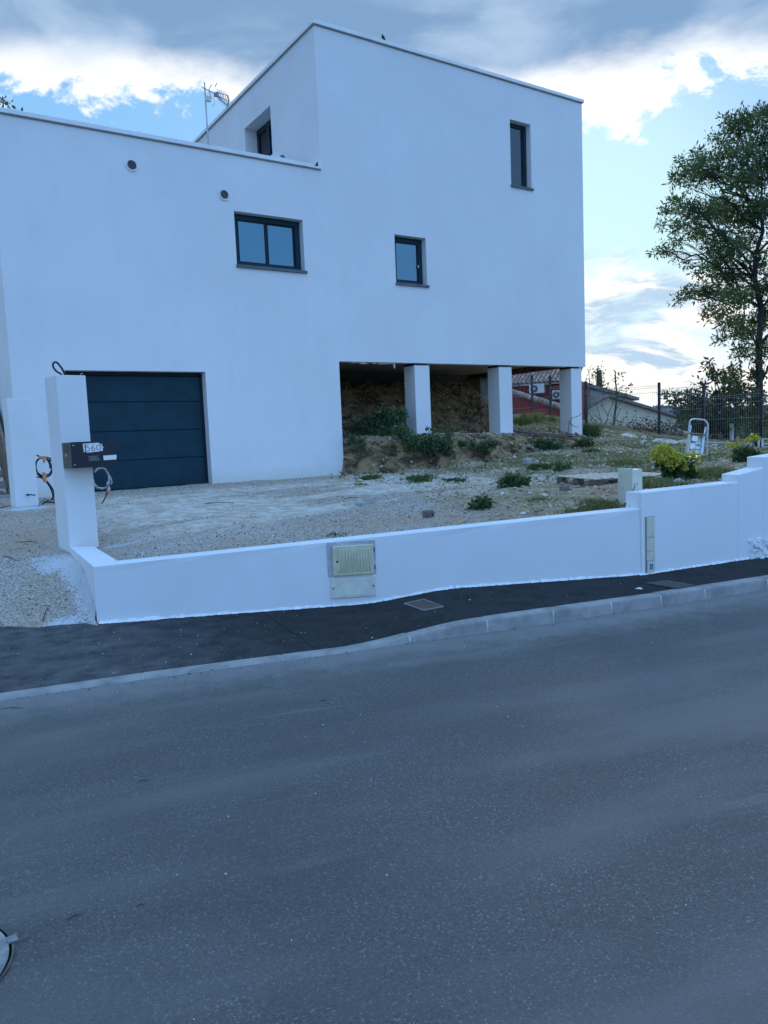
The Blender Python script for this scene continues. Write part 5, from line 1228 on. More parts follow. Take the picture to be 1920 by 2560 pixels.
# ------------------------------------------------------------------ leaves
def leaves(name, P_, size, mt, parent=None, loc=None, asp=0.36, dirs=None, tint=None, seed=1, droop=0.0, szvar=0.35):
    """one mesh of folded leaf blades at the points P_"""
    rng = np.random.default_rng(seed); P_ = np.asarray(P_, float); n = len(P_)
    d = rng.normal(size=(n, 3)) if dirs is None else np.asarray(dirs, float) + rng.normal(size=(n, 3)) * 0.35
    d[:, 2] -= droop; d /= np.linalg.norm(d, axis=1)[:, None]
    q = rng.normal(size=(n, 3)); s_ = np.cross(d, q); s_ /= np.linalg.norm(s_, axis=1)[:, None]; nn = np.cross(s_, d)
    L = size * (1 + szvar * rng.normal(size=n)).clip(0.4, 2)[:, None]; W_ = L * asp
    V = np.stack([P_, P_ + d * L * 0.45 + s_ * W_ * 0.5 + nn * W_ * 0.12, P_ + d * L, P_ + d * L * 0.45 - s_ * W_ * 0.5 + nn * W_ * 0.12], 1).reshape(-1, 3)
    Fq = np.arange(4 * n).reshape(n, 4)
    if tint is None: tint = rng.random(n) ** 1.6
    if loc is None and parent is None: loc = (P_[:, 0].mean(), P_[:, 1].mean(), P_[:, 2].min())
    return bulk(name, V, Fq, mt, parent, loc if loc is not None else (0, 0, 0), tint)
def sprigs(center, r, n, rng, per=12, spread=0.16, flat=0.8):
    """leaf points gathered into little starbursts inside a ball"""
    k = max(1, n // per); u = rng.normal(size=(k, 3)); u /= np.linalg.norm(u, axis=1)[:, None]; rad = r * rng.random(k) ** 0.45
    c_ = center + u * rad[:, None] * np.array([1, 1, flat]); o = rng.normal(size=(k, per, 3)); o /= np.linalg.norm(o, axis=2)[..., None]
    pts = c_[:, None, :] + o * spread * rng.random((k, per, 1)) ; tone = np.repeat(rng.random(k), per) * 0.6 + rng.random(k * per) * 0.4
    return pts.reshape(-1, 3), o.reshape(-1, 3), tone, c_
def curvy(a, b, rng, n=6, wob=0.08):
    a, b = np.array(a, float), np.array(b, float); L = np.linalg.norm(b - a); out = []
    off = rng.normal(size=(n + 1, 3)) * wob * L; 
    for k in range(n + 1):
        t = k / n; out.append(a + (b - a) * t + off[k] * math.sin(math.pi * t) + np.array([0, 0, 0.10 * L * math.sin(math.pi * t)]))
    return out
def tree(name, label, cat, base, trunk_top, r0, clumps, leafsize, mt, bark, seed, dens, per=12, spread=0.16, group=None, asp=0.36, lean=None, trunk_n=9):
    rng = np.random.default_rng(seed); root = thing(name, base, label, cat, group)
    tp = curvy(base - np.array([0, 0, 0.3]), trunk_top, rng, trunk_n, 0.012)
    m = MB(); m.tube(tp, [r0 * (1 - 0.72 * k / trunk_n) for k in range(trunk_n + 1)], 10); tr = m.build('trunk', bark, root, smooth=True)
    V, Dd, T = [], [], []; tpa = np.array(tp)
    mb_ = MB(); tw = MB()
    for (c_, r_) in clumps:
        c_ = np.array(c_)
        # leave the trunk below the clump
        tz = np.clip(c_[2] - np.linalg.norm((c_ - tpa[-1])[:2]) * 0.45, tpa[1, 2], tpa[-1, 2]); i = int(np.argmin(np.abs(tpa[:, 2] - tz)))
        br = curvy(tpa[i], c_, rng, 6, 0.06); Lb = np.linalg.norm(c_ - tpa[i]); ra = min(r0 * 0.40, 0.006 + 0.009 * Lb)
        mb_.tube(br, [ra * (1 - 0.85 * k / 6) + 0.004 for k in range(7)], 6, cap=False)
        p, o, t, cc = sprigs(c_, r_, int(dens * r_ ** 2), rng, per, spread); V.append(p); Dd.append(o); T.append(t)
        for q in cc[:: max(1, len(cc) // 6)]: tw.tube(curvy(br[4], q, rng, 3, 0.08), [0.007, 0.005, 0.004, 0.002], 4, cap=False)
    mb_.build('limbs', bark, root, smooth=True)['kind'] = 'stuff'; tw.build('twigs', bark, root)['kind'] = 'stuff'
    leaves('crown', np.concatenate(V), leafsize, mt, root, dirs=np.concatenate(Dd), tint=np.concatenate(T), seed=seed + 1, asp=asp)
    return root
def clump_px(lst, depth, jit, seed, scale=None):
    rng = np.random.default_rng(seed); out = []
    for x, y, r_ in lst:
        d = depth + rng.uniform(-jit, jit); out.append((far_at(x, y, d), r_ / F * depth * 1.12))
    return out

# big ash-like tree at the right edge
BT = [(1835,300,26),(1845,330,22),(1800,345,22),(1815,380,26),(1870,310,30),(1912,292,34),(1912,350,42),(1862,392,36),(1738,385,17),(1735,412,22),(1770,402,24),(1700,402,13),(1692,440,16),(1720,432,22),(1762,440,30),(1800,432,32),(1850,450,42),(1905,430,48),(1682,456,11),(1722,468,12),(1690,510,18),(1666,528,16),(1720,520,27),(1760,530,38),(1802,522,42),(1850,540,48),(1902,530,52),(1657,562,12),(1700,562,20),(1742,582,28),(1782,600,34),(1690,600,16),(1640,626,12),(1664,620,18),(1690,642,12),(1790,640,32),(1830,622,38),(1872,600,28),(1720,665,13),(1762,680,22),(1802,682,32),(1842,692,32),(1902,650,32),(1690,747,12),(1715,732,17),(1750,727,25),(1790,730,32),(1832,742,32),(1872,732,32),(1912,722,32),(1782,782,26),(1822,802,30),(1800,846,14),(1852,832,30),(1892,802,36),(1855,880,22),(1902,872,30),(1835,925,12),(1900,935,20),
      (1975,290,45),(2020,360,50),(1960,400,55),(2060,440,50),(1985,490,60),(2080,540,55),(2000,600,60),(2090,650,50),(1975,690,50),(2060,740,50),(2000,800,50),(1960,880,40),(2050,860,40),(1930,780,40)]
tb = onX(1893, 1120, 24.3); tb[2] = 0.5
tt_ = far_at(1905, 470, 25)
tree('tree', 'tall leafy tree with dark trunk rising beyond the fence at the right edge', 'tree', tb, tt_, 0.13, clump_px(BT, 25.0, 1.6, 3), 0.12, MAT['leaf_tree'], MAT['bark_dark'], 21, 2900, per=13, spread=0.22)
# ivy-clad lower trunk as its own leafy column
rng = np.random.default_rng(5)
iv = clump_px([(1893,905,14),(1890,940,16),(1888,975,17),(1886,1005,20),(1885,1035,22),(1886,1065,22),(1888,1095,18),(1900,1000,18),(1905,1050,20)], 24.9, 0.25, 8)
root = thing('ivy', tb, 'ivy clothing the lower trunk of the tall tree at the right edge', 'ivy')
V, Dd, T = zip(*[sprigs(c_, r_, int(2600 * r_ ** 2), rng, 8, 0.10)[:3] for c_, r_ in iv]); leaves('leaves', np.concatenate(V), 0.10, MAT['leaf_shrub'], root, dirs=np.concatenate(Dd), tint=np.concatenate(T), asp=0.6)
# broad dark shrub beyond the fence
SH = [(1662,984,10),(1688,998,16),(1722,990,18),(1752,962,12),(1776,925,13),(1795,945,18),(1772,905,9),(1838,925,14),(1835,955,26),(1830,985,30),(1792,1002,32),(1752,1018,28),(1715,1030,22),(1742,1056,26),(1790,1048,34),(1840,1040,34),(1768,1080,22),(1822,1078,26),(1860,985,20),(1868,1040,24)]
sb = far_at(1790, 1120, 27.5); sb[2] = zat(sb[0], sb[1]) if sb[0] < 27 else 0.3
tree('shrub', 'broad dark glossy-leaved shrub beyond the fence, left of the tall tree', 'shrub', sb, far_at(1790, 1010, 27.5), 0.09, clump_px(SH, 27.5, 0.9, 4), 0.15, MAT['leaf_shrub'], MAT['bark_dark'], 31, 1900, per=8, spread=0.20, asp=0.42)
# pale hedges beyond
for k, (lst, dep, lab) in enumerate((([(1745,1075,16),(1775,1085,16),(1800,1092,12)], 31, 'yellowish bush under the dark shrub beyond the fence'), ([(1850,1075,16),(1872,1088,12)], 31, 'yellowish bush between the dark shrub and the tall tree'), ([(1915,1045,22),(1930,1075,24),(1905,1085,18)], 30, 'yellow-green hedge right of the tall tree trunk'), ([(1752,1005,18),(1738,1030,20),(1762,1045,16),(1725,1055,14)], 34, 'light green bush seen past the middle fence post'))):
    b_ = far_at(lst[0][0], 1120, dep); b_[2] = -0.6
    tree('bush', lab, 'bush', b_, far_at(lst[0][0], 1090, dep), 0.04, clump_px(lst, dep, 0.5, 40 + k), 0.13, MAT['leaf_pale'], MAT['twig'], 60 + k, 900, per=9, spread=0.2, asp=0.5)

# ------------------------------------------------------------------ houses beyond the fence
# cream gabled building
YC = 27.0
g_ = [onY(1466, 1022, YC), onY(1516, 993, YC), onY(1702, 1049, YC)]
cr = thing('neighbour_house', (g_[1][0], YC, -3), 'low cream gabled building beyond the fence', 'house')
zb_ = -3.5
m = MB(); m.prism([(g_[0][0], YC, zb_), (g_[0][0], YC, g_[0][2]), tuple(g_[1]), (g_[2][0] - 0.4, YC, g_[2][2] + 0.08), (g_[2][0] - 0.4, YC, zb_)], (0, 7, 0)); m.build('wall', MAT['cream_render'], cr)
for a_, b_ in ((g_[0] + (g_[0] - g_[1]) * 0.15, g_[1]), (g_[1], g_[2])):
    m = MB(); a2, b2 = a_ + np.array([0, -0.25, 0.01]), b_ + np.array([0, -0.25, 0.01]); m.prism([a2, b2, b2 + np.array([0, 0, 0.14]), a2 + np.array([0, 0, 0.14])], (0, 7.4, 0)); m.build('roof', MAT['roof_dark'], cr)
m = MB(); p = onY(1700, 1056, YC); m.tube([p + np.array([-0.45, -0.1, 0]), p + np.array([-0.45, -0.1, -3])], 0.07, 8); m.build('downpipe', MAT['concrete_dark'], cr)
m = MB(); p = onY(1580, 1078, YC); q2_ = onY(1604, 1078, YC); m.box(p[0], q2_[0], YC - 0.03, YC + 0.02, p[2] - 1.0, p[2]); m.build('window', MAT['roof_dark'], cr)
# grey building behind it
YG = 31.0
a_, b_ = onY(1460, 968, YG), onY(1580, 1001, YG)
gr = thing('neighbour_house', (a_[0], YG, -3), 'grey rendered building with a dark sloping roof, behind the cream one', 'house')
m = MB(); m.prism([(a_[0] - 2, YG, -3.5), (a_[0] - 2, YG, a_[2] + 0.2), tuple(a_), tuple(b_), (b_[0], YG, -3.5)], (0, 6, 0)); m.build('wall', MAT['grey_render'], gr)
m = MB(); m.prism([a_ + np.array([-2, -.3, 0.42]), a_ + np.array([0, -.3, 0.02]), b_ + np.array([.3, -.3, -0.02]), b_ + np.array([.3, -.3, 0.16]), a_ + np.array([0, -.3, 0.22]), a_ + np.array([-2, -.3, 0.6])], (0, 6.4, 0)); m.build('roof', MAT['roof_dark'], gr)
p = onY(1466, 962, YG); m = MB(); m.box(p[0] - 0.3, p[0] + 0.35, YG + 0.3, YG + 0.9, p[2] - 0.8, p[2] + 0.15); m.build('chimney', MAT['grey_render'], gr)
# separate chimney of a house further off
p0_, p1_ = onY(1664, 1014, 34), onY(1693, 1043, 34)
chm = thing('neighbour_house', (p0_[0], 34, -3), 'far low house showing only its grey chimney above the cream roof', 'house')
m = MB(); m.box(p0_[0] + 0.1, p1_[0] - 0.3, 34, 34.8, p1_[2] - 1.5, p0_[2] - 0.12); m.build('chimney', MAT['grey_render'], chm); m = MB(); m.box(p0_[0], p1_[0] - 0.2, 33.9, 34.9, p0_[2] - 0.115, p0_[2]); m.build('chimney_cap', MAT['concrete_dark'], chm)
m = MB(); m.prism([(p0_[0] - 3, 34.1, -3.5), (p0_[0] - 3, 34.1, p1_[2] - 1.2), (p0_[0], 34.1, p1_[2] - 0.4), (p0_[0] + 4, 34.1, p1_[2] - 1.4), (p0_[0] + 4, 34.1, -3.5)], (0, 6, 0)); m.build('wall', MAT['cream_render'], chm)
# red house seen between the pillars
RD = 37.0; rb = far_at(1300, 960, RD); rdir = np.array([3277., -4417.]); rdir /= np.linalg.norm(rdir); rnor = np.array([rdir[1], -rdir[0]])
if rnor @ rb[:2] > 0: rnor = -rnor          # towards the camera
def RP(px, py, out=0.0): q = rb[:2] + rnor * out; return onV(px, py, q, q + rdir)
def r3(p, out=0.0, up=0.0): return np.array([p[0] + rnor[0] * out, p[1] + rnor[1] * out, p[2] + up])
redh = thing('neighbour_house', (rb[0], rb[1], -2.5), 'dark red rendered house with terracotta tiled roof, seen between the pillars', 'house')
e0, e1 = RP(1180, 966), RP(1445, 951)
ez = (e0[2] + e1[2]) / 2; e0[2] = e1[2] = ez
m = MB(); m.prism([np.array([e0[0], e0[1], -3.5]), np.array([e1[0], e1[1], -3.5]), e1, e0], (*(-rnor * 6), 0)); m.build('wall', MAT['red_render'], redh)
# roof deck and tiles, one object per tile
Lr_ = np.linalg.norm(e1[:2] - e0[:2]); slope = math.radians(17)
up_ = np.array([*(-rnor * math.cos(slope)), math.sin(slope)])
m = MB(); a_, b_ = r3(e0, 0.32, -0.07), r3(e1, 0.32, -0.07); m.prism([a_, b_, b_ + up_ * 3.4, a_ + up_ * 3.4], (0, 0, -0.06)); rf = m.build('roof', MAT['tile_terracotta'], redh)
tv, tf = [], []
for i in range(2):
    for k in range(7):
        a0_ = math.pi * k / 6; rr_t = 0.088 - 0.012 * i
        tv.append((math.cos(a0_) * rr_t, 0.46 * i, math.sin(a0_) * rr_t * 0.9 + 0.02 * (1 - i)))
tf = [(k, k + 1, 8 + k, 7 + k) for k in range(6)]
tme = []
for cc3 in ((0.40, 0.25, 0.19), (0.52, 0.38, 0.31), (0.33, 0.22, 0.18)):
    me = bpy.data.meshes.new('roof_tile'); me.from_pydata(tv, [], tf); me.materials.append(mat('tile_%d' % len(tme), cc3, 0.85, 0.3, 9)); me.polygons.foreach_set('use_smooth', [True] * 6); tme.append(me)
ncol = int(Lr_ / 0.205); rr5 = random.Random(9)
e3 = np.array([*rdir, 0]); nrm3 = np.cross(e3, up_); nrm3 = nrm3 if nrm3[2] > 0 else -nrm3
rotm = Matrix(((e3[0], up_[0], nrm3[0]), (e3[1], up_[1], nrm3[1]), (e3[2], up_[2], nrm3[2]))); qrot = rotm.to_quaternion()
for i in range(ncol):
    for j in range(9):
        if ncol * j > 290 - ncol: break
        p = r3(e0, 0.36, -0.05) + e3 * (0.1 + 0.205 * i) + up_ * (0.37 * j)
        o = bpy.data.objects.new('roof_tile', rr5.choice(tme)); C.objects.link(o); o.parent = redh; o.location = tuple(p - ORG[redh.name]); o.rotation_mode = 'QUATERNION'; o.rotation_quaternion = qrot
# lower lean-to verge running down to the right
va, vb = RP(1272, 978, 0.8), RP(1425, 1024, 0.8)
m = MB(); dv = vb - va; n_ = 16
for k in range(n_): m = MB(); m.tube([va + dv * (k / n_), va + dv * ((k + 0.98) / n_)], [0.13, 0.16], 8); m.build('verge_tile', MAT['tile_terracotta'], redh, smooth=True)
m = MB(); m.prism([np.array([va[0], va[1], -3.5]), va + np.array([0, 0, -.08]), vb + np.array([0, 0, -.08]), np.array([vb[0], vb[1], -3.5])], (*(-rnor * 0.7), 0)); m.build('wall', MAT['red_render'], redh)
for (x0, y0, x1, y1, lab) in ((1323, 959, 1360, 984, 'white air-conditioning unit on the red wall, nearer the middle pillar'), (1381, 975, 1409, 998, 'white air-conditioning unit on the red wall, half hidden by the right pillar')):
    a_, b_ = RP(x0, y1, 0.36), RP(x1, y0, 0.36); wz = b_[2] - a_[2]; wl = np.linalg.norm((b_ - a_)[:2]); c_ = (a_ + b_) / 2
    ac = thing('air_conditioner', (c_[0], c_[1], a_[2]), lab, 'air conditioner', 'air conditioners on the red house')
    m = MB(); cc_ = c_ - np.array([*(rnor * 0.17), 0]); m.obox(cc_, (*(rdir * wl / 2), 0), (*(rnor * 0.17), 0), (0, 0, wz / 2)); m.build('casing', MAT['white_enamel'], ac, bevel=0.02)
    fc = c_ - np.array([*(rdir * wl * 0.16), 0])
    m = MB(); m.ring(fc + np.array([*(rnor * 0.001), 0]), (*rnor, 0), wz * 0.12, wz * 0.40, 0.012, 28); m.build('fan_grille', MAT['iron'], ac)
    m = MB(); m.disc(fc, (*rnor, 0), wz * 0.11, 0.014, 16); m.build('fan_hub', MAT['white_enamel'], ac)
    m = MB(); m.obox(cc_ - np.array([0, 0, wz / 2 + 0.03]), (*(rdir * wl * 0.5), 0), (*(rnor * 0.2), 0), (0, 0, 0.02)); m.build('bracket', MAT['iron'], ac)
# lopped trunk, little trees and woods beyond
p = onY(1497, 985, 33); q = onY(1498, 926, 33)
root = thing('tree_stump', (p[0], 33, -3), 'tall lopped bare tree trunk standing above the grey roof', 'tree')
m = MB(); m.tube([(p[0], 33, -3), p, (p + q) / 2 + np.array([0.05, 0, 0]), q], [0.26, 0.22, 0.20, 0.15], 9); m.build('trunk', MAT['bark'], root, smooth=True)
for dx_, dz_ in ((-0.25, -0.1), (-0.1, 0.15), (0.18, 0.05)): m = MB(); m.tube([q + np.array([0, 0, -0.35]), q + np.array([dx_, 0.1, dz_])], [0.07, 0.04], 6); m.build('limb', MAT['bark'], root)
leaves('shoots', q + np.random.default_rng(3).normal(size=(260, 3)) * np.array([0.22, 0.2, 0.35]) + np.array([-0.12, 0, -0.3]), 0.13, MAT['leaf_far'], root)
def dtree(name, lab, px, ybase, yt, lst, dep, leaf, mt_, seed, dens, r0=0.10, cat='tree', asp=0.45, per=9, spread=0.3):
    b_ = far_at(px, ybase, dep); b_[2] = -3.0
    return tree(name, lab, cat, b_, far_at(px, yt, dep), r0, clump_px(lst, dep, 0.8, seed), leaf, mt_, MAT['bark'], seed, dens, per=per, spread=spread, asp=asp)
dtree('tree', 'small thin-leaved tree above the cream roof, right of the lopped trunk', 1538, 1010, 930, [(1535,935,9),(1525,950,12),(1545,950,12),(1515,965,12),(1535,965,14),(1556,966,12),(1520,980,12),(1545,980,14),(1566,978,10),(1574,985,7)], 38, 0.17, MAT['leaf_far'], 71, 230)
dtree('tree', 'sparse twiggy sapling between the right pillar and the lopped trunk', 1473, 990, 935, [(1470,930,7),(1478,945,8),(1466,955,8),(1484,960,8),(1476,972,8)], 36, 0.12, MAT['leaf_far'], 72, 120, r0=0.03)
dtree('tree', 'dark round pine behind the cream building, by the middle fence post', 1720, 1050, 1015, [(1690,1012,10),(1705,1008,12),(1722,1004,13),(1740,1003,13),(1757,1008,12),(1770,1016,10),(1715,1018,12),(1745,1018,14),(1700,1020,9)], 60, 0.26, MAT['leaf_tree'], 73, 160, r0=0.2, spread=0.35)
dtree('tree', 'small dark pine tip above the lower roof edge at the far left', 8, 262, 250, [(2,250,8),(14,256,9),(26,262,7),(-10,246,12),(-4,262,12),(-25,275,22),(8,285,24),(35,290,20),(-40,310,28),(0,315,30),(40,320,28),(-50,350,32),(-10,350,34),(35,355,32),(-60,400,36),(-15,400,38),(40,400,36),(-40,450,40),(20,450,40)], 32, 0.16, MAT['leaf_far'], 74, 240, r0=0.08)
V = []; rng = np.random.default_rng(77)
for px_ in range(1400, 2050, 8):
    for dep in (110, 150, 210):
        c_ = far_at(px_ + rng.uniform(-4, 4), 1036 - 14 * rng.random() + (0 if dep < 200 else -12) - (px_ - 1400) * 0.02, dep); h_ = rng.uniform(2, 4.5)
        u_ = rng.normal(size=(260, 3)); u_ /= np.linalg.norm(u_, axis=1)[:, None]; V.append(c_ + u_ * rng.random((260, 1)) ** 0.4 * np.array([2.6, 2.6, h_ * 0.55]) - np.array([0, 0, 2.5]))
mt_ = tintmat('far_wood', (0.07, 0.10, 0.10), (0.18, 0.23, 0.22), 0.9, 0.1)  # bluish haze of distance painted into the leaf colour
o = leaves('far_wood', np.concatenate(V), 0.55, mt_, asp=0.7, seed=9); tagp(o, 'distant woods along the skyline, tinted blue for haze', kind='stuff')

# ------------------------------------------------------------------ low fence, frames and rock ledge near the boundary
def onG(px, py, X_): return onX(px, py, X_)
XL = 20.6
a_, b_ = onX(1676, 1103, XL), onX(1872, 1108, XL)
lw = thing('garden_wall', (XL, (a_[1] + b_[1]) / 2, min(a_[2], b_[2]) - 0.5), 'low pale concrete edging wall along the foot of the wire fence', 'low wall')
m = MB(); m.prism([(XL, a_[1], a_[2] - 0.14), (XL, b_[1], b_[2] - 0.14), (XL, b_[1], b_[2]), (XL, a_[1], a_[2])], (0.3, 0, 0)); m.build('edging', MAT['concrete'], lw, bevel=0.02)
m = MB(); m.prism([(XL - .1, a_[1], a_[2] - 0.42), (XL - .1, b_[1], b_[2] - 0.42), (XL - .1, b_[1], b_[2] - 0.28), (XL - .1, a_[1], a_[2] - 0.25)], (0.2, 0, 0)); m.build('edging', MAT['concrete'], lw, bevel=0.02)
for k, (x0, y0, x1, y1, lab) in enumerate(((1868, 1099, 1897, 1138, 'white metal frame standing by the second yellow-flowered weed'), (1906, 1097, 1945, 1122, 'white metal frame at the right edge above the wall step'))):
    X_ = 17.5; p0_, p1_ = onX(x0, y1, X_), onX(x1, y0, X_)
    root = thing('metal_frame', (X_, (p0_[1] + p1_[1]) / 2, p0_[2]), lab, 'frame')
    ya, yb_, za, zb2 = p0_[1], p1_[1], p0_[2], p1_[2]
    for nm, A_, B_ in (('frame_upright', (X_, ya, za), (X_, ya, zb2)), ('frame_upright', (X_, yb_, za), (X_, yb_, zb2)), ('frame_rail', (X_, ya, zb2), (X_, yb_, zb2)), ('frame_rail', (X_, ya, za + 0.04), (X_, yb_, za + 0.04)), ('frame_rail', (X_, ya, (za + zb2) / 2), (X_, yb_, (za + zb2) / 2))):
        m = MB(); m.tube([A_, B_], 0.028 if nm == 'frame_upright' else 0.012, 4); m.build(nm, MAT['white_enamel'], root)
p0_, p1_ = onX(1829, 1058, 25.5), onX(1833, 1088, 25.5)
m = MB(); m.box(25.45, 25.55, p0_[1] - 0.05, p0_[1] + 0.05, p1_[2] - 0.6, p0_[2]); o = m.build('white_post', MAT['white_enamel']); tagp(o, 'short white post beyond the fence under the dark shrub', 'post')
p0_, p1_ = drop(1775, 1140), drop(1920, 1141); 
m = MB(); m.tube([drop(x, y) + np.array([0, 0, 0.02]) for x, y in ((1770, 1141), (1800, 1139), (1830, 1137), (1860, 1140), (1890, 1142), (1925, 1139))], 0.022, 6); o = m.build('hose', MAT['cable'], smooth=True); tagp(o, 'long black hose lying across the soil near the white frames', 'hose')

# ------------------------------------------------------------------ rocks
rockme = []
mt_r = [mat('rock_%d' % k, c_, 0.92, 0.3, 6, 0.7, 25, col2=c2) for k, (c_, c2) in enumerate((((0.38, 0.31, 0.21), (0.62, 0.51, 0.37)), ((0.48, 0.43, 0.35), (0.72, 0.66, 0.56)), ((0.36, 0.25, 0.13), (0.62, 0.44, 0.23))))]
for k in range(9):
    bm = bmesh.new(); bmesh.ops.create_icosphere(bm, subdivisions=2, radius=1.0); rr = random.Random(k + 50)
    cuts = [(Vector((rr.gauss(0, 1), rr.gauss(0, 1), rr.gauss(0, 1))).normalized(), rr.uniform(0.45, 0.8)) for _ in range(9)]
    for v in bm.verts:
        for n_, d in cuts:
            e = v.co.dot(n_) - d
            if e > 0: v.co -= n_ * e
        v.co *= 1 + rr.uniform(-0.05, 0.05)
    me = bpy.data.meshes.new('rock'); bm.to_mesh(me); bm.free(); me.materials.append(mt_r[k % 3]); rockme.append(me)
_brown = mat('rock_brown', (0.11, 0.085, 0.06), 0.92, 0.3, 6, 0.7, 25, col2=(0.26, 0.20, 0.14))
for k in range(3):
    me = rockme[k].copy(); me.materials.clear(); me.materials.append(_brown); rockme.append(me)
def rock(p, sx, sy, sz, rng, label, group, k=None, name='rock', sink=0.3):
    o = bpy.data.objects.new(name, rockme[k if k is not None else rng.randrange(9)]); C.objects.link(o)
    o.location = (p[0], p[1], p[2] + sz * (1 - 2 * sink) * 0.8); o.scale = (sx, sy, sz); o.rotation_euler = (rng.uniform(-.3, .3), rng.uniform(-.3, .3), rng.uniform(0, 6.28))
    return tagp(o, label, 'rock', group)
rk = random.Random(4)
named = [(1573, 1090, 30, 10, 'long flat pale rock near the fence, right of the house', 1), (1612, 1096, 11, 9, 'small round grey rock between the two flat rocks by the fence', 4), (1665, 1104, 38, 14, 'broad flat grey rock ledge under the middle fence post', 1), (1715, 1106, 28, 11, 'flat grey rock just left of the folding step', 4),
         (1724, 1117, 14, 7, 'pale rock slab peeping out left of the folding step legs', 1), (945, 1263, 12, 7, 'brown rock lying right of the flat slab on the driveway', 2), (867, 1196, 12, 9, 'pale rock at the foot of the house corner', 5), (852, 1200, 9, 7, 'smaller pale rock against the house corner', 2), (897, 1203, 14, 8, 'rounded tan rock just right of the house corner', 5), (1134, 1290, 11, 8, 'yellowish rock right of the block with a hole', 2),
         (1150, 1303, 22, 8, 'long flat yellowish rock just behind the low wall', 2), (1231, 1217, 7, 5, 'bright white chip on the soil left of the leafy weed', 1), (1256, 1216, 11, 7, 'brownish rock beside the leafy weed', 5), (1324, 1233, 6, 5, 'small bluish-white round stone on the soil', 1), (1316, 1278, 13, 8, 'ochre rock on the soil right of the small weed', 2), (1312, 1265, 10, 7, 'dark reddish rock just behind the ochre one', 8),
         (1345, 1208, 12, 5, 'flat pale rock left of the pallet corner', 1), (1362, 1237, 12, 7, 'pale rock in front of the pallet', 4), (1518, 1250, 12, 7, 'white rock near the cream service post', 1), (1700, 1206, 26, 16, 'large pale boulder behind the wall under the yellow-flowered bush', 4), (1745, 1212, 14, 8, 'pale rock beside the boulder near the wall step', 1), (455, 1376, 8, 8, 'white-splashed stone just inside the low wall', 1)]
for x, y, wpx, hpx, lab, k in named:
    p = drop(x, y + hpx * 0.3); sc_ = ((p - EYE) @ M[:, 2]) / F
    rock(p, wpx * sc_ * 0.95, wpx * sc_ * 0.7, hpx * sc_ * 0.85, rk, lab, None, k)
cnt = 0; grp = {0: ('pale rock scattered on the bare stony soil right of the driveway', 'rocks on the bare soil'), 1: ('stone lying loose on the grey gravel driveway', 'loose stones on the driveway'), 2: ('stone stuck in or below the brown earth bank', 'stones of the earth bank')}
def inview(p, mg=20):
    c_ = M.T @ (np.array(p) - EYE); 
    if c_[2] < 1: return False
    x, y = c_[0] / c_[2] * F + 960, c_[1] / c_[2] * F + 1280; return -mg < x < 1920 + mg and 900 < y < 2560
LM = ((1203, 1258, 'small weed on the gravel'), (1285, 1205, 'spreading leafy weed'), (1071, 1283, 'block with a hole'), (1450, 1195, 'pallet'), (1582, 1215, 'cream service post'), (1680, 1160, 'yellow-flowered bush'), (1740, 1100, 'folding step'), (1057, 1090, 'first pillar'), (1255, 1095, 'middle pillar'), (1440, 1095, 'right pillar'), (913, 1258, 'flat slab on the driveway'), (860, 1195, 'house corner'), (520, 1210, 'garage door'), (1411, 1226, 'brown broken block'), (1868, 1140, 'second flowering weed'), (880, 1350, 'meter cabinet'), (1640, 1090, 'middle fence post'))
def near(x, y, kind):
    lx, ly, nm = min(LM, key=lambda q: (q[0] - x) ** 2 + 4 * (q[1] - y) ** 2); dx_, dy_ = x - lx, y - ly
    side = ('right of' if dx_ > 0 else 'left of') if abs(dx_) > 1.6 * abs(dy_) else ('in front of' if dy_ > 0 else 'behind')
    dist_ = 'close' if math.hypot(dx_, dy_) < 45 else 'some way'
    return ('on the earth bank ' if kind == 2 else 'on the ground ') + (dist_ + ' ' if side in ('right of', 'left of', 'behind') else '') + side + ' the ' + nm
while cnt < 150:
    kind = 0 if rk.random() < 0.66 else (2 if rk.random() < 0.6 else 1)
    if kind == 0: x, y = rk.uniform(1180, 1915), rk.uniform(1100, 1320)
    elif kind == 2: x, y = rk.uniform(865, 1380), rk.uniform(1085, 1200)
    else: x, y = rk.uniform(260, 1150), rk.uniform(1215, 1400)
    p = drop(x, y, 5, 30)
    g_ = float(gmask(np.array([p[0]]), np.array([p[1]]))[0])
    if not inview(p) or not behind_wall(p[0], p[1], 0.35) or p[0] > 21 or p[2] > 1.9: continue
    if kind == 0 and g_ > 0.6: continue
    if kind == 1 and (g_ < 0.6 or p[0] < 1.9 or rk.random() < 0.5): continue
    dist = (p - EYE) @ M[:, 2]; sz = rk.uniform(4.5, 9.5) * dist / F * (0.7 if kind == 1 else 1.0)
    kk = rk.randrange(9) if kind != 2 or rk.random() < 0.2 else 9 + rk.randrange(3); big = sz * F / dist > 7.2
    lab = '%s %s' % ('larger' if big else 'small', ('brown' if kk > 8 else ('grey-brown', 'pale', 'tan')[kk % 3])) + ' rock ' + near(x, y, kind)
    rock(p, sz * rk.uniform(.8, 1.5), sz * rk.uniform(.7, 1.1), sz * rk.uniform(.45, .8), rk, lab, grp[kind][1], kk); cnt += 1

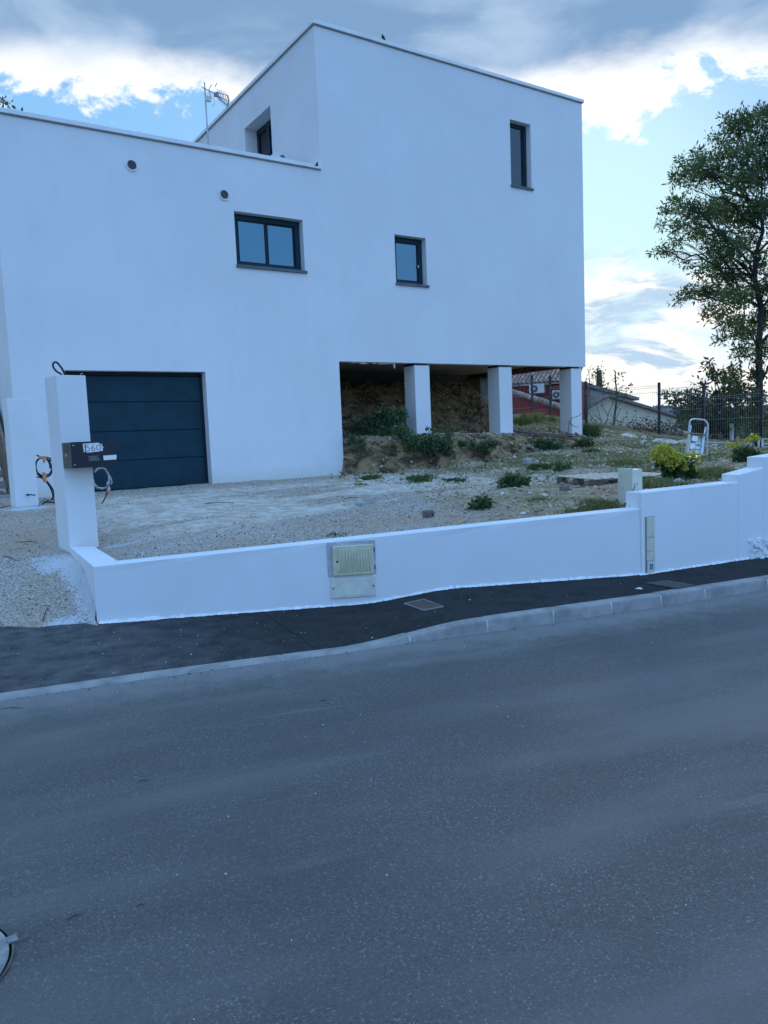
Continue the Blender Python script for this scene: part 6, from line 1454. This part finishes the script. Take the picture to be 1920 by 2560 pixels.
# ------------------------------------------------------------------ small stones: gravel, rubble, chips
def stones(name, X, Y, size, mt, label, tint=None, seed=0, zf=None, lift=0.25, loc=(5, 9, 0)):
    rng = np.random.default_rng(seed); n = len(X); Z = zg(X, Y) if zf is None else zf(X, Y)
    base = np.array([(1, 0, 0), (-1, 0, 0), (0, 1, 0), (0, -1, 0), (0, 0, 1), (0, 0, -1)], float)
    V = base[None] * (size[:, None, None] * rng.uniform(0.55, 1.15, (n, 6, 1))); V = V + rng.normal(size=(n, 6, 3)) * size[:, None, None] * 0.22
    q = rng.normal(size=(n, 4)); q /= np.linalg.norm(q, axis=1)[:, None]; a, b, c_, d = q.T
    Rm = np.stack([1 - 2 * (c_ * c_ + d * d), 2 * (b * c_ - a * d), 2 * (b * d + a * c_), 2 * (b * c_ + a * d), 1 - 2 * (b * b + d * d), 2 * (c_ * d - a * b), 2 * (b * d - a * c_), 2 * (c_ * d + a * b), 1 - 2 * (b * b + c_ * c_)], 1).reshape(n, 3, 3)
    V = np.einsum('nij,nkj->nki', Rm, V); V[..., 2] *= 0.7
    V = V + np.stack([X, Y, Z + size * lift], 1)[:, None, :]
    f0 = np.array([(0, 2, 4), (2, 1, 4), (1, 3, 4), (3, 0, 4), (2, 0, 5), (1, 2, 5), (3, 1, 5), (0, 3, 5)])
    Fq = (f0[None] + 6 * np.arange(n)[:, None, None]).reshape(-1, 3)
    t = rng.random(n) if tint is None else tint
    o = bulk(name, V.reshape(-1, 3), Fq, mt, None, loc, np.repeat(t, 8)); return tagp(o, label, kind='stuff')
rng = np.random.default_rng(12)
def scatter(n, x0, x1, y0, y1, power=1.0):
    X = rng.uniform(x0, x1, n); Y = y0 + (y1 - y0) * rng.random(n) ** power; return X, Y
X, Y = scatter(95000, -3.5, 9.5, 5.6, 13.45, 1.35)
k = np.where(X > 1.62, behind_wall(X, Y, 0.22), (X < 1.46) & (Y > yback(X) - 0.05 + 0.25 * (fbm(X * 3, Y * 3, 3) - 0.5)))
k &= (rng.random(len(X)) < 0.12 + 0.88 * gmask(X, Y)) & (rng.random(len(X)) > dustmask(X, Y) * 0.93) & ~((X > 1.5) & (X < 2.0) & (Y > 8.7) & (Y < 9.3))
k &= rng.random(len(X)) < 0.35 + 0.8 * fbm(X * 1.6, Y * 1.6, 3)
X, Y = X[k], Y[k]; pm = paintmask(X, Y); painted = pm > 0.25 + 0.5 * rng.random(len(X))
sz = 0.0052 + 0.010 * rng.random(len(X)) ** 2.6
stones('gravel', X[~painted], Y[~painted], sz[~painted], MAT['stone_gravel'], 'grey and white crushed gravel covering the driveway', rng.random((~painted).sum()) ** 1.5, 1)
stones('painted_gravel', X[painted], Y[painted], sz[painted] * 1.1, MAT['stone_painted'], 'gravel whitened by paint overspray round the piers and wall end', None, 2, loc=(1.3, 8, 0))
X, Y = scatter(70000, 4.5, 21.0, 4.6, 17.5, 1.2)
k = behind_wall(X, Y, 0.24) & (gmask(X, Y) < 0.7) & ((Y < 13.4) | (X > 8)) & (rng.random(len(X)) < 0.15 + 1.2 * fbm(X * 1.2 + 9, Y * 1.2, 4) ** 1.6)
X, Y = X[k], Y[k]; d_ = np.hypot(X, Y)
stones('rubble', X, Y, (0.006 + 0.020 * rng.random(len(X)) ** 2.6) * (0.7 + d_ / 18), MAT['stone'], 'small limestone rubble strewn over the brown soil', rng.random(len(X)), 3)
X, Y = scatter(9000, 7.95, 15.5, 11.8, 19.5, 1.0); t_, _ = bank(X, Y); bmk = bankmask(X, Y)
k = rng.random(len(X)) < bmk * 0.8; X, Y = X[k], Y[k]
stones('bank_stones', X, Y, 0.010 + 0.045 * rng.random(len(X)) ** 3, tintmat('bank_stone', (0.09, 0.07, 0.05), (0.36, 0.30, 0.22), 0.9, 0.2), 'stones and clods bedded in the brown earth bank and heap', rng.random(len(X)) ** 1.5, 4, loc=(11, 13, 1))
# chips on road and pavement
s_ = rng.uniform(-1.5, 9.5, 520); v_ = 0.05 + 3.8 * rng.random(520) ** 2.6
P2 = np.array([kpt(a) - knorm(a) * b for a, b in zip(s_, v_)])
stones('road_chips', P2[:, 0], P2[:, 1], 0.0022 + 0.0045 * rng.random(520) ** 2, tintmat('chip', (0.25, 0.24, 0.22), (0.75, 0.75, 0.75), 0.9, 0.2), 'pale stone chips scattered on the road', None, 5, zf=lambda x, y: x * 0 + 0.001, loc=(3, 4, 0))
s_ = rng.uniform(-1.2, 9.0, 420); v_ = KW + 0.02 + 1.9 * rng.random(420)
P2 = np.array([kpt(a) + knorm(a) * b for a, b in zip(s_, v_)]); k = np.array([(not behind_wall(p[0], p[1], -0.03)) if p[0] > 1.5 else p[1] < yback(p[0]) for p in P2]) & (rng.random(420) < np.where(P2[:, 0] < 3.3, 1.0, 0.25)); P2 = P2[k]
stones('pavement_chips', P2[:, 0], P2[:, 1], 0.003 + 0.006 * rng.random(len(P2)) ** 2.5, MAT['chip'], 'pale stone chips on the dark pavement', None, 6, zf=lambda x, y: zpav(x, y) + 0.003, loc=(3, 5.5, 0))
# dark grit along the flush kerb
s_ = rng.uniform(-0.6, 5.0, 260); v_ = np.where(rng.random(260) < 0.5, rng.normal(KW + 0.01, 0.012, 260), rng.normal(-0.03, 0.03, 260))
P2 = np.array([kpt(a) + knorm(a) * b for a, b in zip(s_, v_)])
stones('kerb_grit', P2[:, 0], P2[:, 1], 0.003 + 0.006 * rng.random(260) ** 2, tintmat('grit', (0.03, 0.03, 0.03), (0.22, 0.2, 0.17), 0.9, 0.2), 'dark grit and crumbs along both edges of the kerb', None, 7, zf=lambda x, y: np.array([max(kh(float(np.interp(a, KF[:, 0], KS))), 0) * 1.0 if b > 0 else 0.0 for a, b in zip(x, v_)]) + 0.003, loc=(2, 5, 0))

# ------------------------------------------------------------------ grass and weeds
def blades(name, X, Y, h_, mt, label, seed=0, wdt=0.006, lean=0.5, zf=None, tint=None, loc=None):
    rng = np.random.default_rng(seed); n = len(X); Z = zg(X, Y) if zf is None else zf
    a = rng.uniform(0, 2 * np.pi, n); ln = rng.normal(size=(n, 2)) * lean * h_[:, None]
    s_ = np.stack([np.cos(a), np.sin(a), np.zeros(n)], 1) * wdt * (0.6 + rng.random(n))[:, None]
    b = np.stack([X, Y, Z - 0.01], 1); mid = b + np.stack([ln[:, 0] * 0.35, ln[:, 1] * 0.35, h_ * 0.6], 1); top = b + np.stack([ln[:, 0], ln[:, 1], h_], 1)
    V = np.stack([b - s_, b + s_, mid + s_ * 0.8, mid - s_ * 0.8, top], 1).reshape(-1, 3)
    i = 5 * np.arange(n)[:, None]; Ft = np.concatenate([i + np.array([[0, 1, 2]]), i + np.array([[0, 2, 3]]), i + np.array([[3, 2, 4]])], 1).reshape(-1, 3)
    o = bulk(name, V, Ft, mt, None, loc if loc is not None else (X.mean(), Y.mean(), Z.min()), np.repeat(rng.random(n) if tint is None else tint, 3)); return o
rng = np.random.default_rng(44)
X, Y = scatter(130000, 6.8, 21.8, 4.9, 21, 1.0)
gm = grassmask(X, Y); k = behind_wall(X, Y, 0.25) & (rng.random(len(X)) < gm * (0.2 + 0.8 * fbm(X * 3, Y * 3, 3))) & (bankmask(X, Y) < 0.5)
X, Y = X[k], Y[k]; o = blades('grass', X, Y, 0.025 + 0.06 * rng.random(len(X)), MAT['grass_blade'], None, 1); tagp(o, 'thin dry grass growing in patches on the rough plot', kind='stuff')
def patch(px, py, wpx, hpx, n, h_, mt, label, name='grass_tuft', cat='grass', seed=0, wdt=0.006, lean=0.45):
    """a tuft whose footprint covers about wpx by hpx of the view"""
    rng = np.random.default_rng(seed); P_ = []
    for _ in range(14):
        a = rng.normal(size=2) * 0.42; P_.append(drop(px + a[0] * wpx * 0.5, py + a[1] * hpx * 0.5))
    P_ = np.array(P_); i = rng.integers(0, len(P_), n); X = P_[i, 0] + rng.normal(size=n) * 0.06; Y = P_[i, 1] + rng.normal(size=n) * 0.08
    o = blades(name, X, Y, h_ * (0.4 + 0.6 * rng.random(n)), mt, None, seed, wdt, lean); return tagp(o, label, cat, kind='stuff')
GD, GB = MAT['grass_dark'], MAT['grass_blade']
for a in ((1045, 1200, 60, 10, 900, 0.10, GD, 'dark grass tuft at the foot of the earth bank below the first pillar'), (1135, 1203, 70, 8, 700, 0.05, GD, 'low grass strip along the foot of the bank, right of the dark tuft'), (925, 1197, 34, 8, 500, 0.09, GD, 'dark grass tuft near the house corner at the bank foot'), (1350, 1172, 80, 6, 900, 0.09, GD, 'green grass strip behind the pallet at the bank foot'),
          (1500, 1272, 110, 18, 1800, 0.07, GB, 'grass patch just behind the wall left of the cream post'), (1440, 1282, 50, 8, 500, 0.05, GB, 'small grass patch near the low wall, further left'), (1560, 1160, 80, 14, 900, 0.09, GB, 'grass behind the cream service post'), (1640, 1215, 90, 24, 1500, 0.11, GB, 'grass below the yellow-flowered bush'), (1780, 1190, 120, 20, 1800, 0.10, GB, 'long pale grass patch behind the wall step'), (1480, 1088, 30, 16, 1200, 0.30, GD, 'bright green grass beside the right pillar'),
          (1335, 1052, 90, 16, 2200, 0.34, GB, 'tall pale grass on the rise seen between the two right pillars'), (1300, 1062, 30, 10, 600, 0.26, GD, 'green grass just right of the middle pillar'), (905, 1212, 30, 3, 160, 0.04, GD, 'thin dark grass line on the gravel near the corner'), (1480, 1130, 40, 6, 500, 0.07, GD, 'dark green grass on the slope right of the bank'), (838, 1338, 26, 2, 160, 0.03, GD, 'tiny green moss tuft on top of the soil above the meter box'), (1345, 1250, 60, 6, 500, 0.04, GB, 'short grass among the stones in front of the pallet')):
    patch(*a, seed=int(a[0]))
def weed(px, py, parts, n, leaf, mt, label, name='weed', cat='weed', seed=0, asp=0.5, spread=0.07, per=8, dback=0.0, stem=True, dens=None):
    """leafy weed: parts are (px, py, radius px) lumps over its foot"""
    g = drop(px, py); dep = (g - EYE) @ M[:, 2] + dback; rng = np.random.default_rng(seed); root = thing(name, g, label, cat)
    V, Dd, T = [], [], []; tot = sum(r_ ** 2 for *_, r_ in parts); st = MB()
    for x, y, r_ in parts:
        c_ = far_at(x, y, dep + rng.uniform(-1, 1) * r_ / F * dep * 0.8); p, o, t, cc = sprigs(c_, r_ / F * dep, max(per, int(n * r_ ** 2 / tot)), rng, per, spread)
        V.append(p); Dd.append(o); T.append(t)
        for q in cc[::max(1, len(cc) // 5)]: st.tube(curvy(g + np.array([rng.normal() * 0.04, rng.normal() * 0.04, -0.03]), q, rng, 3, 0.1), [0.006, 0.005, 0.004, 0.002], 4, cap=False)
    if stem: st.build('stems', MAT['leaf_stem'], root)['kind'] = 'stuff'
    leaves('leaves', np.concatenate(V), leaf, mt, root, dirs=np.concatenate(Dd), tint=np.concatenate(T), seed=seed, asp=asp)
    return root, g, dep
mat('leaf_stem', (0.07, 0.10, 0.04), 0.8, 0.3, 10)
LW = MAT['leaf_weed']
weed(1203, 1272, [(1195, 1262, 9), (1205, 1255, 10), (1214, 1264, 8), (1186, 1270, 5), (1222, 1271, 5)], 420, 0.055, LW, 'small leafy weed alone on the gravel near the block with a hole', seed=1)
weed(1285, 1217, [(1268, 1205, 12), (1290, 1207, 14), (1308, 1205, 10), (1278, 1196, 9), (1262, 1213, 8)], 800, 0.055, LW, 'spreading leafy weed on the soil left of the pallet', seed=2)
weed(1405, 1175, [(1395, 1168, 9), (1410, 1165, 9), (1420, 1172, 7)], 300, 0.05, LW, 'leafy weed just behind the pallet', seed=3)
weed(955, 1088, [(890, 1070, 16), (915, 1060, 22), (945, 1050, 25), (975, 1055, 26), (1000, 1035, 14), (930, 1080, 20), (965, 1085, 20), (1000, 1075, 18), (960, 1030, 14)], 6000, 0.06, LW, 'dark leafy thicket under the house left of the first pillar', 'thicket', 'plant', seed=4, spread=0.10)
weed(1050, 1120, [(1010, 1095, 20), (1030, 1108, 24), (1055, 1112, 26), (1085, 1105, 22), (1110, 1112, 18), (1075, 1125, 18), (1040, 1130, 20), (1050, 1150, 16), (1048, 1168, 12), (1120, 1128, 12), (1000, 1078, 12)], 6500, 0.055, LW, 'dark green weeds spilling over the bank in front of the first pillar', 'thicket', 'plant', seed=5, spread=0.09)
weed(1340, 1112, [(1262, 1098, 8), (1290, 1105, 12), (1320, 1108, 14), (1350, 1110, 15), (1375, 1112, 12), (1395, 1118, 10), (1195, 1108, 9), (1215, 1112, 8)], 4000, 0.045, LW, 'dark green weeds along the bank top before the middle and right pillars', 'thicket', 'plant', seed=6, spread=0.07)
weed(1180, 1120, [(1135, 1105, 8), (1155, 1112, 9), (1180, 1110, 8), (1205, 1118, 9), (1230, 1112, 10), (1160, 1130, 8), (1215, 1132, 7)], 1700, 0.045, LW, 'scattered dark weeds along the bank edge between the first and middle pillars', 'thicket', 'plant', seed=17, spread=0.07)
weed(905, 1140, [(880, 1098, 8), (905, 1102, 8), (1000, 1150, 9), (985, 1125, 9)], 900, 0.045, LW, 'few dark weeds on the bank face left of the first pillar', 'thicket', 'plant', seed=18, spread=0.07)
weed(1455, 1118, [(1430, 1122, 10), (1450, 1112, 14), (1470, 1105, 10), (1462, 1122, 12)], 1600, 0.05, LW, 'dark weeds at the foot of the right pillar', 'thicket', 'plant', seed=7, spread=0.07)
weed(1240, 1083, [(1243, 1075, 5), (1240, 1082, 6)], 80, 0.04, LW, 'tiny seedling beside the middle pillar', seed=8)
weed(1118, 1098, [(1118, 1075, 7), (1120, 1088, 8)], 120, 0.05, LW, 'thin upright weed right of the first pillar', seed=9)
weed(1077, 1092, [(1068, 1068, 3.5), (1077, 1070, 3.5), (1083, 1068, 3)], 26, 0.07, LW, 'broad-leaved seedling in front of the first pillar', seed=10, asp=0.75, per=4, spread=0.03)
weed(855, 1196, [(853, 1180, 4), (857, 1187, 5)], 60, 0.035, LW, 'tiny weed at the white house corner', seed=11)
weed(828, 1198, [(828, 1184, 3), (829, 1190, 3)], 30, 0.03, LW, 'dry sprig against the wall left of the house corner', seed=12)
weed(1690, 1200, [(1672, 1156, 11), (1690, 1166, 14), (1712, 1170, 11), (1682, 1178, 14), (1700, 1188, 15), (1720, 1184, 9), (1655, 1150, 7)], 2200, 0.075, LW, 'leafy mustard bush with yellow flowers behind the wall step', 'flowering_bush', 'bush', seed=13, spread=0.06, asp=0.55)
def flowers(root, parts, n, dep, seed, size=0.022):
    rng = np.random.default_rng(seed); V = []; T = []; tot = sum(r_ ** 2 for *_, r_ in parts)
    for x, y, r_ in parts:
        k = max(2, int(n * r_ ** 2 / tot)); c_ = far_at(x, y, dep) + rng.normal(size=(k, 3)) * r_ / F * dep * np.array([0.62, 0.62, 0.6]); V.append(np.repeat(c_, 5, 0) + rng.normal(size=(5 * k, 3)) * 0.006)
    leaves('flowers', np.concatenate(V), size, MAT['petal_yellow'], root, seed=seed, asp=0.8)
root = [o for o in C.objects if o.name == 'flowering_bush'][0]; dep = (ORG[root.name] - EYE) @ M[:, 2]
FL = [(1665, 1108, 3), (1648, 1118, 4), (1634, 1126, 4), (1655, 1124, 8), (1640, 1138, 8), (1670, 1122, 7), (1662, 1136, 12), (1682, 1135, 10), (1696, 1140, 9), (1650, 1146, 9), (1675, 1150, 12), (1692, 1152, 10), (1705, 1150, 7), (1625, 1142, 4), (1617, 1137, 2.5), (1722, 1140, 5), (1735, 1128, 3), (1733, 1140, 6), (1748, 1138, 3), (1712, 1160, 7), (1744, 1150, 4), (1710, 1170, 5), (1738, 1168, 4), (1757, 1157, 2.5), (1672, 1165, 3), (1705, 1112, 3)]
flowers(root, FL, 560, dep - 0.14, 3, 0.023)
m = MB(); rng = np.random.default_rng(5)
for x, y, r_ in FL:
    m.tube(curvy(ORG[root.name] + np.array([0, 0, 0.05]), far_at(x, y, dep), rng, 4, 0.05), [0.004, 0.003, 0.003, 0.002, 0.002], 4, cap=False)
m.build('flower_stems', MAT['leaf_stem'], root)['kind'] = 'stuff'
r2, g2, dep2 = weed(1868, 1152, [(1850, 1138, 9), (1865, 1136, 12), (1880, 1140, 10), (1870, 1146, 10)], 800, 0.06, LW, 'second leafy weed with a few yellow flowers before the white frame', 'flowering_bush', 'bush', seed=14, spread=0.06)
FL2 = [(1821, 1108, 4), (1828, 1112, 4), (1817, 1115, 2.5), (1834, 1110, 3), (1845, 1108, 4), (1851, 1106, 3), (1844, 1114, 3), (1865, 1104, 3), (1870, 1100, 4), (1875, 1098, 4), (1885, 1094, 5), (1890, 1092, 4), (1896, 1095, 3), (1895, 1088, 2.5), (1872, 1092, 2.5), (1830, 1119, 2.5)]
flowers(r2, FL2, 70, dep2 - 0.1, 8, 0.028)
m = MB()
for x, y, r_ in FL2: m.tube(curvy(g2 + np.array([0, 0, 0.05]), far_at(x, y, dep2), rng, 4, 0.05), 0.0035, 4, cap=False)
m.build('flower_stems', MAT['leaf_stem'], r2)['kind'] = 'stuff'
# spiky plant by the first pillar
g = drop(1012, 1078); root = thing('spiky_plant', g, 'thin spiky-leaved plant growing beside the first pillar', 'plant'); dep = (g - EYE) @ M[:, 2] - 0.1; m = MB()
m.tube([g, far_at(1016, 1050, dep)], [0.012, 0.008], 6)
for (x, y) in ((1012, 1010), (1017, 1020), (1025, 1018), (1026, 1030), (1029, 1046), (1021, 1008), (1010, 1026)):
    a_, b_ = far_at(1017, 1046, dep), far_at(x, y, dep); s_ = np.array([0.011, 0.004, 0]); mid = (a_ + b_) / 2 + np.array([0, 0, 0.02]); m.add([a_ - s_ * .5, a_ + s_ * .5, mid + s_, b_, mid - s_], [(0, 1, 2, 3, 4)])
m.build('leaves', MAT['leaf_stem'], root)
# bare branches
def branchy(name, label, base_px, tips, r_, cat='branch', dback=0, mt=None, dep=None, leafn=0):
    g = drop(*base_px) if dep is None else far_at(*base_px, dep); dp = ((g - EYE) @ M[:, 2] + dback) if dep is None else dep; root = thing(name, g, label, cat); rng = np.random.default_rng(int(base_px[0])); m = MB(); ends = []
    for pth in tips:
        P_ = [far_at(x, y, dp + rng.normal() * 0.1) for x, y in pth]; m.tube(cable_path(P_, 4), np.linspace(r_, r_ * 0.35, (len(P_) - 1) * 4 + 1), 5); ends += P_[1:]
    m.build('twigs', mt or MAT['twig'], root)['kind'] = 'stuff'
    if leafn:
        V = np.concatenate([e + rng.normal(size=(leafn, 3)) * 0.10 for e in ends]); leaves('leaves', V, 0.09, MAT['leaf_pale'], root, asp=0.6)
    return root
branchy('dead_branch', 'thin dead branch bending up in front of the right pillar', (1421, 1088), [[(1421, 1088), (1422, 1062), (1430, 1046), (1446, 1040), (1455, 1033)], [(1423, 1058), (1436, 1066), (1448, 1068)], [(1430, 1046), (1424, 1052), (1417, 1060)]], 0.012)
branchy('log_pile', 'dead branches and sticks lying between the middle and right pillars', (1360, 1090), [[(1286, 1076), (1330, 1082), (1380, 1086), (1440, 1091)], [(1290, 1080), (1350, 1089), (1420, 1092)], [(1372, 1068), (1395, 1072), (1408, 1086)], [(1400, 1090), (1410, 1078)], [(1430, 1096), (1450, 1108), (1462, 1122)]], 0.028, mt=MAT['twig'])
branchy('dead_branch', 'pale dry stick lying right of the first pillar', (1125, 1087), [[(1124, 1086), (1138, 1084), (1151, 1080)]], 0.014, mt=MAT['white_wood'] if 'white_wood' in MAT else mat('white_wood', (0.5, 0.47, 0.42), 0.9))
branchy('bare_shrub', 'bare twiggy shrub beyond the fence in front of the cream building', (1512, 1085), [[(1512, 1090), (1502, 1050), (1490, 1010), (1484, 990)], [(1512, 1085), (1520, 1040), (1532, 1005), (1530, 985)], [(1515, 1075), (1540, 1045), (1552, 1020)], [(1507, 1065), (1480, 1045), (1472, 1030)], [(1520, 1040), (1505, 1010), (1508, 990)], [(1515, 1080), (1545, 1065), (1560, 1040)], [(1502, 1050), (1485, 1035)], [(1535, 1050), (1560, 1055)]], 0.018, cat='shrub', dep=31, mt=MAT['bark'], leafn=5)
for k, (x0, x1, yb_, n, lab) in enumerate(((1585, 1655, 1088, 20, 'dry reddish brush at the fence below the cream wall'), (1470, 1540, 1092, 18, 'low green undergrowth at the fence right of the house'), (1640, 1700, 1092, 14, 'low dark undergrowth right of the middle fence post'))):
    rng = np.random.default_rng(k + 90); dp = 27.5 if k != 1 else 29.5; root = thing('undergrowth', far_at((x0 + x1) / 2, yb_, dp), lab, 'undergrowth'); m = MB(); V = []
    for _ in range(n):
        x = rng.uniform(x0, x1); a_ = far_at(x, yb_ + 6, dp + rng.uniform(-.5, .5)); b_ = a_ + np.array([rng.normal() * 0.25, rng.normal() * 0.25, rng.uniform(0.25, 0.65)]); m.tube(curvy(a_, b_, rng, 4, 0.12), 0.007, 3, cap=False); V.append(b_ + rng.normal(size=(22, 3)) * 0.14); V.append((a_ + b_) / 2 + rng.normal(size=(16, 3)) * 0.14)
    m.build('twigs', MAT['twig'], root)['kind'] = 'stuff'; leaves('leaves', np.concatenate(V), 0.08, MAT['leaf_far'] if k else tintmat('leaf_red', (0.10, 0.045, 0.03), (0.22, 0.15, 0.06), 0.8), root, asp=0.6)
# sprig growing at the wall step
g = np.array([*(WB[:2] - dAB * 0.30 + nAB * 0.26), zB - 0.05]); root = thing('sprig', g, 'slender green sprig leaning against the wall step beside the cream post', 'plant')
dep = (g - EYE) @ M[:, 2]; m = MB(); pts = [far_at(x, y, dep - 0.02 * i) for i, (x, y) in enumerate(((1561, 1272), (1570, 1255), (1578, 1238), (1582, 1228), (1588, 1212)))]; m.tube(cable_path(pts, 4), 0.0035, 5)
pts2 = [far_at(x, y, dep - 0.1) for x, y in ((1572, 1266), (1582, 1256), (1588, 1250), (1593, 1246))]; m.tube(cable_path(pts2, 4), 0.0025, 5); m.build('stem', MAT['leaf_stem'], root)
V = np.concatenate([p + np.random.default_rng(i).normal(size=(9, 3)) * 0.012 for i, p in enumerate(pts + pts2[1:])]); leaves('leaves', V, 0.022, LW, root)
# twigs lying about
tw = [((0, 1752 + 20), (60, 1770), 'thin dark twig beside the kerb at the left edge'), ((345, 1955), (372, 1951), 'small dark leaf-like twig on the road, left of centre'), ((340, 2267), (360, 2263), 'tiny dark twig on the road near the middle'), ((800, 1753), (816, 1752), 'short dark twig on the road below the pavement bend'), ((165, 2300), (205, 2286), 'faint dark crack-like twig on the road right of the manhole')]
for k, (a_, b_, lab) in enumerate(tw):
    A_, B_ = onZ(*a_, 0.004), onZ(*b_, 0.004); m = MB(); m.tube([A_, (A_ + B_) / 2 + np.array([0.006, 0.004, 0.004]), B_], [0.0012, 0.0026, 0.0012], 5); o = m.build('twig', MAT['bark_dark']); tagp(o, lab, 'twig')
for k, (a_, b_, lab) in enumerate((((50, 1359), (96, 1358), 'dark twig on the gravel left of the tall pier'), ((10, 1393), (42, 1404), 'thin dark twig on the gravel at the left edge'), ((511, 1261), (585, 1259), 'long thin stick on the dusty driveway'), ((108, 1555), (120, 1520), 'reddish twig on the gravel near the pavement'), ((860, 1249), (895, 1246), 'thin brown stick on the driveway near the slab'), ((1038, 1232), (1056, 1234), 'dark scrap on the gravel in the middle of the driveway'))):
    A_, B_ = drop(*a_) + np.array([0, 0, .012]), drop(*b_) + np.array([0, 0, .012]); m = MB(); m.tube([A_, (A_ + B_) / 2 + np.array([0, 0, 0.012]), B_], [0.004, 0.006, 0.003], 5); o = m.build('twig', MAT['bark']); tagp(o, lab, 'twig')
a_, b_, c_ = pavq(1588, 1473, .002), pavq(1607, 1474, .002), pavq(1600, 1470, .002)
m = MB(); m.prism([a_, b_, c_], (0, 0, .006)); o = m.build('paper_scrap', MAT['paper']); tagp(o, 'small white scrap on the dark pavement before the narrow cabinet', 'litter')
